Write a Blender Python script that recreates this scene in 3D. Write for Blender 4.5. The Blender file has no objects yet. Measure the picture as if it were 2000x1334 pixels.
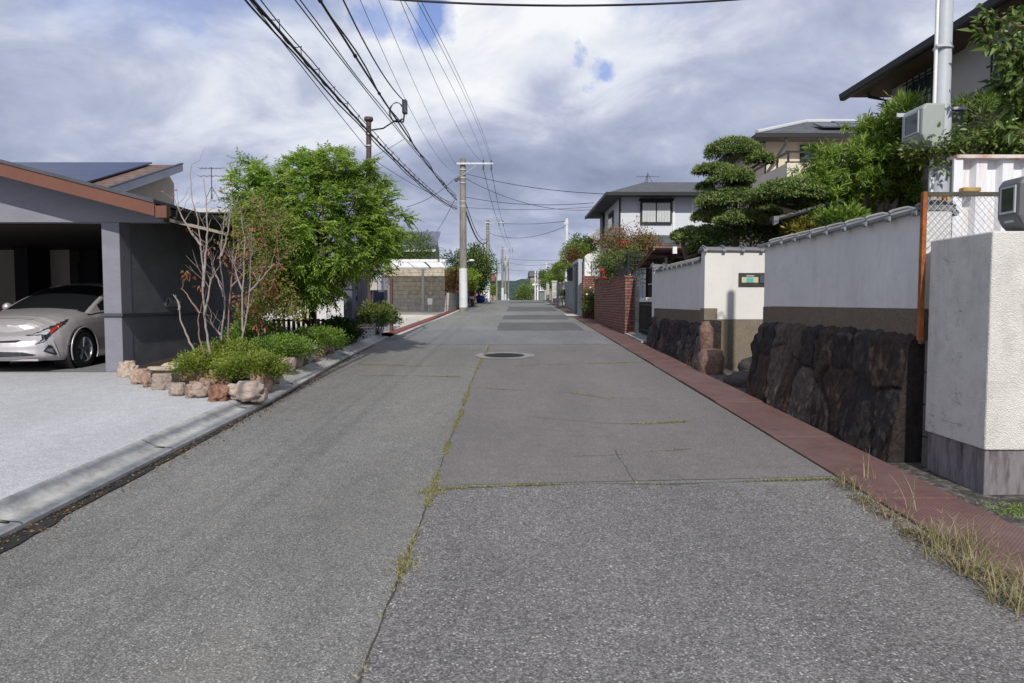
import bpy, bmesh, math, random
import numpy as np
from mathutils import Vector, Matrix, noise
random.seed(11); rng = np.random.default_rng(11)
SC = bpy.context.scene; COL = SC.collection
V = Vector
# ---------------------------------------------------------------- camera geometry (used to place things at their measured distance)
F, H = 1400.0, 1.55
PIT = math.atan(77 / F)
CP, SP = math.cos(PIT), math.sin(PIT)
def ray(px, py):
    v = (667 - py) / F
    return V(((px - 1000) / F, CP + v * SP, -SP + v * CP))
def P(px, py, Y):
    d = ray(px, py); t = Y / d.y
    return V((d.x * t, Y, H + d.z * t))
def G(px, py, dz=0.0):
    d = ray(px, py); t = (dz - H) / (d.z - 0.03 * d.y)
    return V((d.x * t, d.y * t, H + d.z * t))
def zr(y):                                   # the road climbs to a crest and falls away behind it
    if y < 50: return 0.03 * y
    if y < 75: return 0.03 * y - 0.001 * (y - 50) ** 2
    if y < 160: return 1.625 - 0.02 * (y - 75)
    return -0.075
def zg(y): return zr(y) + 0.10
def lerp(a, b, t): return a + (b - a) * t
def interp(x, xs, ys): return float(np.interp(x, xs, ys))
def LX(y): return interp(y, [-6, 9, 14, 20, 28, 36, 60, 100], [-3.05, -3.05, -3.28, -3.35, -3.1, -2.85, -2.75, -2.3])
def RX(y): return interp(y, [-6, 6, 60, 100], [2.52, 2.55, 2.6, 2.9])
def SX(y): return interp(y, [-6, 5, 12, 18, 40], [-0.58, -0.59, -0.62, -0.52, -0.33])
# ---------------------------------------------------------------- materials
def nm(name):
    m = bpy.data.materials.new(name); m.use_nodes = True
    nt = m.node_tree; return m, nt.nodes, nt.links, nt.nodes['Principled BSDF']
def rgb(c): return (c[0], c[1], c[2], 1.0)
def coords(N, L, kind='Object'):
    return N.new('ShaderNodeTexCoord').outputs[kind]
def noise_n(N, L, vec, scale, detail=6, rough=.6, dist=0):
    n = N.new('ShaderNodeTexNoise'); n.inputs['Scale'].default_value = scale
    n.inputs['Detail'].default_value = detail; n.inputs['Roughness'].default_value = rough
    n.inputs['Distortion'].default_value = dist; L.new(vec, n.inputs['Vector']); return n
def ramp(N, L, fac, stops, interp_='LINEAR'):
    r = N.new('ShaderNodeValToRGB'); e = r.color_ramp.elements; r.color_ramp.interpolation = interp_
    while len(e) < len(stops): e.new(0.5)
    for i, (p, c) in enumerate(stops):
        e[i].position = p; e[i].color = rgb(c) if hasattr(c, '__len__') else (c, c, c, 1)
    L.new(fac, r.inputs[0]); return r.outputs[0]
def mixc(N, L, fac, a, b, mode='MIX'):
    m = N.new('ShaderNodeMix'); m.data_type = 'RGBA'; m.blend_type = mode
    for sock, val in ((m.inputs[0], fac), (m.inputs[6], a), (m.inputs[7], b)):
        if isinstance(val, (int, float)): sock.default_value = val
        elif isinstance(val, tuple): sock.default_value = rgb(val)
        else: L.new(val, sock)
    return m.outputs[2]
def math_n(N, L, op, a, b=None):
    m = N.new('ShaderNodeMath'); m.operation = op
    for i, val in enumerate((a, b)):
        if val is None: continue
        if isinstance(val, (int, float)): m.inputs[i].default_value = val
        else: L.new(val, m.inputs[i])
    return m.outputs[0]
def bump_n(N, L, h, bs, strength, dist=.01):
    b = N.new('ShaderNodeBump'); b.inputs['Strength'].default_value = strength; b.inputs['Distance'].default_value = dist
    L.new(h, b.inputs['Height']); L.new(b.outputs[0], bs.inputs['Normal'])
def scaled(N, L, vec, s):
    m = N.new('ShaderNodeMapping'); m.inputs['Scale'].default_value = s; L.new(vec, m.inputs[0]); return m.outputs[0]
def M(name, col, rough=.75, var=.15, vs=1.5, bump=.15, bs=60, bd=.006, metal=0, spec=.35, dirt=None, dirt_amt=.3, stretch=(1, 1, 1)):
    m, N, L, B = nm(name); v = scaled(N, L, coords(N, L), stretch)
    n1 = noise_n(N, L, v, vs); n2 = noise_n(N, L, v, vs * 9, 4)
    f = math_n(N, L, 'ADD', math_n(N, L, 'MULTIPLY', n1.outputs[0], .6), math_n(N, L, 'MULTIPLY', n2.outputs[0], .4))
    lo = tuple(c * (1 - var * 1.6) for c in col); hi = tuple(min(1, c * (1 + var * 1.6)) for c in col)
    c = ramp(N, L, f, [(.3, lo), (.7, hi)])
    if dirt is not None:
        n3 = noise_n(N, L, v, vs * 2.3, 9, .7)
        c = mixc(N, L, math_n(N, L, 'MULTIPLY', ramp(N, L, n3.outputs[0], [(.48, 0.), (.68, 1.)]), dirt_amt), c, dirt)
    L.new(c, B.inputs['Base Color']); B.inputs['Roughness'].default_value = rough; B.inputs['Metallic'].default_value = metal
    B.inputs['Specular IOR Level'].default_value = spec
    if bump: bump_n(N, L, noise_n(N, L, v, bs, 3).outputs[0], B, bump, bd)
    return m
def glass(name, col=(.02, .025, .03), rough=.04, spec=.6):
    m, N, L, B = nm(name); B.inputs['Base Color'].default_value = rgb(col); B.inputs['Roughness'].default_value = rough
    B.inputs['Specular IOR Level'].default_value = spec
    bump_n(N, L, noise_n(N, L, coords(N, L), 1.2, 2).outputs[0], B, .03, .02); return m
def leafmat(name, stops, trans=.3, rough=.45):
    m, N, L, B = nm(name); a = N.new('ShaderNodeAttribute'); a.attribute_name = 'lc'
    n = noise_n(N, L, coords(N, L), 2.2, 3)
    f = math_n(N, L, 'ADD', math_n(N, L, 'MULTIPLY', a.outputs['Fac'], .65), math_n(N, L, 'MULTIPLY', n.outputs[0], .35))
    c = ramp(N, L, f, stops); L.new(c, B.inputs['Base Color']); B.inputs['Roughness'].default_value = rough
    B.inputs['Specular IOR Level'].default_value = .35
    t = N.new('ShaderNodeBsdfTranslucent'); L.new(mixc(N, L, 1.0, c, (1.0, 1.0, .55), 'MULTIPLY'), t.inputs[0])
    x = N.new('ShaderNodeMixShader'); x.inputs[0].default_value = trans
    L.new(B.outputs[0], x.inputs[1]); L.new(t.outputs[0], x.inputs[2]); L.new(x.outputs[0], N['Material Output'].inputs[0]); return m
def asphalt(name, binder, chip, scale=95, bright=.75, tint=None, stain=.2, bumps=.6):
    """bitumen between stones of two sizes: fine grit everywhere, larger pale chips here and there"""
    m, N, L, B = nm(name); v = coords(N, L)
    def vor(sc, dx):
        o = N.new('ShaderNodeTexVoronoi'); o.inputs['Scale'].default_value = sc; mp = N.new('ShaderNodeMapping'); mp.inputs['Location'].default_value = (dx, dx * 2, 0); L.new(v, mp.inputs[0]); L.new(mp.outputs[0], o.inputs['Vector'])
        q = N.new('ShaderNodeSeparateColor'); L.new(o.outputs['Color'], q.inputs[0]); return o, q
    va, sa = vor(scale * 1.25, 0); vb, sb = vor(scale * .66, 3.3)
    lo, md = binder, tuple(lerp(a, b, .42) for a, b in zip(binder, chip))
    c = ramp(N, L, sa.outputs[0], [(0, tuple(x * .75 for x in lo)), (.5, tuple(lerp(a, b, .22) for a, b in zip(binder, chip))), (.88, md), (1, tuple(lerp(a, b, .7) for a, b in zip(binder, chip)))])
    gap = ramp(N, L, va.outputs['Distance'], [(.3, 0.), (.62, 1.)]); c = mixc(N, L, math_n(N, L, 'MULTIPLY', gap, .45), c, tuple(x * .6 for x in binder))
    pick = ramp(N, L, sb.outputs[0], [(bright, 0.), (bright + .05, 1.)]); core = ramp(N, L, vb.outputs['Distance'], [(.22, 1.), (.42, 0.)])
    tone = ramp(N, L, sb.outputs[1], [(0, md), (.6, chip), (1, tuple(x * 1.3 for x in chip))])
    wear = noise_n(N, L, v, 1.1, 4); pick = math_n(N, L, 'MULTIPLY', pick, ramp(N, L, wear.outputs[0], [(.3, .55), (.65, 1.)]))
    c = mixc(N, L, math_n(N, L, 'MULTIPLY', math_n(N, L, 'MULTIPLY', pick, core), .9), c, tone)
    n1 = noise_n(N, L, scaled(N, L, v, (1.6, .5, 1)), .6, 7, .65); n2 = noise_n(N, L, v, 7, 6, .7)
    c = mixc(N, L, 1.0, c, ramp(N, L, n1.outputs[0], [(.3, 1 - stain), (.7, 1 + stain * .6)]), 'MULTIPLY')
    c = mixc(N, L, 1.0, c, ramp(N, L, n2.outputs[0], [(.3, .9), (.7, 1.1)]), 'MULTIPLY')
    n5 = noise_n(N, L, v, 2.1, 9, .75); c = mixc(N, L, math_n(N, L, 'MULTIPLY', ramp(N, L, n5.outputs[0], [(.62, 0.), (.75, 1.)]), .35), c, tuple(x * .55 for x in binder))
    if tint:
        n3 = noise_n(N, L, v, 1.3, 6, .6); c = mixc(N, L, math_n(N, L, 'MULTIPLY', ramp(N, L, n3.outputs[0], [(.5, 0.), (.75, 1.)]), .3), c, tint)
    L.new(c, B.inputs['Base Color']); B.inputs['Roughness'].default_value = .85; B.inputs['Specular IOR Level'].default_value = .25
    h = math_n(N, L, 'SUBTRACT', math_n(N, L, 'MULTIPLY', sa.outputs[1], .8), va.outputs['Distance']); bump_n(N, L, h, B, bumps, .005); return m
def plane_uv(N, L, sx=1, sz=1):
    s = N.new('ShaderNodeSeparateXYZ'); L.new(coords(N, L), s.inputs[0]); c = N.new('ShaderNodeCombineXYZ')
    L.new(math_n(N, L, 'MULTIPLY', math_n(N, L, 'ADD', s.outputs[0], s.outputs[1]), sx), c.inputs[0])
    L.new(math_n(N, L, 'MULTIPLY', s.outputs[2], sz), c.inputs[1]); return c.outputs[0]
def brickmat(name, c1, c2, mortar, bw=.21, rh=.07, ms=.01, rough=.8, bump=.6, off=.5, var=.3, planar=True, sz=1):
    m, N, L, B = nm(name); v = plane_uv(N, L, 1, sz) if planar else coords(N, L)
    b = N.new('ShaderNodeTexBrick'); L.new(v, b.inputs['Vector']); b.offset = off
    b.inputs['Color1'].default_value = rgb(c1); b.inputs['Color2'].default_value = rgb(c2); b.inputs['Mortar'].default_value = rgb(mortar)
    b.inputs['Scale'].default_value = 1; b.inputs['Brick Width'].default_value = bw; b.inputs['Row Height'].default_value = rh
    b.inputs['Mortar Size'].default_value = ms; b.inputs['Mortar Smooth'].default_value = .2
    n = noise_n(N, L, coords(N, L), 5, 6, .65)
    c = mixc(N, L, 1.0, b.outputs['Color'], ramp(N, L, n.outputs[0], [(.3, 1 - var), (.7, 1 + var)]), 'MULTIPLY')
    L.new(c, B.inputs['Base Color']); B.inputs['Roughness'].default_value = rough
    h = math_n(N, L, 'ADD', math_n(N, L, 'MULTIPLY', b.outputs['Fac'], -1), math_n(N, L, 'MULTIPLY', noise_n(N, L, coords(N, L), 60, 3).outputs[0], .3))
    bump_n(N, L, h, B, bump, .008); return m
def attrcol(name, rough=.8, bump=.5, bs=25, gain=1.0, spec=.3):
    m, N, L, B = nm(name); a = N.new('ShaderNodeAttribute'); a.attribute_name = 'sc'
    v = coords(N, L); n = noise_n(N, L, scaled(N, L, v, (1, 1, .75)), 9, 12, .8, 1.2); n2 = noise_n(N, L, scaled(N, L, v, (1, 1, .45)), 3.2, 11, .8, 1.)
    c = mixc(N, L, 1.0, a.outputs['Color'], ramp(N, L, n.outputs[0], [(.28, .3 * gain), (.5, gain), (.72, 2.2 * gain)]), 'MULTIPLY')
    c = mixc(N, L, math_n(N, L, 'MULTIPLY', ramp(N, L, n2.outputs[0], [(.56, 0.), (.70, 1.)]), .55), c, (.15, .135, .125))
    L.new(c, B.inputs['Base Color']); B.inputs['Roughness'].default_value = rough; B.inputs['Specular IOR Level'].default_value = spec
    bump_n(N, L, noise_n(N, L, v, bs * .5, 9, .75, .6).outputs[0], B, 1., .05); return m
def rockmat(name, stops, rough=.85):
    m, N, L, B = nm(name); v = coords(N, L); oi = N.new('ShaderNodeObjectInfo')
    add = N.new('ShaderNodeVectorMath'); add.operation = 'ADD'; L.new(v, add.inputs[0]); L.new(math_n(N, L, 'MULTIPLY', oi.outputs['Random'], 37), add.inputs[1])
    n = noise_n(N, L, add.outputs[0], 5.5, 9, .74, 1.2); n2 = noise_n(N, L, add.outputs[0], 28, 6, .7)
    f = math_n(N, L, 'ADD', math_n(N, L, 'MULTIPLY', n.outputs[0], .7), math_n(N, L, 'MULTIPLY', n2.outputs[0], .3))
    f = math_n(N, L, 'ADD', f, math_n(N, L, 'MULTIPLY', math_n(N, L, 'SUBTRACT', oi.outputs['Random'], .5), .22))
    L.new(ramp(N, L, f, stops), B.inputs['Base Color']); B.inputs['Roughness'].default_value = rough
    bump_n(N, L, n2.outputs[0], B, 1., .04); return m
def wavy(name, col, period, axis=2, rough=.6, bump=.8, var=.1, metal=0, depth=.01, col2=None, duty=.08):
    """boards or seams: a thin groove every `period` metres along an axis"""
    m, N, L, B = nm(name); s = N.new('ShaderNodeSeparateXYZ'); v = coords(N, L); L.new(v, s.inputs[0])
    fr = math_n(N, L, 'FRACT', math_n(N, L, 'DIVIDE', s.outputs[axis], period))
    g = ramp(N, L, fr, [(0, 0.), (duty, 1.), (1 - duty * .3, 1.), (1, 0.)])
    n = noise_n(N, L, v, 3, 6, .6)
    c = mixc(N, L, 1.0, col, ramp(N, L, n.outputs[0], [(.3, 1 - var), (.7, 1 + var)]), 'MULTIPLY')
    c = mixc(N, L, math_n(N, L, 'MULTIPLY', math_n(N, L, 'SUBTRACT', 1, g), .8), c, col2 or tuple(x * .5 for x in col))
    L.new(c, B.inputs['Base Color']); B.inputs['Roughness'].default_value = rough; B.inputs['Metallic'].default_value = metal
    bump_n(N, L, g, B, bump, depth); return m
# ---------------------------------------------------------------- mesh helpers
class MB:
    def __init__(s): s.v, s.f, s.m = [], [], []
    def add(s, vs, fs, mi=0):
        o = len(s.v); s.v += [tuple(v) for v in vs]; s.f += [tuple(i + o for i in f) for f in fs]; s.m += [mi] * len(fs); return s
    def box(s, x0, x1, y0, y1, z0, z1, mi=0, mat=None):
        c = [V((x, y, z)) for z in (z0, z1) for y in (y0, y1) for x in (x0, x1)]
        if mat is not None: c = [mat @ q for q in c]
        return s.add(c, [(0, 2, 3, 1), (4, 5, 7, 6), (0, 1, 5, 4), (2, 6, 7, 3), (0, 4, 6, 2), (1, 3, 7, 5)], mi)
    def sbox(s, x0, x1, y0, y1, z0, z1, dz0, dz1, mi=0):      # box whose near end (y0) and far end (y1) are shifted in height (follows a slope)
        c = [(x, y, z + (dz0 if y == y0 else dz1)) for z in (z0, z1) for y in (y0, y1) for x in (x0, x1)]
        return s.add(c, [(0, 2, 3, 1), (4, 5, 7, 6), (0, 1, 5, 4), (2, 6, 7, 3), (0, 4, 6, 2), (1, 3, 7, 5)], mi)
    def tube(s, pts, r, n=8, mi=0, cap=True):
        pts = [V(p) for p in pts]; k = len(pts); rs = r if hasattr(r, '__len__') else [r] * k
        up = V((0, 0, 1)); a = None; rings = []
        for i, p in enumerate(pts):
            t = (pts[min(i + 1, k - 1)] - pts[max(i - 1, 0)])
            t = t.normalized() if t.length > 1e-9 else V((0, 0, 1))
            if a is None: a = t.cross(V((1, 0, 0)) if abs(t.x) < .9 else up).normalized()
            a = (a - t * a.dot(t)); a = a.normalized() if a.length > 1e-6 else t.orthogonal().normalized()
            b = t.cross(a); rings.append([p + (a * math.cos(2 * math.pi * j / n) + b * math.sin(2 * math.pi * j / n)) * rs[i] for j in range(n)])
        vs = [q for rg in rings for q in rg]; fs = []
        for i in range(k - 1):
            for j in range(n):
                j2 = (j + 1) % n; fs.append((i * n + j, i * n + j2, (i + 1) * n + j2, (i + 1) * n + j))
        if cap: fs += [tuple(range(n - 1, -1, -1)), tuple((k - 1) * n + j for j in range(n))]
        return s.add(vs, fs, mi)
    def lathe(s, prof, c=(0, 0, 0), n=24, mi=0, axis='z', ang=2 * math.pi):
        vs = []; fs = []; k = len(prof)
        for j in range(n):
            t = ang * j / n; co, si = math.cos(t), math.sin(t)
            for r, z in prof:
                q = {'z': (r * co, r * si, z), 'x': (z, r * co, r * si), 'y': (r * co, z, r * si)}[axis]
                vs.append((q[0] + c[0], q[1] + c[1], q[2] + c[2]))
        for j in range(n):
            j2 = (j + 1) % n
            for i in range(k - 1): fs.append((j * k + i, j2 * k + i, j2 * k + i + 1, j * k + i + 1))
        return s.add(vs, fs, mi)
    def prism(s, poly, axis, a, b, mi=0):       # polygon in the plane normal to axis, extruded a..b
        n = len(poly)
        def q(p, t): return {'y': (p[0], t, p[1]), 'x': (t, p[0], p[1]), 'z': (p[0], p[1], t)}[axis]
        vs = [q(p, a) for p in poly] + [q(p, b) for p in poly]
        fs = [tuple(range(n)), tuple(range(2 * n - 1, n - 1, -1))] + [(i, i + n, (i + 1) % n + n, (i + 1) % n) for i in range(n)]
        return s.add(vs, fs, mi)
    def grid(s, pts, mi=0, mask=None):          # pts[i][j]
        a, b = len(pts), len(pts[0]); vs = [p for r in pts for p in r]
        fs = [(i * b + j, i * b + j + 1, (i + 1) * b + j + 1, (i + 1) * b + j) for i in range(a - 1) for j in range(b - 1) if mask is None or mask(i, j)]
        return s.add(vs, fs, mi)
    def build(s, name, mats, parent=None, smooth=None, bevel=0, fix=True):
        me = bpy.data.meshes.new(name); me.from_pydata(s.v, [], s.f)
        for m in (mats if isinstance(mats, (list, tuple)) else [mats]): me.materials.append(m)
        me.polygons.foreach_set('material_index', s.m); me.update()
        if fix:
            bm = bmesh.new(); bm.from_mesh(me); bmesh.ops.recalc_face_normals(bm, faces=bm.faces); bm.to_mesh(me); bm.free()
        if smooth is not None:
            me.polygons.foreach_set('use_smooth', [True] * len(me.polygons)); me.set_sharp_from_angle(angle=math.radians(smooth))
        o = bpy.data.objects.new(name, me); COL.objects.link(o); setp(o, parent)
        if bevel:
            b = o.modifiers.new('b', 'BEVEL'); b.width = bevel; b.segments = 2; b.limit_method = 'ANGLE'; b.angle_limit = math.radians(40)
        return o
def setp(o, parent):
    if parent is None: return
    o.parent = parent
    p = parent
    while p.parent: p = p.parent
    if p is parent: o.matrix_parent_inverse = Matrix.Translation(-V(parent.location))
def tag(o, label, cat, group=None):
    o['label'] = label; o['category'] = cat
    if group: o['group'] = group
    return o
def thing(name, label, cat, loc=(0, 0, 0), group=None):
    o = bpy.data.objects.new(name, None); COL.objects.link(o); o.location = loc; o.empty_display_size = .2
    return tag(o, label, cat, group)
def kind(o, k): o['kind'] = k; return o
def copy_thing(root, loc, label, group=None, rz=0, sc=1):
    c = root.copy(); COL.objects.link(c); c.location = loc; c.rotation_euler = (0, 0, rz); c.scale = (sc, sc, sc); c['label'] = label
    if group: c['group'] = group
    for ch in list(root.children):
        d = ch.copy(); COL.objects.link(d); d.parent = c
        for g in list(ch.children):
            e = g.copy(); COL.objects.link(e); e.parent = d
    return c
def unit(a): return a / np.maximum(np.linalg.norm(a, axis=1, keepdims=True), 1e-9)
def rdir(n): return unit(rng.normal(size=(n, 3)))
def leafmesh(name, pos, axis, Ln, Wd, mat, parent=None, fold=.25, lc=None, curl=0.0):
    """one small folded leaf (two faces) per position"""
    n = len(pos); axis = unit(axis); h = rdir(n) * .65 + np.array([0, -.5, .8]); side = unit(np.cross(axis, h)); up = np.cross(side, axis)
    Ln = (np.full(n, Ln) if np.isscalar(Ln) else Ln)[:, None]; Wd = (np.full(n, Wd) if np.isscalar(Wd) else Wd)[:, None]
    mid = pos + axis * Ln * .45
    v = np.stack([pos, mid + side * Wd * .5 + up * Wd * fold, pos + axis * Ln - up * Ln * curl, mid - side * Wd * .5 + up * Wd * fold], 1).reshape(-1, 3)
    me = bpy.data.meshes.new(name); me.vertices.add(4 * n); me.vertices.foreach_set('co', v.astype(np.float32).ravel())
    tri = np.array([0, 1, 2, 0, 2, 3]); idx = (np.arange(n)[:, None] * 4 + tri).ravel()
    me.loops.add(6 * n); me.loops.foreach_set('vertex_index', idx.astype(np.int32))
    me.polygons.add(2 * n); me.polygons.foreach_set('loop_start', np.arange(0, 6 * n, 3, dtype=np.int32))
    me.update(calc_edges=True)
    if lc is None: lc = rng.random(n)
    a = me.attributes.new('lc', 'FLOAT', 'FACE'); a.data.foreach_set('value', np.repeat(lc, 2).astype(np.float32))
    me.materials.append(mat); me.validate()
    o = bpy.data.objects.new(name, me); COL.objects.link(o); setp(o, parent); return o
def clumps(center, radii, n, hollow=.45, bump=.25, seed=0, zmin=-1):
    """clump centres filling an ellipsoid with an uneven outline"""
    out = []
    while len(out) < n:
        d = rdir(1)[0]
        if d[2] < zmin: continue
        r = (hollow + (1 - hollow) * rng.random()) ** .6
        r *= 1 + bump * noise.noise(V(d) * 2.3 + V((seed, seed * 1.7, 0))) * 1.6
        out.append(np.array(center) + d * r * np.array(radii))
    return np.array(out)
def clump_leaves(cs, per, rad, L, W, mat, name, parent, droop=.2, outward=None, flat=.7, rosette=0.0, lcj=.35, fold=.25, curl=0.):
    n = len(cs) * per; c = np.repeat(cs, per, 0); off = rng.normal(size=(n, 3)) * rad * np.array([1, 1, flat])
    d = unit(off + 1e-6) * (1 - rosette) + rdir(n) * .7
    if outward is not None: d = d + unit(c - np.array(outward)) * .6
    d[:, 2] -= droop
    lc = np.clip(np.repeat(rng.random(len(cs)), per) * (1 - lcj) + rng.random(n) * lcj, 0, 1)
    s = .45 + 1.0 * rng.random(n)
    return leafmesh(name, c + off, d, L * s, W * s, mat, parent, fold, lc, curl)
def bent(a, b, k=5, j=.06, sag=0.):
    a, b = V(a), V(b); l = (b - a).length; pts = []
    for i in range(k + 1):
        t = i / k; p = a.lerp(b, t)
        if 0 < i < k: p += V((random.uniform(-1, 1), random.uniform(-1, 1), random.uniform(-.5, .5))) * l * j
        p.z -= sag * 4 * t * (1 - t); pts.append(p)
    return pts
def rock(c, r, seed, n=4, flat=.75, rough=.28):
    bm = bmesh.new(); bmesh.ops.create_icosphere(bm, subdivisions=n, radius=1)
    for v in bm.verts:
        d = v.co.normalized(); q = 1 + rough * noise.noise(d * 1.3 + V((seed * 3.1, seed, 2))) + rough * .6 * noise.noise(d * 2.9 + V((seed, 5, seed * 2))) + rough * .3 * noise.noise(d * 7 + V((seed, 1, seed))) - rough * .25 * abs(noise.noise(d * 4.3 + V((3, seed, 1))))
        p = V((max(-.92, min(.92, d.x * q)), max(-.92, min(.92, d.y * q)), max(-.85, min(.80, d.z * q))))
        v.co = V((c[0] + p.x * r[0], c[1] + p.y * r[1], c[2] + p.z * r[2]))
    m = MB(); m.add([v.co.copy() for v in bm.verts], [[v.index for v in f.verts] for f in bm.faces]); bm.free(); return m
def ribbon(name, xl, xr, y0, y1, dz, mat, nx=2, step=1.0, zf=zr, parent=None):
    ny = max(1, int(math.ceil((y1 - y0) / step))); pts = []
    for i in range(ny + 1):
        y = y0 + (y1 - y0) * i / ny; a = xl(y) if callable(xl) else xl; b = xr(y) if callable(xr) else xr
        pts.append([(a + (b - a) * j / nx, y, zf(y) + dz) for j in range(nx + 1)])
    return MB().grid(pts).build(name, mat, parent, fix=False)
def weather(m, streak=.18, cracks=0., tone=(.22, .20, .18)):
    """rain streaks running down and hairline cracks, added to a material made by M()"""
    N, L = m.node_tree.nodes, m.node_tree.links; B = N['Principled BSDF']; src = B.inputs['Base Color'].links[0].from_socket; v = coords(N, L)
    n = noise_n(N, L, scaled(N, L, v, (2.2, 2.2, .35)), 1.7, 10, .72, .5); f = math_n(N, L, 'MULTIPLY', ramp(N, L, n.outputs[0], [(.5, 0.), (.72, 1.)]), streak)
    c = mixc(N, L, f, src, tone); n3 = noise_n(N, L, v, 1.1, 7, .62); c = mixc(N, L, 1.0, c, ramp(N, L, n3.outputs[0], [(.3, .95), (.7, 1.03)]), 'MULTIPLY')
    if cracks:
        n2 = noise_n(N, L, scaled(N, L, v, (1, 1, 1.8)), 1.9, 8, .62, .4); d = math_n(N, L, 'ABSOLUTE', math_n(N, L, 'SUBTRACT', n2.outputs[0], .5)); n4 = noise_n(N, L, v, 2.3, 4)
        k = math_n(N, L, 'MULTIPLY', ramp(N, L, d, [(0, 1.), (.006, 0.)]), ramp(N, L, n4.outputs[0], [(.54, 0.), (.6, 1.)])); c = mixc(N, L, math_n(N, L, 'MULTIPLY', k, cracks), c, (.10, .09, .08))
    L.new(c, B.inputs['Base Color'])
def text(name, body, loc, size, mat, parent, facing='-y', extr=.006, shear=0., space=1.):
    cu = bpy.data.curves.new(name, 'FONT'); cu.body = body; cu.size = size; cu.extrude = extr; cu.shear = shear; cu.space_character = space
    cu.align_x = 'CENTER'; cu.align_y = 'CENTER'; cu.materials.append(mat)
    t_ = bpy.data.objects.new(name, cu); COL.objects.link(t_); bpy.context.view_layer.update()
    me = bpy.data.meshes.new_from_object(t_.evaluated_get(bpy.context.evaluated_depsgraph_get())); bpy.data.objects.remove(t_); bpy.data.curves.remove(cu)
    o = bpy.data.objects.new(name, me); COL.objects.link(o)
    R = {'-y': Matrix.Rotation(math.pi / 2, 4, 'X'), '+x': Matrix.Rotation(math.pi / 2, 4, 'Z') @ Matrix.Rotation(math.pi / 2, 4, 'X'),
         '-x': Matrix.Rotation(-math.pi / 2, 4, 'Z') @ Matrix.Rotation(math.pi / 2, 4, 'X')}[facing]
    o.matrix_world = Matrix.Translation(loc) @ R; setp(o, parent); return o
# ================================================================ camera, sun, sky
cam = bpy.data.cameras.new('camera'); cam.sensor_width = 36; cam.lens = 36 * F / 2000; cam.clip_end = 3000; cam.clip_start = .05
co = bpy.data.objects.new('camera', cam); COL.objects.link(co); co.location = (0, 0, H)
co.rotation_euler = (math.pi / 2 - PIT, 0, 0); SC.camera = co
SUNV = V((.06, -1.0, .76)).normalized()
sl = bpy.data.lights.new('sun', 'SUN'); sl.energy = 3.6; sl.angle = math.radians(.6); sl.color = (1, .955, .88)
so = bpy.data.objects.new('sun', sl); COL.objects.link(so); so.rotation_euler = SUNV.to_track_quat('Z', 'Y').to_euler(); so.location = (5, -20, 30)
w = bpy.data.worlds.new('World'); SC.world = w; w.use_nodes = True
N, L = w.node_tree.nodes, w.node_tree.links
bg = N['Background']; bg.inputs[1].default_value = 1.0
sky = N.new('ShaderNodeTexSky'); sky.sky_type = 'NISHITA'; sky.sun_disc = False
sky.sun_elevation = math.asin(SUNV.z); sky.sun_rotation = math.atan2(SUNV.x, SUNV.y)
sky.air_density = 1.1; sky.dust_density = .6
dirv = N.new('ShaderNodeTexCoord').outputs['Generated']
sp = N.new('ShaderNodeSeparateXYZ'); L.new(dirv, sp.inputs[0])
zz = math_n(N, L, 'ADD', math_n(N, L, 'MAXIMUM', sp.outputs[2], 0.0), .42)
cb = N.new('ShaderNodeCombineXYZ'); L.new(math_n(N, L, 'DIVIDE', sp.outputs[0], zz), cb.inputs[0]); L.new(math_n(N, L, 'DIVIDE', sp.outputs[1], zz), cb.inputs[1])
cl = N.new('ShaderNodeMapping'); cl.inputs['Location'].default_value = (3.1, 7.4, 0); cl.inputs['Scale'].default_value = (1, 1.1, 1); L.new(cb.outputs[0], cl.inputs[0])
n1 = noise_n(N, L, cl.outputs[0], 1.25, 12, .52, .5); n2 = noise_n(N, L, cl.outputs[0], 4.5, 10, .58, .4)
tex = math_n(N, L, 'ADD', math_n(N, L, 'MULTIPLY', n1.outputs[0], .72), math_n(N, L, 'MULTIPLY', n2.outputs[0], .28))
cloud = ramp(N, L, tex, [(.36, (.255, .295, .43)), (.445, (.355, .40, .55)), (.505, (.49, .535, .685)), (.56, (.72, .76, .86)), (.63, (.94, .95, .975))])
# openings of blue between the clouds, each round one direction of the sky
dw = N.new('ShaderNodeVectorMath'); dw.operation = 'ADD'; L.new(dirv, dw.inputs[0])
nd = noise_n(N, L, dirv, 7, 8, .62); sv = N.new('ShaderNodeVectorMath'); sv.operation = 'SCALE'; sv.inputs['Scale'].default_value = .16
cen = N.new('ShaderNodeVectorMath'); cen.operation = 'SUBTRACT'; L.new(nd.outputs['Color'], cen.inputs[0]); cen.inputs[1].default_value = (.5, .5, .5)
L.new(cen.outputs[0], sv.inputs[0]); L.new(sv.outputs[0], dw.inputs[1])
hole = None
for (px, py, rad, amt) in ((815, 20, .052, .8), (720, 10, .045, .6), (395, 25, .035, .4), (1125, 95, .018, .55), (1190, 130, .028, .6), (1165, 165, .018, .4), (1290, -260, .16, 1.), (300, -500, .3, 1.), (60, 20, .05, .15)):
    d = ray(px, py).normalized(); ds = N.new('ShaderNodeVectorMath'); ds.operation = 'DISTANCE'; L.new(dw.outputs[0], ds.inputs[0]); ds.inputs[1].default_value = d
    k = math_n(N, L, 'MULTIPLY', ramp(N, L, math_n(N, L, 'DIVIDE', ds.outputs['Value'], rad), [(.45, 1.), (1., 0.)]), amt)
    hole = k if hole is None else math_n(N, L, 'MAXIMUM', hole, k)
skyc = mixc(N, L, 1.0, sky.outputs[0], (.05, .075, .135), 'MULTIPLY')
L.new(mixc(N, L, hole, cloud, skyc), bg.inputs[0])
SC.view_settings.view_transform = 'Standard'; SC.view_settings.look = 'None'; SC.view_settings.gamma = 1; SC.view_settings.exposure = 0
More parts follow.
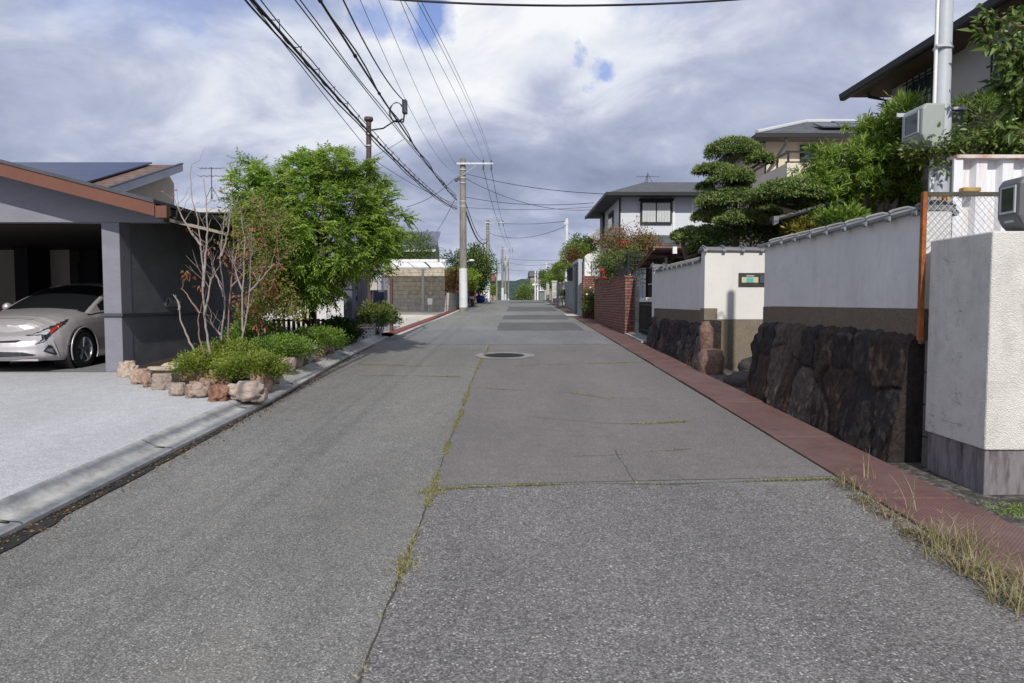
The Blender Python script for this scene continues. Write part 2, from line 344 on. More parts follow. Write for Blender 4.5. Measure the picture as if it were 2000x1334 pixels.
SC.cycles.max_bounces = 6; SC.cycles.transparent_max_bounces = 8; SC.cycles.caustics_reflective = False; SC.cycles.caustics_refractive = False
SC.cycles.use_denoising = True
# ================================================================ ground and road
m_soil = M('soil', (.13, .11, .08), .95, .25, 1.2, .5, 25, .02)
m_as_l = asphalt('asphalt_left_lane', (.165, .161, .148), (.52, .505, .475), 105, .70, (.24, .23, .2))
m_as_c = asphalt('asphalt_coarse', (.13, .125, .119), (.54, .52, .50), 88, .76)
m_as_m = asphalt('asphalt_fine_patch', (.165, .153, .148), (.40, .375, .36), 125, .82, None, .16, .35)
m_as_b = asphalt('asphalt_blue_band', (.18, .182, .185), (.44, .445, .45), 110, .75)
m_as_f = asphalt('asphalt_pale', (.225, .227, .21), (.42, .42, .395), 105, .75)
m_as_d = asphalt('asphalt_dark_stripe', (.135, .135, .137), (.26, .26, .26), 110, .75)
m_conc = M('gutter_concrete', (.40, .395, .375), .85, .22, 2, .35, 70, .004, dirt=(.14, .135, .12), dirt_amt=.6)
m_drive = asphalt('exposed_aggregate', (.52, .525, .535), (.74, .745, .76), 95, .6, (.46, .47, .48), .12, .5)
m_dark = M('dark_grime', (.028, .027, .025), .95, .4, 6, .5, 50, .01)
ys = [-14, 0, 25, 50, 55, 60, 65, 70, 75, 90, 110, 135, 160, 250, 500, 1200]
kind(MB().grid([[(x, y, zr(y) - .04) for x in (-900, -60, -20, -3.4, 3.2, 20, 60, 900)] for y in ys]).build('ground', m_soil, fix=False), 'structure')
road = kind(ribbon('road', lambda y: LX(y) - .02, lambda y: RX(y) + .02, -6, 160, 0, m_as_l, 4, 1.0), 'structure')
def patch(nm_, y0, y1, mat, xl=SX, xr=lambda y: RX(y) - .01, dz=.004, k0=0., k1=0.):
    n = max(2, int((y1 - y0) / .8)); pts = []
    for i in range(n + 1):
        t = i / n; row = []
        for j in range(7):
            q = j / 6; y = y0 + (y1 - y0) * t + lerp(k0, k1, q) * (1 - t); x = lerp(xl(y), xr(y), q)
            row.append((x + random.uniform(-.025, .025) * (j == 0), y, zr(y) + dz))
        pts.append(row)
    return kind(MB().grid(pts).build(nm_, mat, fix=False), 'structure')
patch('road_patch', -6, 5.36, m_as_c)
patch('road_patch', 5.39, 17.3, m_as_m, k0=-.03, k1=.22)
patch('road_patch', 17.4, 22.2, m_as_b, xl=lambda y: LX(y) + .02)
patch('road_patch', 22.3, 50, m_as_f, xl=lambda y: LX(y) + .02, dz=.0025)
for (a, b, xo) in ((22.35, 26.4, 0), (28.6, 32.2, .05), (36.2, 42.4, .1), (49.3, 53, .1)):
    patch('road_patch', a, b, m_as_d, xl=lambda y, q=xo: SX(y) + q, dz=.007, xr=lambda y: RX(y) - .3)
# cracks in the asphalt, with dry moss growing in them
m_crack = M('crack', (.06, .055, .05), .95, .3, 8, 0)
def crackline(pts, wd):
    m = MB(); dense = []
    for a, b in zip(pts, pts[1:]):
        n = max(2, int((V(b) - V(a)).length / .12))
        for i in range(n): dense.append(V(a).lerp(V(b), i / n))
    dense.append(V(pts[-1])); L_, R_ = [], []
    for i, p in enumerate(dense):
        t = (dense[min(i + 1, len(dense) - 1)] - dense[max(0, i - 1)]).normalized(); s = V((-t.y, t.x, 0))
        o = s * .012 * noise.noise(p * 5); ww = wd * (.4 + abs(noise.noise(p * 3.3 + V((9, 0, 0)))) * 1.6)
        for l_, q in ((L_, p + o + s * ww), (R_, p + o - s * ww)): l_.append((q.x, q.y, zr(q.y) + .009))
    return [L_, R_], dense
seam_pts = [(SX(y) + .006 * math.sin(y * 1.7), y, 0) for y in np.arange(2.2, 17.2, .5)]
cross = [G(850, 958), G(960, 952), G(1150, 946), G(1300, 947), G(1450, 942), G(1632, 937)]
ck = [seam_pts, cross,
      [G(930, 758), G(1050, 766), G(1110, 768), G(1180, 778), G(1240, 780), G(1330, 779)],
      [G(1030, 815), G(1130, 824), G(1180, 828), G(1260, 829), G(1340, 825)],
      [G(1120, 893), G(1220, 889), G(1290, 882), G(1350, 878)], [G(1200, 880), G(1240, 945)], [G(1320, 925), G(1345, 945)],
      [G(700, 712), G(820, 716), G(935, 715), G(1120, 712), G(1260, 708)], [G(700, 733), G(900, 737)]]
mk = MB(); dl = []
for c, wd in zip(ck, (.006, .006, .003, .003, .003, .002, .002, .002, .002, .003, .003, .003)):
    g, d = crackline(c, wd); mk.grid(g); dl.append(d)
crk = mk.build('crack', m_crack, road, fix=False)
m_moss = leafmat('dry_moss', [(.15, (.11, .11, .05)), (.5, (.21, .20, .095)), (.85, (.36, .33, .19))], .15, .85)
def moss(dense, dens, wd, L_, prob):
    pos = []
    for a, b in zip(dense, dense[1:]):
        pr = prob(a)
        k = int((b - a).length * dens * pr)
        for _ in range(k):
            p = a.lerp(b, random.random()); pos.append((p.x + random.gauss(0, wd), p.y + random.gauss(0, wd), zr(p.y) + .004))
    return pos
mp = moss(dl[0], 1100, .011, .03, lambda p: max(0.0, min(1.5, .35 + 2.6 * noise.noise(p * 2.3))) * (1.5 if p.y > 8 else 1) if p.y > 3.3 else max(0, -.05 + .8 * noise.noise(p * 3)))
mp += moss(dl[1], 800, .012, .03, lambda p: max(0, (1.3 if p.x < .1 else .3) + 2.4 * noise.noise(p * 2.2)))
for d, pr in ((dl[2], 1.), (dl[3], .8), (dl[4], .6), (dl[7], .55), (dl[8], .6)):
    mp += moss(d, 900, .02, .03, lambda p: max(0, .35 + 2.2 * noise.noise(p * 1.1)) * pr)
tuft = G(792, 1100); mp += [(tuft.x + random.gauss(0, .035), tuft.y + random.gauss(0, .07), tuft.z) for _ in range(300)]
tuft = G(845, 962); mp += [(tuft.x + random.gauss(0, .05), tuft.y + random.gauss(0, .05), tuft.z) for _ in range(380)]
mp = np.array(mp); d = rdir(len(mp)); d[:, 2] = np.abs(d[:, 2]) + .3
kind(leafmesh('moss', mp, d, .012 + .022 * rng.random(len(mp)), .006, m_moss), 'stuff')
# left gutter (sloping kerb units), then the red edge of the neighbour's drive
pr = []
for i in range(53):
    y = -4 + i * .45; x = LX(y); pr.append([(x + a, y, zr(y) + b) for a, b in ((.0, -.06), (-.003, .035), (-.02, .045), (-.17, .06), (-.195, .075), (-.285, .115), (-.30, .12), (-.31, .02))])
gut = MB().grid(pr).build('left_gutter', m_conc, smooth=25, fix=False); kind(gut, 'structure')
mj = MB(); y = -1.6
while y < 19:
    mj.grid([[(LX(y) + a, y + q, zr(y) + b + .003 + .03 * q) for a, b in ((-.005, .035), (-.02, .045), (-.17, .06), (-.195, .075), (-.29, .117))] for q in (0, .009)])
    mj.box(LX(y) - .165, LX(y) - .07, y - .035, y - .015, zr(y) + .05, zr(y) + .0585); y += 2.0
mj.build('gutter_joint', m_dark, gut)
# grime strip in the angle between gutter and asphalt
gr = []
for i in range(120):
    y = -3 + i * .17; wd = .13 + .10 * noise.noise(V((y * .9, 1, 0))) + .05 * noise.noise(V((y * 5, 3, 0)))
    wd *= interp(y, [4, 8, 12, 20], [1.1, .38, .2, .15]); gr.append([(LX(y) + .0, y, zr(y) + .010), (LX(y) + max(.015, wd), y, zr(y) + .009)])
kind(MB().grid(gr).build('grime_strip', m_dark, fix=False), 'structure')
n = 1500; yy = rng.uniform(2.5, 13, n); pos = np.array([(LX(y) + abs(rng.normal()) * .09 + .01, y, zr(y) + .012) for y in yy]); d = rdir(n); d[:, 2] = np.abs(d[:, 2]) * .25
m_litter = leafmat('leaf_litter', [(.2, (.03, .025, .018)), (.6, (.12, .075, .04)), (.9, (.3, .2, .1))], .05, .9)
kind(leafmesh('leaf_litter', pos, d, .015 + .02 * rng.random(n), .012, m_litter), 'stuff')
# driveway of pale exposed aggregate and the dark floor of the carport
def surf(name, poly, mat, dz, base=zr):
    return kind(MB().add([(x, y, base(y) + dz) for x, y in poly], [tuple(range(len(poly)))]).build(name, mat, fix=False), 'structure')
drv = []
for i in range(40):
    y = -4 + i * .4; drv.append([(x, y, zr(y) + .105) for x in (-16, -12, -8, -5, LX(y) - .295)])
kind(MB().grid(drv).build('driveway', m_drive, fix=False), 'structure')
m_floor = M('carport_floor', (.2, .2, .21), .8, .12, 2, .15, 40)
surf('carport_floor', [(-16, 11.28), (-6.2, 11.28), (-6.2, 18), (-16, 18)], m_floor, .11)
m_grav = asphalt('grey_gravel', (.13, .135, .13), (.34, .35, .335), 45, .6, None, .2, 1.0)
kind(ribbon('gravel_strip', -3.9, lambda y: LX(y) - .29, 9.15, 20, .112, m_grav, 2, .5), 'structure')
m_apron = M('pale_concrete', (.53, .50, .45), .85, .12, 1, .2, 50, .004, dirt=(.3, .27, .22), dirt_amt=.5)
kind(ribbon('neighbour_drive', -9.5, lambda y: LX(y) - .22, 20.3, 34.2, .07, m_apron, 3, .7), 'structure')
m_redst = M('red_edge', (.20, .055, .05), .8, .25, 3, .3, 40, .004, dirt=(.3, .24, .2), dirt_amt=.4)
kind(MB().grid([[(LX(y) - .23, y, zr(y) + .075), (LX(y) - .03, y, zr(y) + .05), (LX(y), y, zr(y) + .0)] for y in np.linspace(20.3, 37.5, 26)]).build('red_edge', m_redst, fix=False), 'structure')
kind(ribbon('pale_edge', lambda y: LX(y) - .0, lambda y: LX(y) + .16, 20.3, 37.5, .012, m_apron, 1, .7), 'structure')
# right: reddish gutter cover slabs
m, N, L, B = nm('red_gutter_slab'); v = coords(N, L)
sx = N.new('ShaderNodeSeparateXYZ'); L.new(v, sx.inputs[0])
def tri(o, p): return math_n(N, L, 'PINGPONG', math_n(N, L, 'MULTIPLY', o, 1 / p), 1.)
dia = math_n(N, L, 'MULTIPLY', tri(math_n(N, L, 'ADD', sx.outputs[0], sx.outputs[1]), .014), tri(math_n(N, L, 'SUBTRACT', sx.outputs[0], sx.outputs[1]), .014))
n = noise_n(N, L, v, 2.2, 8, .68); n_ = noise_n(N, L, v, 14, 6, .7)
c = ramp(N, L, math_n(N, L, 'ADD', math_n(N, L, 'MULTIPLY', n.outputs[0], .65), math_n(N, L, 'MULTIPLY', n_.outputs[0], .35)), [(.32, (.075, .05, .045)), (.46, (.140, .074, .064)), (.6, (.185, .094, .082)), (.75, (.28, .19, .17))])
nw_ = noise_n(N, L, v, 1.1, 9, .75); c = mixc(N, L, math_n(N, L, 'MULTIPLY', ramp(N, L, nw_.outputs[0], [(.48, 0.), (.66, 1.)]), .55), c, (.15, .115, .10)); c = mixc(N, L, 1.0, c, ramp(N, L, dia, [(0, .72), (.5, 1.1)]), 'MULTIPLY')
L.new(c, B.inputs['Base Color']); B.inputs['Roughness'].default_value = .75; bump_n(N, L, dia, B, .5, .003); m_red = m
kind(ribbon('gutter_channel', lambda y: RX(y) - .0, lambda y: RX(y) + .95, -6, 62, -.03, m_dark, 1, 1.), 'structure')
rg = MB(); y = -5.0; k = 0
while y < 60:
    ln = 1.98; t = random.uniform(-.006, .006)
    if not (30.2 < y < 32.4):
        rg.sbox(RX(y) + .025 + t, RX(y) + .615 + t, y, y + ln + random.uniform(-.008, .008), .0, .018 + random.uniform(0, .012), zr(y), zr(y + ln))
    y += 2.0; k += 1
rg.build('red_gutter', m_red, bevel=.006)['kind'] = 'structure'
kind(ribbon('gutter_apron', lambda y: RX(y) - .25, lambda y: RX(y) + .75, 30.2, 32.4, .05, m_apron, 1, .6), 'structure')
# ragged soil and mortar edge between gutter slabs and the walls
er = []
for i in range(115):
    y = -4.5 + i * .3; er.append([(RX(y) + .60 + .03 * noise.noise(V((y * 2, 0, 0))), y, zr(y) + .004 + .02 * noise.noise(V((y * 3, 4, 0)))), (RX(y) + 1.2, y, zr(y) + .012)])
kind(MB().grid(er).build('wall_foot_soil', M('wall_foot_soil', (.06, .055, .048), .95, .5, 5, .8, 30, .02, dirt=(.4, .38, .34), dirt_amt=.5), fix=False), 'structure')
# distant hills
hp = []
for i in range(26):
    row = []
    for j in range(130):
        x = -420 + j * 6.5; y = 520 + i * 12
        e = interp(i, [0, 8, 16, 25], [0, .62, 1, .95]); hgt = (25 + 5 * noise.noise(V((x * .008, 0, 3))) + 3 * noise.noise(V((x * .03, y * .02, 1)))) * e
        row.append((x + 2 * noise.noise(V((x, y, 0))), y, -2 + hgt + 1.8 * noise.noise(V((x * .11, y * .13, 7))) + 1.1 * noise.noise(V((x * .3, y * .3, 2)))))
    hp.append(row)
m_hill = M('wooded_hill', (.034, .066, .052), .95, .5, .13, 1., .5, 1.5)
kind(MB().grid(hp).build('hills', m_hill, smooth=180, fix=False), 'structure')
# ================================================================ LEFT SIDE
m_grey = M('grey_stucco', (.215, .215, .25), .9, .08, 2, .5, 90, .006, stretch=(1, 1, 2.2))
m_char = M('charcoal_stucco', (.185, .19, .215), .85, .15, 2, .9, 42, .012, stretch=(1, 1, 1.8))
m_brown = M('brown_fascia', (.15, .062, .042), .6, .1, 2, .1, 60)
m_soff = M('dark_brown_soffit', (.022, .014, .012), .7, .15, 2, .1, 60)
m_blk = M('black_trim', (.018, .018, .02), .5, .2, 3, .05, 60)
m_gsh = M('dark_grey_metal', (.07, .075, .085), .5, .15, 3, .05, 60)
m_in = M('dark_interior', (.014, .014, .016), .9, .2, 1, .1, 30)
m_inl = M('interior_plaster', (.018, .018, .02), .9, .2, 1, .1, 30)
m_steel = M('steel', (.55, .56, .57), .35, .1, 4, .05, 60, metal=.8)
cp = thing('carport_house', 'low charcoal grey garage house with a brown edged sloping roof at the driveway', 'house', (-6.3, 11.3, zg(11.3)))
zs = lambda x: 2.83 + .26 * (-5.1 - x)                                   # underside of the roof
MB().prism([(-14, 2.8), (-5.45, 2.8), (-5.45, zs(-5.45) - .003), (-10.4, zs(-10.4) - .003), (-14, zs(-10.4) - .5)], 'y', 11.3, 11.5).build('gable_wall', m_grey, cp)
MB().box(-6.43, -6.15, 11.3, 11.62, .3, 2.798).build('corner_post', m_grey, cp, bevel=.008)
MB().box(-6.36, -6.153, 11.622, 17.6, .3, 2.99).build('side_wall', m_char, cp)
lg = MB().box(-6.46, -6.115, 11.26, 17.62, 1.33, 1.352).box(-6.45, -6.12, 11.268, 17.61, 1.352, 1.372)
lg.build('wall_ledge', m_gsh, cp)
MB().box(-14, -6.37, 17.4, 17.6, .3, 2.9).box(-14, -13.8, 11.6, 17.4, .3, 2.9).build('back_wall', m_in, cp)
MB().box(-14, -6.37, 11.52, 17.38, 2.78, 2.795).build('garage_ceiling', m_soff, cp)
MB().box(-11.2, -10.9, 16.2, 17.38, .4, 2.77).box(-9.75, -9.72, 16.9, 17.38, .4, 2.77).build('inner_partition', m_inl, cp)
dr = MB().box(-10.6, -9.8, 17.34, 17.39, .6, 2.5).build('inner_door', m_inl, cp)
MB().lathe([(0, 0), (.02, 0), (.02, -.05), (0, -.05)], (-9.9, 17.34, 1.5), 8, axis='y').build('handle', m_steel, dr)
rf = MB().prism([(-5.1, 2.83), (-5.1, 2.93), (-10.4, 2.93 + .26 * 5.3), (-14.5, 2.93 + .26 * 1.2), (-14.5, 2.83 + .26 * 1.2), (-10.4, 2.83 + .26 * 5.3)], 'y', 10.8, 18.2).build('roof', m_soff, cp)
MB().prism([(-5.32, 2.83), (-5.32, 3.02), (-10.4, 3.02 + .26 * 5.08), (-10.4, 2.83 + .26 * 5.08)], 'y', 10.75, 10.797).build('fascia_board', m_brown, rf)
MB().prism([(-5.32, 3.023), (-5.32, 3.075), (-10.4, 3.075 + .26 * 5.08), (-10.4, 3.023 + .26 * 5.08)], 'y', 10.73, 18.2).build('roof_edge_flashing', m_gsh, rf)
MB().box(-5.3, -5.13, 10.73, 10.86, 2.80, 2.98).build('fascia_corner_piece', m_brown, rf, bevel=.006)
MB().prism([(-5.16, 2.84), (-5.13, 2.80), (-5.05, 2.80), (-5.02, 2.94), (-5.05, 2.94), (-5.06, 2.83), (-5.12, 2.83), (-5.13, 2.94)], 'y', 10.87, 18.2).build('eave_gutter', m_soff, rf)
text('house_name_letters', 'Olmui', (-6.14, 12.98, 1.54), .24, m_steel, cp, '+x', .012, .35, 1.0)
# house behind with a lean-to roof of solar panels
m_sol = brickmat('solar_panel_black', (.055, .058, .085), (.07, .07, .10), (.03, .03, .04), 1.5, .26, .008, .3, .05, .0, .06)
m_shin = brickmat('brown_shingles', (.15, .095, .075), (.20, .125, .10), (.06, .04, .035), .3, .11, .008, .9, .4, .5, .3)
m_beige = M('beige_siding', (.36, .32, .27), .85, .08, 2, .4, 50)
m_lav = M('pale_grey_trim', (.36, .37, .42), .6, .08, 2, .1, 40)
sh = thing('solar_house', 'beige house with a brown shingled lean-to roof covered by dark solar panels, behind the carport', 'house', (-13, 20, zg(20)))
r0, r1 = P(207, 372, 17.7), P(360, 322, 21.9); sl_ = (r1.z - r0.z) / (r1.y - r0.y); rx = -10.0
def rz(y): return r0.z + sl_ * (y - 17.7)
MB().prism([(16.2, rz(16.2)), (21.9, rz(21.9)), (21.9, rz(21.9) - .12), (16.2, rz(16.2) - .12)], 'x', -24, rx).build('roof', m_shin, sh)
sp_ = MB().prism([(16.4, rz(16.4) + .05), (21.82, rz(21.82) + .05), (21.82, rz(21.82) + .09), (16.4, rz(16.4) + .09)], 'x', -24, rx - .82).build('solar_array', m_sol, sh)
MB().prism([(16.2, rz(16.2) - .20), (16.2, rz(16.2) + .015), (21.93, rz(21.93) + .015), (21.93, rz(21.93) - .2)], 'x', rx + .002, rx + .05).build('barge_board', m_lav, sh)
MB().prism([(16.2, rz(16.2) + .018), (21.95, rz(21.95) + .018), (21.95, rz(21.95) + .05), (16.2, rz(16.2) + .05)], 'x', rx - .04, rx + .06).build('roof_edge_flashing', m_gsh, sh)
MB().prism([(17.0, .5), (22.4, .5), (22.4, 5.2), (21.88, rz(21.88) - .125), (17, rz(17) - .125)], 'x', -23, rx - .45).build('wall', m_beige, sh)
# pale roofed house farther back and its aerial
m_pale = M('pale_metal_roof', (.52, .54, .56), .5, .06, 1, .05, 30)
m_beige2 = M('tan_wall', (.33, .29, .23), .85, .1, 1.5, .2, 40)
nh = thing('flat_roofed_house', 'pale flat roofed house in the gap between the solar house and the green tree', 'house', (-11, 29, zg(29)))
q0, q1 = P(330, 388, 27), P(330, 409, 27)
MB().box(-17, -8.6, 27.5, 34, .7, q1.z - .15).build('wall', m_beige2, nh)
rf = MB().box(-17.5, -8.1, 27, 34.5, q1.z - .1, q1.z + .05).build('roof', m_pale, nh)
MB().prism([(27.1, q1.z + .052), (34.4, q0.z + .5), (34.4, q1.z + .052)], 'x', -17.4, -8.2).build('roof_slope', m_pale, rf)
wn = MB().box(-12.5, -11.4, 27.44, 27.5, 3.2, 4.2).build('window', m_blk, nh); MB().box(-12.44, -11.46, 27.41, 27.437, 3.26, 4.14).build('pane', glass('dark_window_glass'), wn)
def aerial(name, label, base, hgt, arms, boom=.5):
    t = thing(name, label, 'aerial', base); b = V(base)
    MB().tube([b, b + V((0, 0, hgt))], .018, 6).build('mast', m_gsh, t)
    mt = MB()
    for a in range(3): mt.tube([b + V((.28 * math.cos(a * 2.1), .28 * math.sin(a * 2.1), -.02)), b + V((0, 0, .5))], .012, 5)
    mt.build('tripod', m_gsh, t)
    for (z, ln, ne, el) in arms:
        m_ = MB(); m_.tube([b + V((-ln * .5, 0, z)), b + V((ln * .5, 0, z))], .011, 5)
        for k in range(ne):
            x = -ln * .5 + ln * k / (ne - 1); m_.tube([b + V((x, -el * .5, z)), b + V((x, el * .5, z))], .007, 4)
        m_.build('antenna_array', m_gsh, t)
    return t
a0 = P(414, 388, 28.5)
aerial('roof_aerial', 'thin black television aerial on a tripod standing on the pale flat roof', (a0.x, 28.5, a0.z - .02), 1.25, ((1.2, .9, 7, .4), (.9, .95, 5, .5)))
# ---------------------------------------------------------------- raised planting bed: boulders, azaleas, bare saplings
m_rock = [rockmat('rock_cream', [(.3, (.24, .13, .09)), (.42, (.48, .34, .26)), (.52, (.62, .52, .44)), (.62, (.48, .38, .32)), (.75, (.68, .63, .57))]),
          rockmat('rock_rust', [(.3, (.13, .06, .045)), (.43, (.32, .16, .10)), (.52, (.46, .32, .23)), (.6, (.30, .19, .14)), (.74, (.56, .49, .42))]),
          rockmat('rock_grey', [(.3, (.15, .09, .07)), (.43, (.35, .24, .19)), (.52, (.50, .41, .35)), (.6, (.33, .25, .21)), (.75, (.6, .55, .5))])]
m_bedsoil = M('bed_soil', (.055, .04, .03), .95, .4, 3, .8, 30, .03)
bed = [(-6.15, 11.5), (-6.0, 11.2), (-5.1, 10.4), (-4.2, 9.5), (-3.7, 9.25), (-3.6, 10.5), (-3.62, 14), (-3.75, 16.8), (-6.15, 17.4)]
mb = MB(); mb.add([(x, y, zg(y) + .0) for x, y in bed] + [(x, y, zg(y) + .06) for x, y in bed], [tuple(range(9, 18))] + [(i, (i + 1) % 9, (i + 1) % 9 + 9, i + 9) for i in range(9)])
kind(mb.build('planting_bed', m_bedsoil, fix=False), 'structure')
rk = [  # px, py of the foot, half sizes, height half, material, words
 (243, 738, .17, .13, .17, 0, 'cream boulder touching the grey garage post, first of the bed edge'),
 (268, 752, .13, .13, .15, 0, 'tan boulder second from the garage post along the bed edge'),
 (283, 758, .09, .1, .15, 1, 'narrow rusty red boulder third from the garage post'),
 (309, 763, .14, .14, .15, 2, 'rounded brown grey boulder fourth from the garage post'),
 (341, 775, .11, .12, .115, 2, 'small squat brownish boulder fifth from the garage post'),
 (380, 779, .15, .14, .14, 2, 'grey mottled boulder sixth from the garage post, facing the driveway'),
 (421, 786, .14, .14, .135, 1, 'rust orange boulder before the big corner boulder of the bed'),
 (474, 786, .24, .19, .16, 0, 'large grey and orange boulder at the driveway corner of the bed'),
 (510, 766, .13, .17, .17, 1, 'reddish boulder just round the bed corner on the street side'),
 (528, 752, .13, .19, .22, 2, 'tall dark grey boulder second round the bed corner on the street side'),
 (556, 736, .13, .2, .19, 2, 'dark shaded boulder third round the bed corner on the street side'),
 (577, 722, .13, .22, .2, 0, 'pale boulder under the azaleas on the street side of the bed'),
 (600, 712, .14, .24, .24, 2, 'brown boulder fifth round the bed corner on the street side'),
 (620, 702, .14, .25, .2, 1, 'reddish boulder sixth round the bed corner on the street side'),
 (640, 694, .13, .27, .19, 2, 'grey boulder before the last one on the street side of the bed'),
 (657, 686, .12, .28, .17, 2, 'last boulder of the street side row, beside the dark far shrub')]
for i, (px, py, a, b, c, mi, lb) in enumerate(rk):
    g = G(px, py, .1); o = rock((0, 0, 0), (a * 1.02, b * 1.0, c * .95), i + 3, rough=.5).build('boulder', m_rock[mi], smooth=180)
    o.location = (g.x - (.06 if px > 490 else 0), g.y + b * .9, g.z + c * .68); o.rotation_euler = (0, 0, random.uniform(-.3, .3)); tag(o, lb, 'boulder', 'boulders edging the azalea bed')
for (px, py, Y, a, b, c, lb) in ((322, 728, 11.2, .38, .16, .15, 'long flat cream boulder lying inside the bed in front of the charcoal wall'), (346, 720, 11.4, .26, .15, .15, 'white smooth boulder at the inner end of the bed against the azalea')):
    g = P(px, py, Y); o = rock((0, 0, 0), (a, b, c), px, rough=.4).build('boulder', m_rock[0], smooth=180); o.location = (g.x, g.y, g.z - .02); tag(o, lb, 'boulder', 'boulders edging the azalea bed')
g0, g1 = P(362, 741, 9.9), P(442, 748, 9.55); eb = MB()
for k in range(5):
    q = g0.lerp(g1, k / 4.0); eb.box(q.x - .075, q.x + .075, q.y - .03, q.y + .03, zg(q.y) + .02, zg(q.y) + .25 + .01 * (k % 2))
tag(eb.build('timber_edging', M('timber_edging', (.30, .20, .12), .85, .25, 4, .4, 40), bevel=.008), 'short row of tan timber edging blocks behind the front boulders', 'edging')
m_aza = leafmat('azalea_leaf', [(.15, (.06, .10, .015)), (.5, (.17, .23, .03)), (.85, (.36, .39, .08))], .3, .5)
m_aza2 = leafmat('azalea_leaf_bright', [(.15, (.05, .10, .015)), (.5, (.14, .24, .035)), (.85, (.29, .42, .09))], .3, .5)
m_dshr = leafmat('dark_shrub_leaf', [(.15, (.015, .035, .01)), (.5, (.04, .08, .02)), (.85, (.10, .15, .04))], .2, .45)
m_stem = M('shrub_stem', (.09, .06, .045), .9, .2, 8, .3, 60)
def shrub(name, label, c, rad, mat, n=90, per=52, L_=.036, W_=.02, group=None, spread=.06, cat='shrub', zmin=-.25, stems=5):
    t = thing(name, label, cat, (c[0], c[1], c[2] - rad[2] * .9), group)
    cs = clumps(c, rad, n, .62, .22, c[0] * 3 + c[1], zmin)
    clump_leaves(cs, per, spread, L_, W_, mat, 'foliage', t, -.35, (c[0], c[1], c[2] - rad[2]), .6)
    ms = MB()
    for k in range(stems): ms.tube(bent((c[0] + random.uniform(-.05, .05), c[1] + random.uniform(-.05, .05), c[2] - rad[2] * .95), cs[random.randrange(len(cs))], 4), [.016, .013, .01, .008, .005], 5)
    ms.build('stem', m_stem, t); return t
def Gc(px, py, Y, up=0.): p = P(px, py, Y); return (p.x, p.y, p.z + up)
GR = 'azaleas in the boulder bed'
shrub('azalea', 'rounded yellow green azalea at the driveway end of the bed, round the leaning stems', Gc(395, 715, 9.9), (.30, .32, .19), m_aza, 110, group=GR)
shrub('azalea', 'wide low azalea spilling over the street side boulders at the bed corner', Gc(490, 722, 9.7), (.42, .45, .165), m_aza, 190, group=GR)
shrub('azalea', 'yellow green azalea just behind the two leaning bare stems', Gc(452, 696, 10.6), (.40, .4, .2), m_aza, 150, group=GR)
shrub('azalea', 'bright green azalea in the middle of the bed below the red leaved sapling', Gc(545, 686, 11.6), (.50, .6, .22), m_aza2, 240, group=GR)
shrub('azalea', 'bright green azalea over the boulders below the big green tree', Gc(618, 668, 13.6), (.5, .7, .25), m_aza2, 240, group=GR)
shrub('azalea', 'green azalea against the charcoal wall behind the bare saplings', Gc(505, 663, 12.9), (.5, .5, .30), m_aza2, 170, group=GR)
shrub('dark_shrub', 'dark glossy shrub at the far end of the boulder bed', Gc(662, 656, 16.2), (.46, .6, .36), m_dshr, 170, 40, .06, .03)
m_bark = M('pale_mottled_bark', (.29, .245, .225), .85, .25, 14, .4, 40, dirt=(.16, .11, .09), dirt_amt=.5)
m_bark2 = M('brown_bark', (.15, .105, .08), .9, .3, 10, .6, 30, .01)
m_bark3 = M('red_brown_bark', (.24, .15, .125), .85, .25, 12, .4, 40)
m_redl = leafmat('red_leaf', [(.1, (.10, .11, .03)), (.35, (.26, .17, .07)), (.6, (.36, .11, .06)), (.85, (.42, .22, .13))], .35, .5)
m_redg = leafmat('turning_leaf', [(.1, (.07, .11, .02)), (.5, (.19, .22, .05)), (.72, (.30, .23, .07)), (.92, (.42, .17, .08))], .35, .5)
def sapling(name, label, stems, Y, bark, r0=.022, twigs=12, leaves=None, group=None, tl=.55):
    base = P(stems[0][0][0], stems[0][0][1], Y); t = thing(name, label, 'tree', tuple(base), group); tips = []
    m_ = MB(); tw = MB()
    for st in stems:
        k = len(st); pts = [P(px, py, Y + (q[0] if q else 0)) for px, py, *q in st]
        dense = []
        for a, b in zip(pts, pts[1:]): dense += [a.lerp(b, i / 4) + V((random.gauss(0, .004), random.gauss(0, .004), 0)) for i in range(4)]
        dense.append(pts[-1]); nn = len(dense); rr = r0 * (1 if len(st[0]) < 4 else .7)
        rr *= .68; m_.tube(dense, [rr * (1 - .8 * i / nn) for i in range(nn)], 8)
        for _ in range(max(1, int(twigs * .6))):
            i = random.randrange(int(nn * .4), nn); p = dense[i]; d = V((random.uniform(-.6, .6), random.uniform(-.6, .6), random.uniform(.5, 1.1))).normalized() * tl * random.uniform(.3, 1)
            bp = bent(p, p + d, 4, .07); tw.tube(bp, [.005, .004, .0032, .0025, .0012], 5); tips.append(bp[-1])
            if random.random() < .6:
                q = bp[2]; d2 = V((random.uniform(-.7, .7), random.uniform(-.6, .6), random.uniform(.3, .9))).normalized() * tl * .5
                b2 = bent(q, q + d2, 3, .06); tw.tube(b2, [.003, .0025, .002, .001], 4); tips.append(b2[-1])
    m_.build('trunk', bark, t, smooth=60); tw.build('twigs', bark, t, smooth=60)
    if leaves:
        n_, mat, L_ = leaves; cs = np.array([tuple(tips[random.randrange(len(tips))]) for _ in range(n_)]); clump_leaves(cs, 7, .035, L_, L_ * .42, mat, 'foliage', t, .75, None, .8)
    return t
SG = 'bare saplings in the boulder bed'
sapling('bare_sapling', 'short leaning stub of a sapling with a sawn forked top, nearest the garage post', [[(383, 692), (367, 660), (353, 625), (350, 600), (343, 576)], [(351, 606), (349, 590), (338, 575)]], 10.3, m_bark, .026, 1, tl=.15, group=SG)
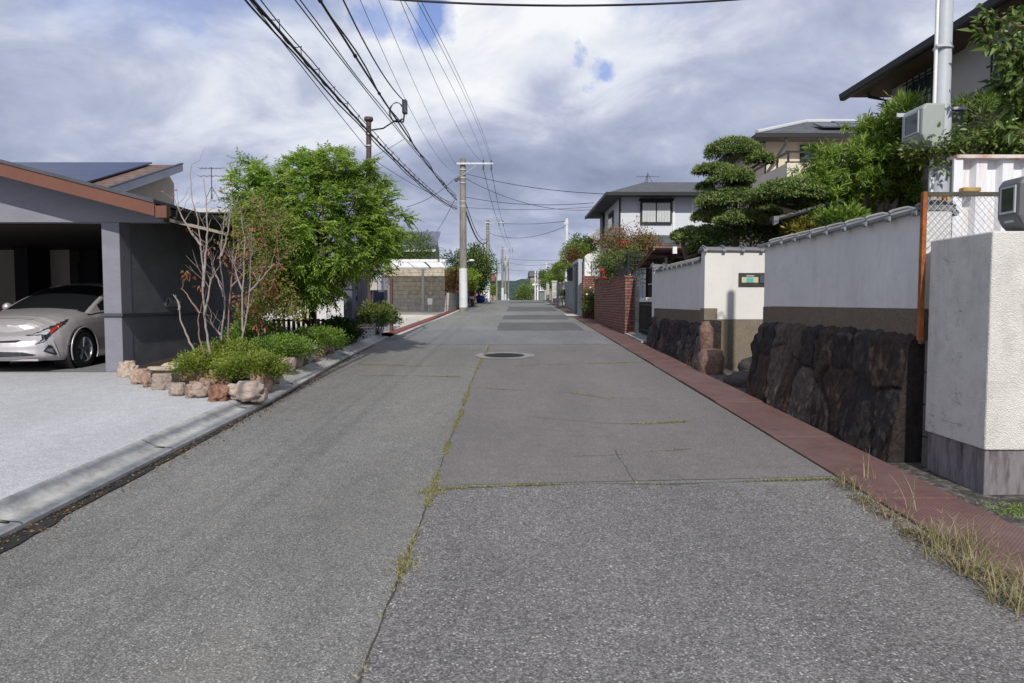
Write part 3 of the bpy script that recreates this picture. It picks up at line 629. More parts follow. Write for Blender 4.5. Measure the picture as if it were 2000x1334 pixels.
sapling('bare_sapling', 'tall pale mottled bare sapling rising from the driveway end of the bed', [[(416, 737), (410, 690), (402, 640), (397, 590), (396, 520), (391, 470), (386, 430), (374, 380), (372, 335)], [(397, 560), (401, 500), (405, 450), (403, 400), (398, 350)], [(394, 480), (375, 455), (356, 425), (345, 400)], [(401, 610), (408, 570), (413, 540)]], 9.9, m_bark, .028, 9, (4, m_redl, .05), SG, .5)
sapling('bare_sapling', 'thin reddish sapling crossing in front of the mottled one with curled dead leaves', [[(411, 737), (398, 690), (389, 660), (387, 625), (393, 600), (396, 585)], [(391, 612), (375, 590), (362, 570), (353, 563)]], 9.75, m_bark3, .019, 3, (5, m_redl, .06), SG, .25)
sapling('bare_sapling', 'grey forked bare sapling beside the reddish straight stem', [[(431, 690), (433, 640), (440, 600), (436, 560), (430, 520), (434, 460), (440, 410), (436, 350)], [(437, 580), (425, 545), (413, 515)], [(433, 500), (446, 450), (452, 400)], [(432, 655), (424, 645), (416, 638)]], 10.8, m_bark, .024, 8, (3, m_redl, .06), SG, .5)
sapling('bare_sapling', 'straight reddish brown bare sapling in the middle of the row', [[(444, 690), (446, 640), (448, 590), (454, 530), (457, 470), (452, 400), (455, 350)], [(452, 560), (466, 545), (476, 530)]], 11.2, m_bark3, .024, 8, (6, m_redl, .06), SG, .5)
sapling('bare_sapling', 'pale forked bare sapling next to the red leaved tree', [[(470, 694), (474, 655), (482, 620), (487, 570), (490, 500), (493, 440)], [(475, 650), (473, 600), (476, 540), (478, 470), (470, 420)], [(474, 570), (465, 545), (458, 520), (462, 490)], [(487, 570), (510, 545), (535, 515)]], 10.6, m_bark, .024, 10, (16, m_redl, .06), SG, .5)
rt = sapling('red_leaf_tree', 'thin tree with turning red and green leaves in front of the big green tree', [[(505, 670), (507, 610), (512, 560), (520, 500), (515, 440), (505, 390)], [(508, 600), (530, 560), (545, 510), (540, 450)], [(512, 560), (490, 530), (480, 470), (475, 420)]], 12.0, m_bark3, .026, 26, None, None, .6)
cs = np.concatenate([clumps(Gc(512, 455, 12.0), (.55, .5, .62), 120, .3, .4, 3), clumps(Gc(530, 560, 12.0), (.42, .4, .55), 80, .3, .4, 9)])
clump_leaves(cs, 16, .06, .055, .021, m_redg, 'foliage', rt, .35, None, .8)
cs = clumps(Gc(500, 560, 11.6), (.45, .3, .9), 40, .3, .4, 5); clump_leaves(cs, 7, .04, .075, .03, m_redl, 'red_foliage', rt, .6, None, .8)
shrub('low_maple', 'small yellow green leafy shrub under the red leaved tree', Gc(525, 622, 12.1), (.5, .45, .36), m_redg, 90, 22, .06, .026, None, .1)
# the big green tree
m_ash = leafmat('ash_leaf', [(.1, (.075, .145, .025)), (.4, (.175, .30, .045)), (.65, (.31, .44, .075)), (.9, (.54, .63, .22))], .48, .4)
bt = thing('green_tree', 'big bright green small leaved tree with a broad rounded crown by the charcoal wall', 'tree', tuple(G(612, 655, .25)))
cc = Gc(622, 452, 14.0); b0 = G(612, 650, .25)
cs = np.concatenate([clumps(cc, (1.58, 1.5, 1.45), 720, .35, .12, 4.2), clumps(Gc(740, 440, 13.8), (.62, .6, .75), 45, .3, .2, 1), clumps(Gc(495, 370, 14), (.5, .6, .62), 50, .3, .2, 2), clumps(Gc(540, 430, 13.6), (.6, .5, .7), 60, .3, .2, 12),
                     clumps(Gc(590, 560, 13.7), (.75, .7, .42), 50, .3, .25, 3), clumps(Gc(640, 335, 14), (.9, .9, .42), 60, .3, .2, 8)])
cs = cs[[not ((c[2] < 2.15 and c[0] > -3.5) or c[2] < 1.62) for c in cs]]
# each clump is a spray: several pinnate fronds of drooping leaflets
def fronds(cs, center, nf, nl, fl, L_, W_, mat, name, parent, droop=.28):
    pos = []; ax = []; lc = []
    for c in cs:
        cl_ = rng.random()
        outd = unit((c - np.array(center))[None])[0]
        for _ in range(nf):
            d = unit((outd * .6 + rdir(1)[0] * .9 + np.array([0, 0, .35]))[None])[0]; s = unit(np.cross(d, [0, 0, 1.0])[None])[0]
            ln = fl * rng.uniform(.7, 1.2); fc = cl_ * .6 + rng.random() * .4
            for k in range(nl):
                t = (k + 1) / nl; p = c + d * ln * t + np.array([0, 0, -droop * ln * t * t])
                sg = 1 if k % 2 else -1; a = d * .5 + s * sg * .9 + np.array([0, 0, -.15 - droop * t]) + rng.normal(size=3) * .12
                if k == nl - 1: a = d + np.array([0, 0, -droop])
                pos.append(p); ax.append(a); lc.append(fc)
    n = len(pos); return leafmesh(name, np.array(pos), np.array(ax), L_ * (.75 + .5 * rng.random(n)), W_ * (.8 + .4 * rng.random(n)), mat, parent, .15, np.clip(np.array(lc) + rng.normal(size=n) * .06, 0, 1), .15)
fronds(cs, cc, 8, 13, .25, .074, .027, m_ash, 'crown', bt)
tk = MB(); top = V(Gc(618, 520, 14)); tk.tube(bent(b0, top, 5, .03), [.115, .1, .09, .085, .08, .07], 10)
for k in range(30):
    c = cs[rng.integers(len(cs))]; s_ = V(b0).lerp(top, random.uniform(.45, 1)); tk.tube(bent(s_, V(c), 6, .06), [.045, .038, .03, .024, .018, .012, .006], 6)
tk.tube(bent(b0 + V((0, 0, .1)), V(Gc(585, 560, 13.8)), 5, .05), [.06, .055, .05, .045, .04, .03], 8)
tk.build('trunk', m_bark2, bt, smooth=60)
# ---------------------------------------------------------------- beyond the tree on the left: name wall, pillar, wagon, neighbour's drive
m_purp = M('purple_grey_stucco', (.12, .115, .165), .85, .1, 2, .4, 60)
m_white = M('white_paint', (.78, .78, .77), .55, .06, 2, .05, 60)
m_cream = M('cream_metal', (.50, .47, .43), .5, .05, 2, .05, 50)
m_pole_br = M('brown_painted_pole', (.085, .06, .052), .6, .2, 5, .1, 60)
nw = thing('name_wall', 'low purple grey wall with dark letters beyond the green tree', 'wall', tuple(P(700, 655, 18.6)))
MB().prism([(18.4, .55), (22.0, .65), (22.0, 2.14), (18.4, 2.23)], 'x', -4.32, -4.10).build('wall_slab', m_purp, nw, bevel=.01)
text('wall_letters', 'C', (-4.085, 18.95, 1.98), .30, m_blk, nw, '+x', .012); text('wall_letters', 'IL', (-4.085, 18.95, 1.70), .30, m_blk, nw, '+x', .012)
gp = thing('gate_pillar', 'dark purple recess with a light grey edge pillar beside the brown service pole', 'pillar', (-3.8, 21.2, zg(21)))
MB().box(-4.08, -3.74, 21.0, 21.25, .6, 2.15).build('recess_panel', m_purp, gp)
MB().box(-3.737, -3.56, 20.9, 21.25, .6, 2.24).build('pillar_edge', m_grey, gp, bevel=.008)
MB().box(-3.557, -3.51, 21.0, 21.2, .6, 2.24).build('brown_strip', m_brown, gp)
st = P(721, 600, 19.7); tp = P(720, 229, 19.7)
sv = thing('service_pole', 'slim dark brown service pole with a flat cap rising behind the green tree', 'pole', (st.x, 19.7, zg(19.7)))
MB().tube([(st.x, 19.7, .5), (tp.x, 19.7, tp.z - .12)], [.08, .07], 12).build('shaft', m_pole_br, sv, smooth=50)
MB().lathe([(0, .0), (.075, 0), (.125, .05), (.125, .10), (.11, .13), (0, .14)], (tp.x, 19.7, tp.z - .13), 16).build('cap', m_pole_br, sv, smooth=40)
for py in (285, 312, 262): q = P(720, py, 19.7); MB().lathe([(.078, -.02), (.09, -.02), (.09, .02), (.078, .02)], (q.x, 19.7, q.z), 12).build('pole_band', m_steel, sv)
cb0 = P(733, 536, 19.62)
cab = thing('meter_cabinet', 'tall beige meter cabinet fixed to the brown service pole', 'cabinet', (cb0.x, 19.6, P(733, 568, 19.6).z))
z0_, z1_ = P(733, 567, 19.6).z, P(733, 500, 19.6).z
MB().box(P(724, 540, 19.6).x, P(738, 540, 19.6).x, 19.5, 19.75, z0_, z1_).build('front_door', m_cream, cab, bevel=.01)
MB().box(P(738.4, 540, 19.6).x, P(745.5, 540, 19.6).x, 19.53, 19.75, z0_, z1_ - .02).build('side_door', m_lav, cab, bevel=.01)
MB().box(P(738, 540, 19.5).x - .03, P(738, 540, 19.5).x - .015, 19.485, 19.5, lerp(z0_, z1_, .4), lerp(z0_, z1_, .55)).build('handle', m_steel, cab)
m_ledge = brickmat('grey_kerb_block', (.30, .30, .29), (.36, .36, .35), (.16, .16, .15), .6, .5, .01, .9, .3)
kind(MB().sbox(-4.4, LX(18) - .37, 16.9, 20.6, .02, .22, zr(16.9), zr(20.6)).build('raised_kerb', m_ledge, bevel=.01), 'structure')
m_bush = leafmat('round_bush_leaf', [(.1, (.04, .065, .018)), (.45, (.10, .15, .03)), (.8, (.24, .28, .08)), (.95, (.38, .38, .15))], .25, .45)
shrub('round_bush', 'round dark green bush in front of the grey gate pillar at the kerb', Gc(736, 624, 19.2), (.5, .45, .42), m_bush, 150, 34, .06, .03)
# little white wire wagon with flowers, flower pots
wg = G(713, 658, .22); wa = thing('flower_wagon', 'small white wire wagon planter with pink flowers on the kerb by the name wall', 'planter', tuple(wg))
for s_ in (-1, 1):
    for x in (-.11, .13):
        mw = MB(); c_ = wg + V((x, s_ * .09, .085)); mw.tube([c_ + V((.08 * math.cos(a), 0, .08 * math.sin(a))) for a in np.linspace(0, 2 * math.pi, 15)], .008, 5)
        for a in range(4): mw.tube([c_ + V((.08 * math.cos(a * .785), 0, .08 * math.sin(a * .785))), c_ - V((.08 * math.cos(a * .785), 0, .08 * math.sin(a * .785)))], .005, 4)
        mw.build('wheel', m_white, wa)
mw = MB()
for z in (.1, .16, .22):
    mw.tube([wg + V((a * .17, b * .075, z)) for a, b in ((-1, -1), (1, -1), (1, 1), (-1, 1), (-1, -1))], .007, 4)
for a in (-.17, -.08, 0, .08, .17): mw.tube([wg + V((a, -.075, .1)), wg + V((a, -.075, .22))], .005, 4)
mw.tube([wg + V((.17, 0, .22)), wg + V((.22, 0, .30)), wg + V((.25, 0, .25))], .008, 5)
mw.build('basket', m_white, wa)
m_flow = leafmat('pink_white_flower', [(.1, (.45, .05, .08)), (.4, (.6, .2, .22)), (.6, (.75, .7, .65)), (.9, (.8, .75, .7))], .2, .6)
fl = np.array(wg) + rng.normal(size=(160, 3)) * np.array([.1, .04, .03]) + np.array([0, 0, .24]); d_ = rdir(160); d_[:, 2] = abs(d_[:, 2]); leafmesh('flowers', fl, d_, .035, .03, m_flow, wa)
m_terra = M('clay_pot', (.32, .20, .13), .8, .15, 6, .2, 60); m_zinc = M('grey_green_pot', (.24, .27, .24), .6, .15, 6, .1, 60)
for px, py, r_, mt_, lb in ((697, 660, .075, m_zinc, 'grey green flower pot with white flowers left of the white wagon'), (705, 658, .06, m_terra, 'slim tan flower pot touching the white wagon')):
    g = G(px, py, .22); t = thing('flower_pot', lb, 'pot', tuple(g), 'pots by the name wall'); MB().lathe([(0, 0), (r_ * .7, 0), (r_, .17), (r_ * 1.06, .18), (r_ * .9, .16), (0, .15)], tuple(g), 14).build('pot', mt_, t, smooth=40)
    fl = np.array(g) + rng.normal(size=(90, 3)) * np.array([.06, .05, .04]) + np.array([0, 0, .24]); leafmesh('flowers', fl, rdir(90), .04, .025, m_flow if mt_ is m_zinc else m_bush, t)
# garden slot between charcoal wall and name wall: pale drive and low black fence
fn = thing('black_fence', 'low black slatted fence in the shade behind the green tree', 'fence', (-5.2, 18.2, zg(18.2)))
f_ = MB(); f_.box(-6.1, -4.4, 18.2, 18.24, .68, .74).box(-6.1, -4.4, 18.2, 18.24, 1.06, 1.10)
for k in range(14): f_.box(-6.08 + k * .125, -6.0 + k * .125, 18.18, 18.198, .62, 1.13)
f_.build('slats', m_blk, fn)
kind(MB().add([(-9, 18.3, zr(18.3) + .13), (-4.3, 18.3, zr(18.3) + .13), (-4.3, 27, zr(24) + .25), (-9, 27, zr(24) + .25)], [(0, 1, 2, 3)]).build('side_path', m_apron, fix=False), 'structure')
sw = MB().box(-9.5, -4.45, 23.5, 23.7, .7, 1.75).build('low_white_wall', M('painted_wall_pale', (.55, .55, .57), .8, .1, 2, .2, 50)); tag(sw, 'low pale wall seen through the lower branches of the big green tree', 'wall')
# neighbour: board marked concrete retaining wall, white carport, meter post
m_board = brickmat('board_marked_concrete', (.37, .325, .25), (.43, .385, .30), (.22, .185, .14), 1.05, .21, .012, .9, .5, .3, .4)
m_cblk = brickmat('grey_concrete_block', (.33, .32, .29), (.38, .37, .34), (.22, .21, .19), .75, .34, .012, .9, .4, .5, .25)
rw = thing('retaining_wall', 'stained board marked concrete retaining wall behind the white carport', 'wall', (-5.5, 34.2, zg(34)))
zm = P(800, 576, 34).z; zt = P(800, 522, 34).z
MB().box(-9.5, -3.15, 34.2, 34.5, 1.0, zm).build('block_base', m_cblk, rw); MB().box(-9.5, -3.22, 34.24, 34.5, zm + .002, zt + .35).build('board_marked_upper', m_board, rw)
MB().box(-3.14, -2.98, 34.5, 38.5, 1.0, zm + .1).build('return_wall', m_cblk, rw)
m_poly = M('milky_carport_sheet', (.62, .64, .63), .35, .05, 1, .03, 30)
N, L = m_poly.node_tree.nodes, m_poly.node_tree.links; t_ = N.new('ShaderNodeBsdfTranslucent'); t_.inputs[0].default_value = (1, .99, .94, 1); x_ = N.new('ShaderNodeMixShader'); x_.inputs[0].default_value = .9
L.new(N['Principled BSDF'].outputs[0], x_.inputs[1]); L.new(t_.outputs[0], x_.inputs[2]); L.new(x_.outputs[0], N['Material Output'].inputs[0])
cpo = thing('white_carport', 'white framed carport roof with translucent panels in front of the concrete wall', 'carport', (-5, 31, zg(31)))
za, zb = P(760, 509, 28.3).z, P(760, 523, 33.6).z
xa, xb = -8.6, P(872, 520, 33.6).x
MB().box(xa, P(862, 510, 28.3).x + .15, 28.22, 28.34, za - .06, za + .05).build('front_beam', m_white, cpo, bevel=.01)
MB().box(xa, xb, 33.6, 33.72, zb - .05, zb + .05).build('rear_beam', m_white, cpo, bevel=.01)
def cz(t): return lerp(zb, za, t) + .13 * math.sin(t * math.pi)
MB().grid([[(x, 33.6 - 5.3 * t, cz(t) + .03) for t in np.linspace(0, 1, 9)] for x in (xa, lerp(xa, xb, .5), xb + .02)]).build('roof_panel', m_poly, cpo, fix=False)
k_ = 0
for x in np.linspace(xa + .3, xb, 8):
    MB().tube([(x, 33.6 - 5.3 * t, cz(t)) for t in np.linspace(0, 1, 9)], .035 if k_ % 3 == 0 else .02, 6).build('rafter', m_gsh if k_ % 3 == 0 else m_white, cpo); k_ += 1
for px in (826, 700): q = P(px, 560, 33.6); MB().box(q.x - .06, q.x + .06, 33.55, 33.7, zg(33.6), zb - .05).build('post', M('aluminium_grey', (.38, .38, .37), .45, .05, 2, .03, 40, metal=.5), cpo, bevel=.008)
mpq = P(840, 605, 33.0); mp_ = thing('meter_post', 'white water meter box on thin legs before the concrete wall', 'meter', tuple(P(840, 611, 33)))
zA, zB = P(840, 595, 33).z, P(840, 583, 33).z
MB().box(mpq.x - .11, mpq.x + .11, 32.95, 33.08, zA, zB).build('meter_box', m_white, mp_, bevel=.015)
for dx in (-.07, 0, .08): MB().tube([(mpq.x + dx, 33, zr(33) + .05), (mpq.x + dx, 33, zA)], .018, 6).build('leg', m_cream, mp_)
q = P(869, 607, 35.2); tag(MB().lathe([(0, 0), (.14, 0), (.12, .5), (.13, .9), (.07, 1.0), (0, 1.0)], (q.x, 35.2, zr(35.2)), 12).build('stone_post', M('tan_stone', (.3, .25, .2), .9, .2, 4, .4, 30), smooth=40), 'rough tan stone post at the end of the concrete wall', 'post')
m_hedge_r = leafmat('red_green_hedge', [(.1, (.04, .06, .015)), (.4, (.10, .10, .035)), (.7, (.24, .11, .06)), (.95, (.4, .2, .12))], .25, .5)
m_hedge_g = leafmat('bright_hedge', [(.1, (.07, .12, .015)), (.5, (.18, .27, .03)), (.9, (.33, .42, .08))], .3, .5)
m_fol = [leafmat('foliage_mid', [(.1, (.035, .065, .014)), (.5, (.095, .155, .03)), (.9, (.2, .27, .06))], .25, .5),
         leafmat('foliage_dark', [(.1, (.02, .04, .013)), (.5, (.055, .095, .025)), (.9, (.13, .18, .055))], .22, .5),
         leafmat('foliage_light', [(.1, (.06, .105, .018)), (.5, (.15, .23, .04)), (.9, (.28, .36, .09))], .3, .5),
         leafmat('foliage_rust', [(.1, (.06, .05, .02)), (.5, (.2, .075, .045)), (.9, (.35, .17, .1))], .25, .5)]
def tree(name, label, c, rad, mat, base_z, n=110, per=26, L_=.14, W_=.07, spread=.17, group=None, cat='tree', hollow=.4, bump=.3, bark=None, tr=.11):
    t = thing(name, label, cat, (c[0], c[1], base_z), group); cs = clumps(c, rad, n, hollow, bump, c[0] + c[1] * 2)
    clump_leaves(cs, per, spread, L_, W_, mat, 'crown', t, .05, (c[0], c[1], c[2] - rad[2] * .3), .7)
    m_ = MB(); tp_ = V((c[0], c[1], c[2] - rad[2] * .2)); b_ = V((c[0] + random.uniform(-.1, .1), c[1], base_z)); m_.tube(bent(b_, tp_, 5, .04), [tr, tr * .85, tr * .75, tr * .65, tr * .5, tr * .4], 8)
    for k in range(9): m_.tube(bent(b_.lerp(tp_, random.uniform(.5, 1)), V(cs[random.randrange(len(cs))]), 4, .06), [tr * .4, tr * .3, tr * .22, tr * .14, tr * .05], 5)
    m_.build('trunk', bark or m_bark2, t, smooth=60); return t
shrub('hedge', 'clipped hedge of reddish brown and green leaves beside the utility pole', Gc(886, 562, 38), (.62, 1.2, .92), m_hedge_r, 230, 30, .09, .05, None, .12, 'hedge')
shrub('hedge', 'rounded bright green hedge top spilling behind the utility pole', Gc(893, 542, 40), (1.05, 2., .45), m_hedge_g, 200, 30, .09, .05, None, .12, 'hedge', -.6)
shrub('hedge', 'narrow yellow green hedge just right of the utility pole base', Gc(915, 562, 42), (.35, 1.5, .9), m_hedge_g, 150, 30, .09, .05, None, .12, 'hedge')
tree('cloud_pruned_tree', 'dark layered garden tree left of the utility pole, above the hedge', Gc(892, 518, 44), (.9, .9, .75), m_fol[1], zg(44), 60, 30, .14, .06, .16)
tree('broadleaf_tree', 'dense green broadleaf tree right behind the utility pole', Gc(930, 520, 46), (1.05, 1.2, 1.25), m_fol[0], zg(46), 150, 32, .15, .08, .19)
tree('broadleaf_tree', 'dark green low tree overhanging the left edge of the road past the pole', Gc(934, 548, 50), (.75, 1.0, .9), m_fol[1], zg(50), 100, 30, .15, .08, .18)
tree('feathery_tree', 'soft feathery green tree in front of the house with the purple solar roof', Gc(795, 488, 42), (1.55, 1.3, 1.0), m_fol[0], zg(42), 190, 40, .2, .035, .2)
blk = thing('block_wall', 'brown concrete block wall along the left road edge past the pole', 'wall', (-3.2, 48, zg(48)))
MB().sbox(-3.35, -3.15, 39, 62, 0, 1.55, zr(39), zr(58) + .1).build('wall_slab', m_cblk, blk); MB().sbox(-3.38, -3.12, 39, 62, 1.552, 1.6, zr(39), zr(58) + .1).build('coping', m_conc, blk)
# house with the steep purple solar roof
m_psol = wavy('purple_solar_roof', (.13, .125, .2), 1.05, 0, .25, .3, .08, 0, .01, (.3, .3, .36), .03)
hs = thing('purple_roof_house', 'grey house with a steep purple solar roof behind the feathery tree', 'house', (-7, 52, zg(52)))
a_, b_, c_ = P(812, 452, 54), P(857, 452, 54), P(848, 486, 50)
MB().prism([(50, c_.z), (54, a_.z), (54, a_.z - .15), (50, c_.z - .15)], 'x', -11, c_.x + .05).build('solar_roof', m_psol, hs)
MB().prism([(54.0, a_.z - .2), (56.5, a_.z - 1.2), (56.5, 1.5), (50.6, 1.5), (50.6, c_.z - .1)], 'x', -10.8, c_.x - .3).build('wall', M('grey_siding', (.25, .25, .27), .8, .1, 2, .2, 40), hs)
MB().sbox(-10.8, c_.x + .1, 49.92, 50.0, 0, .16, c_.z - .2, c_.z - .2).build('eave_gutter', m_white, hs)
MB().prism([(c_.x + 0.2, c_.z - 2.2), (c_.x + 2.3, c_.z - 3.4), (c_.x + 2.3, c_.z - 3.55), (c_.x + 0.2, c_.z - 2.35)], 'y', 49, 56).build('lower_roof', m_gsh, hs)
# motor scooter, blue netting, white wall, far house on the left
m_redp = M('red_paint', (.28, .02, .03), .3, .1, 3, 0); m_rub = M('rubber', (.02, .02, .021), .8, .2, 8, .1, 60)
m_head_lens = M('lamp_lens', (.7, .7, .72), .1, .05, 3, 0)
q = P(922, 598, 42.5); mo = thing('motor_scooter', 'red and black motor scooter with a white rear plate parked against the left block wall', 'scooter', (q.x, 42.5, zr(42.5)))
o_ = V((q.x, 42.5, zr(42.5)))
for dy in (0, 1.2):
    wb = MB().lathe([(.15, -.05), (.23, -.055), (.25, 0), (.23, .055), (.15, .05)], (o_.x, o_.y + dy, o_.z + .25), 18, axis='x').build('wheel', m_rub, mo, smooth=40)
    MB().lathe([(0, -.03), (.15, -.045), (.15, .045), (0, .03)], (o_.x, o_.y + dy, o_.z + .25), 12, axis='x').build('rim', m_steel, wb)
MB().grid([[tuple(o_ + V((wx * math.cos(a), y, z + hz * math.sin(a)))) for a in np.linspace(0, 2 * math.pi, 11)] for y, wx, z, hz in ((-.25, .06, .62, .06), (-.1, .17, .62, .17), (.2, .2, .58, .2), (.55, .16, .45, .15), (.9, .17, .42, .14), (1.05, .2, .65, .3), (1.15, .12, .7, .25))]).build('body', m_redp, mo, smooth=60)
MB().box(o_.x - .13, o_.x + .13, o_.y - .2, o_.y + .5, o_.z + .79, o_.z + .87).build('seat', m_blk, mo, bevel=.03)
MB().box(o_.x - .14, o_.x + .14, o_.y - .30, o_.y - .27, o_.z + .45, o_.z + .62).build('number_plate', m_white, mo, bevel=.005)
MB().box(o_.x - .16, o_.x + .16, o_.y - .28, o_.y - .2, o_.z + .66, o_.z + .76).build('tail_light', m_redp, mo, bevel=.01)
MB().tube([o_ + V((-.33, 1.0, 1.05)), o_ + V((-.1, 1.08, 1.08)), o_ + V((.1, 1.08, 1.08)), o_ + V((.33, 1.0, 1.05))], .018, 6).build('handlebar', m_blk, mo)
for s_ in (-1, 1):
    mm = MB().tube([o_ + V((s_ * .25, 1.03, 1.06)), o_ + V((s_ * .32, 1.03, 1.25))], .008, 5); mm.lathe([(0, 0), (.06, 0), (.05, .03), (0, .04)], (o_.x + s_ * .33, o_.y + 1.02, o_.z + 1.28), 10, axis='y'); mm.build('mirror', m_blk, mo)
q = P(940, 588, 50); cov = rock((q.x - .1, 50, zr(50) + .28), (.4, .6, .32), 8, 2, rough=.5).build('folded_net', M('blue_net', (.03, .06, .25), .8, .3, 9, .6, 40), smooth=60); tag(cov, 'heap of blue netting folded at the foot of the white wall on the left', 'net')
tag(MB().box(P(943, 575, 53).x, P(956, 575, 53).x, 53, 53.3, zr(53), P(950, 556, 53).z).build('white_wall_end', m_white, bevel=.01), 'white wall end standing against the left road edge behind the utility pole', 'wall')
def simple_house(name, label, x0, x1, y0, y1, z0, zw, zridge, wallm, roofm, ov=.5, wins=(), axis='y', hip=0.0):
    t = thing(name, label, 'house', ((x0 + x1) / 2, y0, z0))
    MB().box(x0, x1, y0, y1, z0, zw).build('wall', wallm, t)
    cx = (x0 + x1) / 2; cy = (y0 + y1) / 2; X0, X1, Y0, Y1 = x0 - ov, x1 + ov, y0 - ov, y1 + ov; zw += .003
    if axis == 'y': A, B_ = (cx, Y0 + hip, zridge), (cx, Y1 - hip, zridge)
    else: A, B_ = (X0 + hip, cy, zridge), (X1 - hip, cy, zridge)
    vs = [(X0, Y0, zw), (X1, Y0, zw), (X1, Y1, zw), (X0, Y1, zw), (X0, Y0, zw + .1), (X1, Y0, zw + .1), (X1, Y1, zw + .1), (X0, Y1, zw + .1), A, B_]
    sd = [(0, 1, 5, 4), (1, 2, 6, 5), (2, 3, 7, 6), (3, 0, 4, 7), (0, 3, 2, 1)]
    rfc = [(4, 5, 8), (5, 6, 9, 8), (6, 7, 9), (7, 4, 8, 9)] if axis == 'y' else [(4, 5, 9, 8), (5, 6, 9), (6, 7, 8, 9), (7, 4, 8)]
    MB().add(vs, sd + rfc).build('roof', roofm, t)
    for (px0, px1, py0, py1) in wins:
        a = P(px0, py1, y0); b = P(px1, py0, y0); wf = MB().box(a.x, b.x, y0 - .05, y0 - .002, a.z, b.z).build('window', m_blk, t); MB().box(a.x + .05, b.x - .05, y0 - .06, y0 - .053, a.z + .05, b.z - .05).build('pane', m_wing, wf)
    return t
m_wing = glass('window_glass', (.04, .05, .06), .05)
m_roofd = brickmat('dark_roof_shingle', (.085, .09, .10), (.115, .12, .13), (.045, .045, .05), .35, .13, .012, .85, .4, .5, .25)
m_roofr = brickmat('red_brown_roof', (.2, .09, .06), (.25, .11, .08), (.1, .05, .04), .35, .16, .012, .85, .4, .5, .2)
m_tan = M('tan_plaster', (.42, .36, .28), .85, .1, 2, .2, 40)
simple_house('red_roof_house', 'small distant house with a red brown roof on the left of the crest', -4.6, -2.55, 92, 99, .9, 4.2, 5.35, m_tan, m_roofr, .35, ((958, 964, 552, 560),), 'x')
simple_house('far_cottage', 'tiny pale house low on the left beside the poles beyond the crest', -3.9, -2.5, 125, 131, .3, 3.0, 4.1, m_beige2, m_roofd, .4, (), 'y')
shrub('far_shrub', 'small yellowish shrub below the red brown roof beyond the utility pole', Gc(961, 574, 84), (.5, .8, .9), m_hedge_g, 60, 24, .14, .08, None, .15)
# ---------------------------------------------------------------- utility poles and cables
m_cpole = M('weathered_concrete_pole', (.25, .235, .205), .9, .22, 3, .3, 40, stretch=(1, 1, .35), dirt=(.09, .08, .07), dirt_amt=.6)
m_band = M('white_pole_sleeve', (.66, .67, .70), .6, .08, 3, .08, 40)
m_galv = M('galvanised_steel', (.50, .52, .54), .5, .1, 5, .08, 60, metal=.3)
m_ins = M('insulator', (.10, .10, .11), .4, .2, 6, 0)
m_cab = M('black_cable', (.014, .014, .016), .55, .1, 4, 0)
def pole(label, x, Y, ztop, r, arms, sleeve=2.0, group='utility poles on the left side of the road', lamp=False, box=False, zt_arm=None):
    z0 = zr(Y) - .05; t = thing('utility_pole', label, 'utility pole', (x, Y, z0), group)
    MB().tube([(x, Y, z0), (x, Y, ztop)], [r * 1.25, r * .85], 16).build('shaft', m_cpole, t, smooth=50)
    if sleeve: MB().tube([(x, Y, z0 + .25), (x, Y, z0 + .25 + sleeve)], [r * 1.25 + .008, r * 1.18 + .008], 16).build('white_sleeve', m_band, t, smooth=50)
    for (dz, xl, xr_, ins) in arms:
        ar = MB().box(x + xl, x + xr_, Y - r - .09, Y - r - .01, ztop - dz - .045, ztop - dz + .045).build('crossarm', m_galv, t)
        for k in ins:
            MB().lathe([(0, 0), (.04, 0), (.05, .04), (.03, .06), (.05, .09), (.03, .12), (0, .13)], (x + k, Y - r - .05, ztop - dz + .046), 10).build('insulator', m_ins, ar)
            MB().tube([(x + k, Y - r - .05, ztop - dz - .05), (x + k, Y - r - .05, ztop - dz - .30)], [.035, .05], 8).build('insulator', m_ins, ar)
        MB().tube([(x + .02, Y - r - .03, ztop - dz - .55), (x + min(xr_, .75), Y - r - .03, ztop - dz - .05)], .02, 6).build('brace', m_galv, ar)
    for dz in (.55, .95, 1.2, 2.1, 2.35): MB().lathe([(r * .9, -.025), (r * 1.08, -.025), (r * 1.08, .025), (r * .9, .025)], (x, Y, ztop - dz), 14).build('pole_band', m_galv, t)
    if lamp:
        la = MB().tube([(x + r, Y, ztop - lamp), (x + .35, Y - .05, ztop - lamp + .1)], .025, 6).build('lamp_bracket', m_galv, t)
        MB().lathe([(0, .08), (.10, .06), (.16, 0), (.13, -.03), (0, -.04)], (x + .42, Y - .05, ztop - lamp + .06), 12).build('lamp_head', m_white, la, smooth=40)
    if box:
        MB().lathe([(0, 0), (.24, 0), (.27, .05), (.27, .6), (.2, .68), (0, .7)], (x + r + .3, Y, ztop - 2.6), 14).build('transformer', m_galv, t, smooth=40)
    sb = MB(); q_ = 1
    z = z0 + 2.6
    while z < ztop - 1: sb.tube([(x - r * q_, Y, z), (x - (r + .13) * q_, Y, z)], .009, 5); q_ = -q_; z += .45
    sb.build('step_bolt', m_galv, t); return t
Y1 = 36.0; p1t = P(899, 310, Y1); X1p = P(905, 606, Y1).x
pole('nearest concrete utility pole with a white sleeve, standing before the broadleaf tree', X1p, Y1, p1t.z, .165, [(.28, -.28, 1.5, (1.03, 1.42))], 1.95, lamp=5.1)
tr_ = MB()
for dz, dx in ((.98, -.2), (1.05, -.33)): tr_.lathe([(0, 0), (.07, 0), (.08, .12), (.05, .2), (0, .21)], (X1p + dx, Y1 - .1, p1t.z - dz - .1), 10)
tr_.build('cable_clamp', m_ins, bpy.data.objects['utility_pole'])
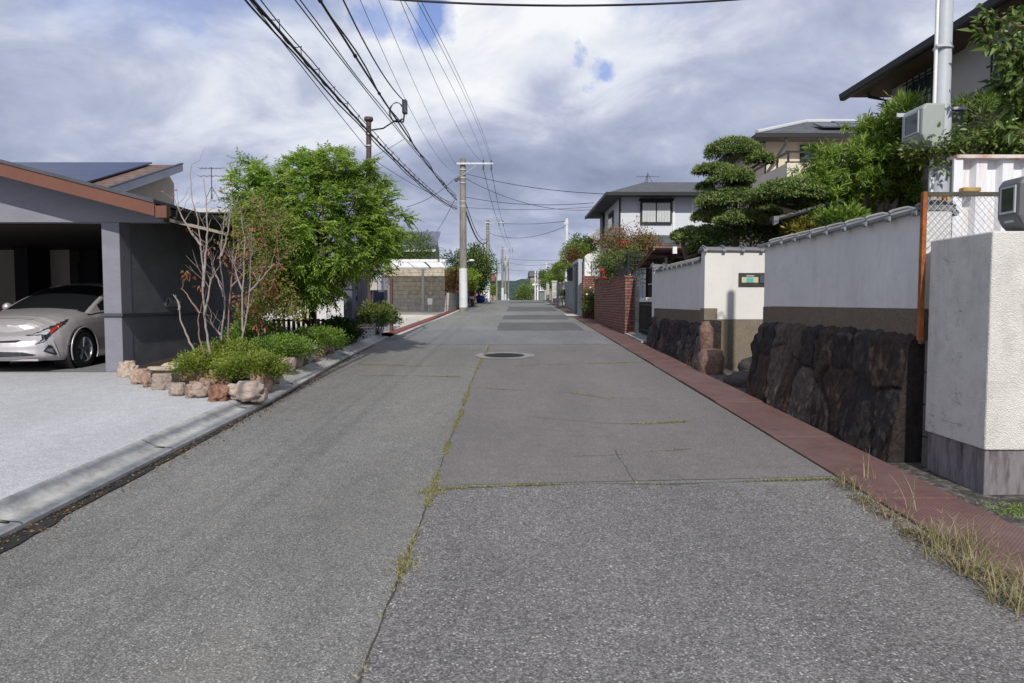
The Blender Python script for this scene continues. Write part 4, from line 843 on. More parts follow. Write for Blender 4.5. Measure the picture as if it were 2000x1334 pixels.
for Y, px, ptop, r, lb, kw in ((66, 953, 430, .16, 'second utility pole with a crossarm, right of the broadleaf tree', dict()), (100, 981.5, 483, .15, 'third utility pole carrying a grey transformer, beyond the crest', dict(box=True)), (128, 987, 500, .15, 'fourth utility pole, just right of the transformer pole', dict()), (165, 993, 505, .15, 'thin far utility pole, rightmost of the row over the crest', dict())):
    z_ = P(px, ptop, Y).z; pole(lb, P(px, 588, Y).x, Y, z_, r, [(.25, -.25, 1.5, (1.03, 1.42))] if Y < 120 else [(.3, -.9, .9, (-.8, .8)), (1.0, -.6, .6, (-.5, .5))], 2.2, **kw)
q = P(970, 505, 80); zt_ = q.z; tg = tag(MB().tube([(q.x, 80, 1.2), (q.x, 80, zt_)], [.11, .07], 8).build('slim_pole', m_cpole, smooth=50), 'slim grey pole without arms between the second and third utility poles', 'pole')
q = P(943, 483, 75); tag(MB().tube([(q.x, 75, 1.2), (q.x, 75, q.z)], [.10, .08], 8).build('slim_pole', m_band, smooth=50), 'slim white pole top showing above the broadleaf tree', 'pole')
# cables: each hangs through three sighted points at a common side distance
def run(name, label, pts, x0, xe, Y2, r, group, kinds=None, ye=Y1, n=60, dbl=None):
    k = (xe - x0) / ye; Ys, Zs = [], []
    for px, py in pts:
        d = ray(px, py); a = d.x / d.y; Y = x0 / (a - k) if abs(a - k) > 1e-5 else ye
        Y = min(max(Y, 1.5), ye); Ys.append(Y); Zs.append(H + d.z / d.y * Y)
    cf = np.polyfit(Ys, Zs, 2 if len(pts) > 2 else 1); y0 = -9.0 if ye == Y1 else Ys[0] - 5.5
    P_ = [V((x0 + k * y, y, np.polyval(cf, y))) for y in np.linspace(y0, Ys[-1], n)]
    t = thing(name, label, 'cable', tuple(P_[-1]), group); MB().tube(P_, r, 6).build('wire', m_cab, t, smooth=60)
    return t, P_
GC = 'overhead cables along the left of the road'
xe = X1p - .2
t, b1 = run('cable_bundle', 'thick black cable bundle wrapped in a loose spiral, lowest of the heavy cables', [(494, 1), (627, 154), (715, 252), (893, 408)], -2.9, xe, None, .019, GC)
sp1 = []
for i in range(1300):
    f = i / 1299 * (len(b1) - 1); j = min(int(f), len(b1) - 2); p = b1[j].lerp(b1[j + 1], f - j); a = i * .24
    sp1.append(p + V((.05 * math.cos(a), 0, .05 + .065 * math.sin(a))))
MB().tube(sp1, .0055, 4).build('spiral_wrap', m_cab, t)
MB().tube([p + V((.0, 0, .10 + .012 * math.sin(i * 2.)))for i, p in enumerate(b1)], .008, 5).build('support_wire', m_cab, t)
MB().tube([p + V((-.03, 0, -.045 + .015 * math.sin(i * 1.3)))for i, p in enumerate(b1)], .012, 5).build('lower_wire', m_cab, t)
t, b3 = run('cable_bundle', 'black twisted cable bundle ending at the first pole, above the spiral wrapped one', [(623, 1), (690, 98), (762, 217), (891, 390)], -2.62, xe, None, .018, GC)
MB().tube([p + V((.04 * math.sin(i * .9), 0, .045 + .02 * math.cos(i * .9))) for i, p in enumerate(b3)], .014, 5).build('twisted_wire', m_cab, t)
tr_ = MB()
for i in range(2, len(b3), 3): tr_.lathe([(.015, -.03), (.032, -.03), (.032, .03), (.015, .03)], tuple(b3[i]), 8, axis='y')
tr_.build('cable_clip', m_cab, t)
t, b2 = run('double_cable', 'pair of thin grey cables between the two thick bundles', [(578, 1), (683, 138), (793, 274), (891, 384)], -2.72, xe, None, .0085, GC)
MB().tube([p + V((.01, 0, .05 + .02 * math.sin(i * .8))) for i, p in enumerate(b2)], .009, 5).build('wire', m_cab, t)
run('thin_cable', 'hair thin cable below the spiral bundle running to the brown service pole', [(505, 22), (601, 145), (715, 288)], -3.4, -3.9, None, .008, GC, ye=19.7)
t, b4 = run('drop_cable', 'black cable running down to a clamp with a coil, feeding the service pole', [(671, 1), (730, 116), (790, 198)], -2.35, xe + .1, None, .012, GC)
cl = b4[-1]; co_ = MB()
for k in range(3): co_.tube([cl + V((-.18 + .14 * math.cos(a) * (1 + k * .15), .02 * k, -.24 + .22 * math.sin(a))) for a in np.linspace(.5, 5.6, 14)], .007, 4)
co_.build('coil', m_cab, t); MB().box(cl.x - .05, cl.x + .06, cl.y - .08, cl.y + .08, cl.z - .28, cl.z + .03).build('clamp', m_gsh, t, bevel=.02)
e = P(725, 254, 19.65); mid1 = P(771, 236, 19.8); MB().tube([cl + V((0, 0, -.25)), cl.lerp(mid1, .5) + V((.1, 0, -.25)), mid1, mid1.lerp(e, .5) + V((0, 0, -.08)), e], .02, 6).build('service_drop', m_cab, t, smooth=60)
run('thin_cable', 'thin cable passing the coil clamp and reaching the first pole top', [(704, 1), (792, 195), (886, 335)], -2.2, xe, None, .0046, GC)
run('thin_cable', 'thin cable with a small white joint near the first pole', [(738, 1), (818, 175), (874, 300), (890, 318)], -2.05, xe, None, .0046, GC)
GH = 'high wires on the pole crossarms'
for i, (a, b, c, xo, xo_e, lb) in enumerate((((782, 1), (806, 58), (946, 316), -1.72, 1.0, 'leftmost of the four high wires reaching the first crossarm'), ((790, 1), (846, 100), (948, 314), -1.68, 1.06, 'second of the four high wires reaching the first crossarm'), ((814, 1), (868, 105), (960, 314), -1.45, 1.39, 'third of the four high wires reaching the first crossarm'), ((822, 1), (880, 115), (962, 313), -1.40, 1.45, 'rightmost of the four high wires reaching the first crossarm'))):
    run('high_wire', lb, [a, b, c], xo, X1p + xo_e, None, .0047, GH)
def span(name, label, a, b, sag, r, group, n=16, cat='cable'):
    a, b = V(a), V(b); pts = [a.lerp(b, i / n) + V((0, 0, -sag * 4 * (i / n) * (1 - i / n))) for i in range(n + 1)]
    return tag(MB().tube(pts, r, 5).build(name, m_cab, smooth=60), label, cat, group)
ends = [(36, X1p, p1t.z)] + [(Y, P(px, 588, Y).x, P(px, ptop, Y).z) for Y, px, ptop in ((66, 953, 430), (100, 981.5, 483), (128, 987, 500))]
wd = ('first and second', 'second and third', 'third and fourth')
for (Ya, xa_, za_), (Yb, xb_, zb_), w_ in zip(ends, ends[1:], wd):
    for dx, nm_ in ((1.03, 'inner'), (1.42, 'outer')): span('high_wire', f'{nm_} high wire sagging between the {w_} utility poles', (xa_ + dx, Ya, za_ - .55), (xb_ + dx, Yb, zb_ - .4), .25, .013, 'high wires between poles')
    for dz, r_, nm_ in ((2.45, .045, 'lower thick'), (2.05, .022, 'upper thin')): span('street_cable', f'{nm_} cable drooping between the {w_} utility poles', (xa_ + .1, Ya, za_ - dz), (xb_ - .1, Yb, zb_ - dz * .8), .8, r_, 'cables drooping between poles')
GX = 'wires crossing to the houses'
span('crossing_wire', 'wire from the first pole to the blue house roof, topmost of the crossing wires', P(906, 338, Y1), P(1182, 379, 26), .18, .012, GX)
span('crossing_wire', 'wire sagging from the first pole toward the white pole on the right, second from top', P(906, 347, Y1), P(1162, 409, 40), .55, .012, GX)
span('crossing_wire', 'nearly level wire from the first pole to the blue house eave, third from top', P(906, 384, Y1), P(1160, 396, 30), .22, .012, GX)
span('crossing_wire', 'level double wire toward the white pole, below the pole brackets', P(906, 405, Y1), P(1158, 404, 34), .12, .009, GX)
span('crossing_wire', 'wire from the second pole to the top of the white pole on the right', P(955, 433, 66), P(1106, 432, 46), .2, .015, GX)
span('crossing_wire', 'wire from the second pole down to the side of the white pole', P(955, 455, 66), P(1105, 442, 46), .6, .015, GX)
span('crossing_wire', 'distant wire over the crest, upper of the two near the clouds', P(990, 505, 100), P(1112, 507, 62), .15, .016, GX)
span('crossing_wire', 'distant wire over the crest, lower of the two near the clouds', P(990, 511, 100), P(1112, 508, 62), .5, .016, GX)
span('crossing_wire', 'faint distant wire low over the wooded hill', P(990, 526, 100), P(1040, 529, 140), .1, .02, GX)
span('crossing_wire', 'wire from the first pole down to the purple solar roof', P(888, 390, Y1), P(853, 452, 53), .1, .014, GX)
span('crossing_wire', 'wire from the first pole top falling left behind the green tree', P(890, 347, Y1), P(795, 404, 30), .2, .012, GX)
span('crossing_wire', 'thin wire joining the service pole to the upper cable pair', P(727, 307, 19.7), P(790, 271, 21), .02, .007, GX)
span('crossing_wire', 'faint wire running from the service pole to the first pole', P(730, 312, 19.7), P(893, 398, Y1), .15, .008, GX)
a, m_, b = P(700, -7, 9.5), P(1120, 11, 9.5), P(1500, -6, 9.5)
tag(MB().tube([a.lerp(b, t) + V((0, 0, (m_.z - lerp(a.z, b.z, .53)) * 4 * t * (1 - t))) for t in np.linspace(-1.3, 2.1, 50)], .014, 6).build('road_crossing_cable', m_cab, smooth=60), 'black cable crossing high over the road along the top of the sky', 'cable')
# ================================================================ RIGHT SIDE
m_plas = M('white_plaster', (.69, .675, .645), .9, .03, 1.2, .35, 55, .004, dirt=(.55, .52, .47), dirt_amt=.2)
m_plas_s = M('white_plaster_worn', (.68, .675, .66), .9, .04, 1.5, .5, 60, .005, dirt=(.45, .43, .40), dirt_amt=.25)
m_gran = asphalt('tan_pebbledash', (.215, .175, .13), (.37, .315, .25), 130, .75, (.26, .20, .13), .2, .5)
m_grand = asphalt('brown_pebbledash', (.16, .125, .09), (.32, .26, .19), 130, .72, None, .2, .5)
m_tile = M('grey_clay_tile', (.20, .205, .215), .55, .18, 4, .15, 50, dirt=(.16, .16, .16), dirt_amt=.4)
m_stone = attrcol('dark_wall_stone', .75, .8, 22)
weather(m_plas, .12, .2); weather(m_plas_s, .16, .3)
def stone_wall(name, parent, X, y0, y1, zb, zt, batter=.22, seed=0, cell=.6, pal=None, end=True):
    """boulder facing: one relief surface, each stone a bulging cell with its own colour"""
    rs = np.random.default_rng(seed); pal = pal or [(.05, .034, .027), (.038, .03, .027), (.066, .038, .029), (.05, .042, .037), (.085, .063, .05), (.03, .024, .022), (.11, .09, .076), (.058, .037, .029)]
    ny, nz = int((y1 - y0) / .022), 66; sd = []
    yy = y0 - cell
    while yy < y1 + cell:
        zz_ = -.3
        while zz_ < 1.6: sd.append((yy + rs.uniform(-.22, .22), zz_ + rs.uniform(-.2, .2), rs.uniform(-1, 1), rs.uniform(-1, 1), rs.uniform(-.5, 1), rs.integers(len(pal)))); zz_ += cell * 1.15
        yy += cell * .72
    sd = np.array(sd); pts = []; cols = []
    for i in range(ny + 1):
        y = y0 + (y1 - y0) * i / ny; b, t_ = zb(y) - .1, zt(y); row = []
        for j in range(nz + 1):
            q = j / nz; z = b + (t_ - b) * q
            wy = y + .10 * noise.noise(V((y * 2.5, z * 2.5, seed))); wz = z - b + .10 * noise.noise(V((y * 2.5, z * 2.5, seed + 9)))
            d = np.hypot((sd[:, 0] - wy) * 1.25, sd[:, 1] - wz); o = np.argsort(d)[:2]; e = d[o[1]] - d[o[0]]; s_ = sd[o[0]]
            bul = min(1, e / .07); bul = bul * (2 - bul)
            x = X - batter * (1 - q) ** 1.2 - .022 * bul - .018 * s_[4] * bul + .05 * s_[2] * (wy - s_[0]) * bul + .05 * s_[3] * (wz - s_[1]) * bul
            x -= .045 * abs(noise.noise(V((y * 4.3, z * 2.6, seed)))) + .014 * noise.noise(V((y * 2.1, z * 1.6, seed + 3))) - .02 * abs(noise.noise(V((y * 9 + z * 3, z * 5, seed + 5)))) + .02 * noise.noise(V((y * 14, z * 9, seed))) + .01 * noise.noise(V((y * 33, z * 20, seed)))
            if q > .9: x += (q - .9) / .1 * .14
            row.append((x, y, z)); cols.append([c * (.5 + .5 * min(1, e / .03)) for c in pal[int(s_[5])]] + [1])
        pts.append(row)
    m_ = MB(); m_.grid(pts)
    o = m_.build(name, m_stone, parent, smooth=50, fix=False)
    a = o.data.attributes.new('sc', 'FLOAT_COLOR', 'POINT'); a.data.foreach_set('color', np.array(cols, dtype=np.float32).ravel())
    k = MB(); n_ = 24     # solid body behind the facing, closing the ends and the top
    for ye in (y0 + .002, y1 - .002):
        i = 0 if ye < (y0 + y1) / 2 else ny
        r = pts[i]; k.grid([[p for p in r], [(X + .25, p[1], p[2]) for p in r]])
    k.grid([[pts[i][nz] for i in range(0, ny + 1, 4)], [(X + .25, pts[i][nz][1], pts[i][nz][2]) for i in range(0, ny + 1, 4)]])
    e_ = k.build('stone_end', m_stone, o, smooth=50, fix=False); a = e_.data.attributes.new('sc', 'FLOAT_COLOR', 'POINT'); a.data.foreach_set('color', np.tile(np.array([.035, .028, .025, 1], dtype=np.float32), len(e_.data.vertices)))
    return o
def tile_cap(parent, axis, c, a0, a1, z, half=.155, seg=.44, h=.066):
    """row of grey cap tiles along a wall top; axis = direction of the wall, c = fixed coordinate of its centre line"""
    n_ = max(1, round((a1 - a0) / seg)); L_ = (a1 - a0) / n_; m_ = MB()
    prof = [(-half, -.01), (-half, .018), (-half * .82, .035), (-half * .3, h * .85), (0, h), (half * .3, h * .85), (half * .82, .035), (half, .018), (half, -.01), (0, .0)]
    def put(u, w, s): return (c + u, s, z + w) if axis == 'y' else (s, c + u, z + w)
    for k in range(n_):
        s0, s1 = a0 + k * L_, a0 + (k + 1) * L_ + .012; t0, t1 = .009, 0.0
        rings = [[put(u * (1.03 if t else 1), w + t, s) for u, w in prof] for s, t in ((s0, t0), (lerp(s0, s1, .12), t0 * .9), (lerp(s0, s1, .9), t1), (s1, t1))]
        m_.grid([r + [r[0]] for r in rings])
        for r in (rings[0], rings[-1]): m_.add(r, [tuple(range(len(r)))])
        q = [put(u * 1.05, w + .026, s0 + .03) for u, w in prof[1:-2]]; m_.tube(q, .014, 6)
        for sg in (-1, 1): m_.tube([put(sg * half * 1.02, -.012, s0 + .0), put(sg * half * 1.02, -.012, s0 + .06)], .026, 8)
    return m_.build('tile_cap', m_tile, parent, smooth=40)
XW = 3.42
lw = thing('garden_wall', 'long white plastered garden wall with grey cap tiles on a dark boulder base, nearest the rusty post', 'garden wall', (XW, 7.8, zr(7.8)))
MB().box(XW, XW + .22, 5.98, 9.75, 1.492, 2.30).build('plaster_wall', m_plas_s, lw, bevel=.006)
MB().box(XW - .006, XW + .226, 5.97, 9.756, 1.20, 1.49).build('pebbledash_band', m_grand, lw)
stone_wall('boulder_base', lw, XW - .03, 6.02, 9.78, zr, lambda y: 1.35 + .02 * noise.noise(V((y * 1.7, 0, 4))), .2, 4)
tile_cap(lw, 'y', XW + .10, 5.98, 9.82, 2.30)
ew = thing('entrance_wall', 'sunlit white entrance wall with an intercom slot on a tan pebbledash base', 'garden wall', (4.2, 12.7, zr(12.6)))
zP = P(1430, 624, 12.6).z; zT = P(1430, 489, 12.6).z; xl_ = P(1376, 560, 12.6).x
MB().box(xl_, 6.3, 12.6, 12.84, zP, zT).build('plaster_wall', m_plas, ew, bevel=.006)
MB().box(xl_ + .01, 6.3, 12.605, 12.83, .25, zP - .003).build('pebbledash_base', m_gran, ew)
a, b = P(1376, 625, 12.59), P(1401, 602, 12.59); MB().box(a.x - .008, b.x, 12.585, 12.85, a.z, b.z).build('pebbledash_corner', m_gran, ew)
tile_cap(ew, 'x', 12.72, xl_ - .04, 6.3, zT, .17, .33)
# intercom and letter slot
a, b = P(1443, 559, 12.57), P(1497, 533, 12.57); ic = thing('intercom_panel', 'dark framed letter slot with a green plate and intercom set into the sunlit entrance wall', 'intercom', tuple((a + b) / 2))
MB().box(a.x, b.x, 12.57, 12.597, a.z, b.z).build('frame', M('bronze_frame', (.05, .042, .036), .45, .1, 4, 0), ic, bevel=.004)
w_ = b.x - a.x; h_ = b.z - a.z
MB().box(a.x + w_ * .10, a.x + w_ * .70, 12.562, 12.569, a.z + h_ * .27, a.z + h_ * .68).build('letter_plate', M('pale_plate', (.5, .5, .38), .5, .06, 5, 0), ic)
MB().box(a.x + w_ * .27, a.x + w_ * .52, 12.556, 12.5615, a.z + h_ * .31, a.z + h_ * .63).build('green_plate', M('green_plate', (.08, .42, .33), .4, .1, 9, 0), ic)
MB().box(a.x + w_ * .26, a.x + w_ * .55, 12.562, 12.569, a.z + h_ * .73, a.z + h_ * .83).build('name_strip', m_lav, ic)
MB().box(a.x + w_ * .75, a.x + w_ * .95, 12.55, 12.569, a.z + h_ * .22, a.z + h_ * .8).build('intercom', m_gsh, ic, bevel=.005)
sh_ = thing('garden_wall', 'short white plastered garden wall with cap tiles sloping in view, between the gate post and the entrance wall', 'garden wall', (3.4, 15, zr(15)))
XS = 3.42
MB().box(XS, XS + .2, 12.60 + .26, 17.25, 1.402, 2.29).build('plaster_wall', m_plas_s, sh_, bevel=.006)
MB().box(XS - .006, XS + .206, 12.86, 17.24, 1.1, 1.40).build('pebbledash_band', m_grand, sh_)
MB().box(XS - .002, XS + .02, 12.845, 12.858, .4, 2.28).build('joint', m_dark, sh_)
stone_wall('boulder_base', sh_, XS - .03, 12.45, 17.3, zr, lambda y: 1.23 + .04 * noise.noise(V((y * 2, 0, 2))), .16, 7, .46, [(.05, .03, .026), (.034, .028, .028), (.075, .045, .036), (.055, .047, .046), (.10, .07, .06), (.026, .022, .022), (.13, .105, .095)])
tile_cap(sh_, 'y', XS + .1, 12.9, 17.3, 2.29)
m_rstep = [rockmat('step_stone_dark', [(.3, (.035, .028, .026)), (.5, (.09, .075, .068)), (.7, (.17, .15, .14))]), rockmat('step_stone_brown', [(.3, (.12, .06, .04)), (.5, (.26, .17, .13)), (.7, (.36, .3, .26))])]
for x, y, z, r_, mi, lb in ((3.78, 10.75, .30, (.62, .6, .26), 0, 'low dark slab of the entrance steps nearest the red gutter'), (4.25, 11.5, .46, (.55, .62, .28), 0, 'upper dark slab of the entrance steps below the pole shadow'),
                            (3.34, 12.0, .50, (.22, .26, .33), 1, 'squarish brown boulder at the left end of the entrance steps'), (3.38, 12.45, .92, (.13, .18, .36), 1, 'upright pinkish brown boulder at the corner below the entrance wall'), (3.42, 9.95, .36, (.14, .14, .22), 0, 'small dark boulder at the foot of the long wall beside the steps')):
    o = rock((0, 0, 0), r_, x * 7 + y, 3, rough=.22).build('step_stone', m_rstep[mi], smooth=180); o.location = (x, y, z); tag(o, lb, 'stone', 'stones of the entrance steps')
m_garden = M('garden_soil', (.07, .06, .04), .95, .4, 2, .8, 20, .02)
gs = MB().box(3.66, 30, 6.2, 9.7, .1, 1.2).box(3.66, 30, 12.86, 23, .2, 1.25).box(4.9, 30, 9.7, 12.58, .2, 1.1); kind(gs.build('terrace', m_garden), 'structure')
kind(MB().box(3.5, 40, 23.1, 60, .3, 1.5).build('terrace', m_garden), 'structure')
# stucco pillar wall nearest the camera
m_stuc = M('rough_stucco', (.73, .71, .665), .95, .06, 2, .0, 60, dirt=(.33, .31, .28), dirt_amt=.3)
N, L = m_stuc.node_tree.nodes, m_stuc.node_tree.links; B = N['Principled BSDF']; v = coords(N, L)
vo = N.new('ShaderNodeTexVoronoi'); vo.inputs['Scale'].default_value = 150; L.new(v, vo.inputs['Vector'])
bump_n(N, L, math_n(N, L, 'ADD', vo.outputs['Distance'], noise_n(N, L, v, 60, 6).outputs[0]), B, .8, .008)
weather(m_stuc, .25, .75)
m_plin = M('stained_plinth', (.22, .2, .21), .9, .2, 3, .4, 40, dirt=(.05, .035, .04), dirt_amt=.9, stretch=(1.6, 1.6, .35))
pw = thing('stucco_wall', 'rough white stuccoed end wall on a stained grey plinth, nearest the camera on the right', 'wall', (3.7, 5.4, zr(5)))
MB().prism([(3.385, 5.08), (5.6, 5.08), (5.6, 5.86), (3.40, 5.86)], 'z', .49, 2.05).build('stucco_body', m_stuc, pw, bevel=.012)
MB().prism([(3.40, 5.10), (5.6, 5.10), (5.6, 5.84), (3.415, 5.84)], 'z', -.05, .488).build('plinth', m_plin, pw, bevel=.008)
bp = MB()
for k in range(4): bp.box(3.44, 3.64, 5.885, 5.965, .16 + k * .27, .16 + k * .27 + .262)
tag(bp.build('block_pier', M('mossy_block', (.13, .125, .115), .95, .3, 3, .5, 40), bevel=.008), 'narrow dark block pier squeezed between the boulder wall and the stucco wall', 'pier')
# rusty post, chain link fence, rusty bars
m_rust = M('rusty_steel', (.30, .10, .03), .85, .35, 6, .4, 50, dirt=(.12, .045, .02), dirt_amt=.7)
m_rusty2 = M('yellow_rusty_steel', (.42, .30, .12), .85, .3, 8, .3, 50, dirt=(.25, .08, .03), dirt_amt=.9)
fe = thing('chain_link_fence', 'chain link fence panel with a rusty orange angle post beside the stucco wall', 'fence', (3.4, 5.92, 1.24))
XP = P(1808, 420, 5.9).x; zf0, zf1 = P(1802, 665, 5.9).z, P(1812, 374, 5.9).z
MB().box(XP - .022, XP + .012, 5.90, 5.906, zf0, zf1).box(XP - .022, XP - .016, 5.906, 5.94, zf0, zf1).build('angle_post', m_rust, fe)
xe_ = P(1948, 400, 5.92).x + .4
MB().box(XP + .013, xe_, 5.895, 5.935, zf1 - .035, zf1 - .004).build('top_rail', M('grimy_rail', (.075, .07, .05), .7, .3, 7, .2, 40), fe)
ml = MB(); zb_ = 1.9; dm = .062; x = XP - .2
while x < xe_ + .3:
    for sg in (1, -1):
        pts = []; n_ = int((zf1 - .03 - zb_) / (dm * .5))
        for k in range(n_ + 1):
            xx = x + sg * k * dm * .5 * .9; zz_ = zf1 - .03 - k * dm * .5
            if XP + .01 < xx < xe_: pts.append((xx, 5.915 + .003 * (k % 2), zz_))
        if len(pts) > 1: ml.tube(pts, .0024, 4, cap=False)
    x += dm * .9
ml.build('wire_mesh', m_galv, fe, fix=False)
for px, mt_, lb in ((1819, m_rusty2, ''), (1834, m_rusty2, ''), (1843, m_rust, ''), (1851, m_rusty2, '')):
    q = P(px, 420, 6.05); MB().box(q.x - .013, q.x + .013, 6.04, 6.065, P(px, 560 if px == 1819 else 480, 6.05).z, P(px, 383, 6.05).z).build('rusty_bar', mt_, fe)
# white trapezoid sheet screen with rusted top flange
m_wsheet = M('white_steel_sheet', (.74, .75, .78), .45, .03, 2, .05, 40, dirt=(.42, .22, .10), dirt_amt=.35, stretch=(3, 3, .4))
sc_ = thing('sheet_screen', 'white ribbed steel sheet screen with a rusted top edge behind the chain link fence', 'screen', (4.3, 6.5, 1.2))
xa_, zt_ = P(1866, 330, 6.5).x, P(1880, 304, 6.5).z; line = []; x = xa_
line.append((x, 6.5))
while x < xa_ + 1.6: line += [(x + .05, 6.5), (x + .075, 6.56), (x + .165, 6.56), (x + .19, 6.5)]; x += .235
MB().grid([[(p[0], p[1], z) for p in line] for z in (1.1, 1.9, zt_ - .03)]).build('ribbed_sheet', m_wsheet, sc_, fix=False)
MB().box(xa_ - .02, xa_ + 1.65, 6.45, 6.60, zt_ - .03, zt_).build('top_flange', M('rusted_white_flange', (.62, .55, .50), .7, .1, 3, .2, 50, dirt=(.38, .09, .03), dirt_amt=1.), sc_)
MB().box(xa_ - .03, xa_ + .05, 6.47, 6.496, 1.1, zt_ - .032).build('edge_strip', m_wsheet, sc_)
q = P(1892, 371, 6.44); MB().box(q.x - .07, q.x + .09, 6.40, 6.49, q.z - .02, q.z + .02).build('bracket', m_rusty2, sc_, bevel=.01)
# meter boxes
m_mbox = M('grey_green_meter_box', (.31, .34, .32), .5, .06, 3, .05, 40); m_mbox2 = M('dark_grey_meter_box', (.12, .125, .13), .5, .08, 3, .05, 40)
m_frame = M('meter_frame', (.42, .44, .45), .45, .05, 3, 0)
def meter(label, x, y0, y1, z0, z1, d, mt_):
    t = thing('meter_box', label, 'meter box', (x, (y0 + y1) / 2, z0), 'electricity meter boxes'); h = z1 - z0
    MB().prism([(x + .03, z1), (x + d, z1), (x + d, z0 + .02), (x + .10, z0), (x + .035, z0 + h * .14), (x, z0 + h * .30), (x, z1 - .05)], 'y', y0, y1).build('case', mt_, t, bevel=.022)
    a, b = lerp(y0, y1, .14), lerp(y0, y1, .80)
    fr_ = MB()
    for (ya, yb, za_, zb_) in ((a, b, z1 - .075, z1 - .06), (a, b, z0 + h * .36, z0 + h * .36 + .015), (a, a + .014, z0 + h * .36 + .015, z1 - .075), (b - .014, b, z0 + h * .36 + .015, z1 - .075)): fr_.box(x - .012, x + .004, ya, yb, za_, zb_)
    w_ = fr_.build('window_frame', m_frame, t); MB().box(x - .006, x + .002, a + .0145, b - .0145, z0 + h * .36 + .016, z1 - .076).build('pane', glass('meter_glass', (.05, .055, .055), .05), w_)
    MB().box(x - .003 + h * .04, x + .02, lerp(a, b, .25), lerp(a, b, .85), z0 + h * .2, z0 + h * .24).build('label_plate', m_frame, t); return t
zA, zB = P(1800, 290, 6.9).z, P(1800, 203, 6.9).z
meter('grey green meter box with a glass window strapped to the tall steel pole', P(1801, 250, 6.85).x, 6.85, 7.22, zA, zB, .22, m_mbox)
zA, zB = P(1975, 453, 5.1).z, P(1975, 346, 5.2).z
meter('dark grey meter box with a black window standing on top of the stucco wall', P(1991, 400, 5.12).x, 5.12, 5.36, zA, zB, .27, m_mbox2)
# tall steel service pole
sp0 = P(1833, 380, 7.08); pl = thing('steel_pole', 'tall pale grey steel service pole rising behind the white garden wall', 'pole', (sp0.x, 7.08, 1.2))
zj = P(1833, 222, 7.08).z; m_zinc2 = M('painted_zinc', (.45, .48, .52), .45, .06, 2, .05, 40)
MB().tube([(sp0.x, 7.08, 1.2), (sp0.x, 7.08, zj), (sp0.x, 7.08, zj + .10), (sp0.x, 7.08, 5.9)], [.092, .09, .076, .072], 24).build('shaft', m_zinc2, pl, smooth=50)
MB().tube([(sp0.x - .098, 7.03, zB - .5), (sp0.x - .098, 7.03, 5.5), (sp0.x - .16, 7.03, 5.6), (sp0.x - .26, 7.03, 5.5)], .017, 8).build('conduit', m_white, pl, smooth=60)
MB().tube([(sp0.x - .11, 7.03, 1.3), (sp0.x - .11, 7.03, P(1810, 300, 7.03).z)], .014, 8).build('conduit', m_white, pl, smooth=60)
for py in (95, 165 - 200): q = P(1830, py, 7.08); MB().lathe([(.078, -.012), (.088, -.012), (.088, .012), (.078, .012)], (sp0.x, 7.08, q.z), 20).box(sp0.x - .12, sp0.x + .02, 6.985, 7.005, q.z - .01, q.z + .01).build('pole_band', m_galv, pl)
q = P(1866, 240, 8.0); bx_ = thing('junction_cabinet', 'dark grey ventilated cabinet on brackets behind the steel pole', 'cabinet', (q.x, 8.0, q.z - .2))
MB().box(q.x - .07, q.x + .10, 8.0, 8.2, q.z - .17, q.z + .14).build('case', m_gsh, bx_, bevel=.012); MB().box(sp0.x + .05, q.x - .071, 7.98, 8.0, q.z + .06, q.z + .10).build('bracket', m_galv, bx_); MB().box(q.x - .085, q.x + .115, 7.98, 8.22, q.z + .141, q.z + .17).build('lid', m_lav, bx_)
# ---------------------------------------------------------------- big house top right (seen from below its eave)
m_hwall = M('warm_grey_plaster', (.47, .45, .42), .9, .05, 1, .2, 40); m_soffb = M('brown_soffit', (.13, .085, .06), .7, .12, 2, .1, 40); m_rfg = M('dark_tile_roof', (.055, .058, .062), .5, .2, 3, .2, 40)
bh = thing('large_house', 'large house with a deep dark eave over grey plaster at the upper right corner', 'house', (8.2, 12, 1.2))
ec = P(1650, 190, 15.0); ex, ez = ec.x, ec.z; wx = P(1742, 180, 14.4).x; ez2 = ez
MB().box(wx, 14, 7.0, 14.4, 1.2, ez - .02).build('wall', m_hwall, bh)
rfh = MB().prism([(ex, ez + .02), (ex, ez + .10), (11, ez + .10 + .42 * (11 - ex)), (15, ez + .3), (15, ez + .02)], 'y', 6.0, 15.0).build('roof', m_rfg, bh)
MB().box(ex + .05, wx - .002, 6.0, 14.95, ez - .02, ez + .015).build('soffit', m_soffb, rfh); MB().box(wx - .001, 14, 14.41, 14.95, ez - .02, ez + .015).build('soffit', m_soffb, rfh)
MB().prism([(ex - .08, ez - .03), (ex - .06, ez - .06), (ex + .02, ez - .06), (ex + .045, ez + .07), (ex - .1, ez + .07)], 'y', 5.9, 15.06).build('eave_gutter', m_blk, rfh)
q = P(1738, 195, 14.5); MB().tube([(ex + .3, 14.6, ez - .03), (ex + .3, 14.6, ez - .10), (wx - .05, 14.46, ez - .22), (wx - .05, 14.46, 1.3)], .035, 8).build('downpipe', m_blk, bh, smooth=50)
def side_win(name, y0, y1, z0, z1, bars, parent, X):
    w_ = MB().box(X - .05, X - .003, y0, y1, z0, z1).build(name, m_blk, parent); MB().box(X - .055, X - .051, y0 + .05, y1 - .05, z0 + .05, z1 - .05).build('pane', m_wing, w_)
    lt = MB()
    for k in range(bars): yy = lerp(y0, y1, (k + .5) / bars); lt.box(X - .14, X - .12, yy - .012, yy + .012, z0 - .05, z1 + .05)
    for k in range(3): zz_ = lerp(z0, z1, k / 2); lt.box(X - .145, X - .118, y0 - .05, y1 + .05, zz_ - .01, zz_ + .01)
    lt.build('lattice', m_blk, w_); return w_
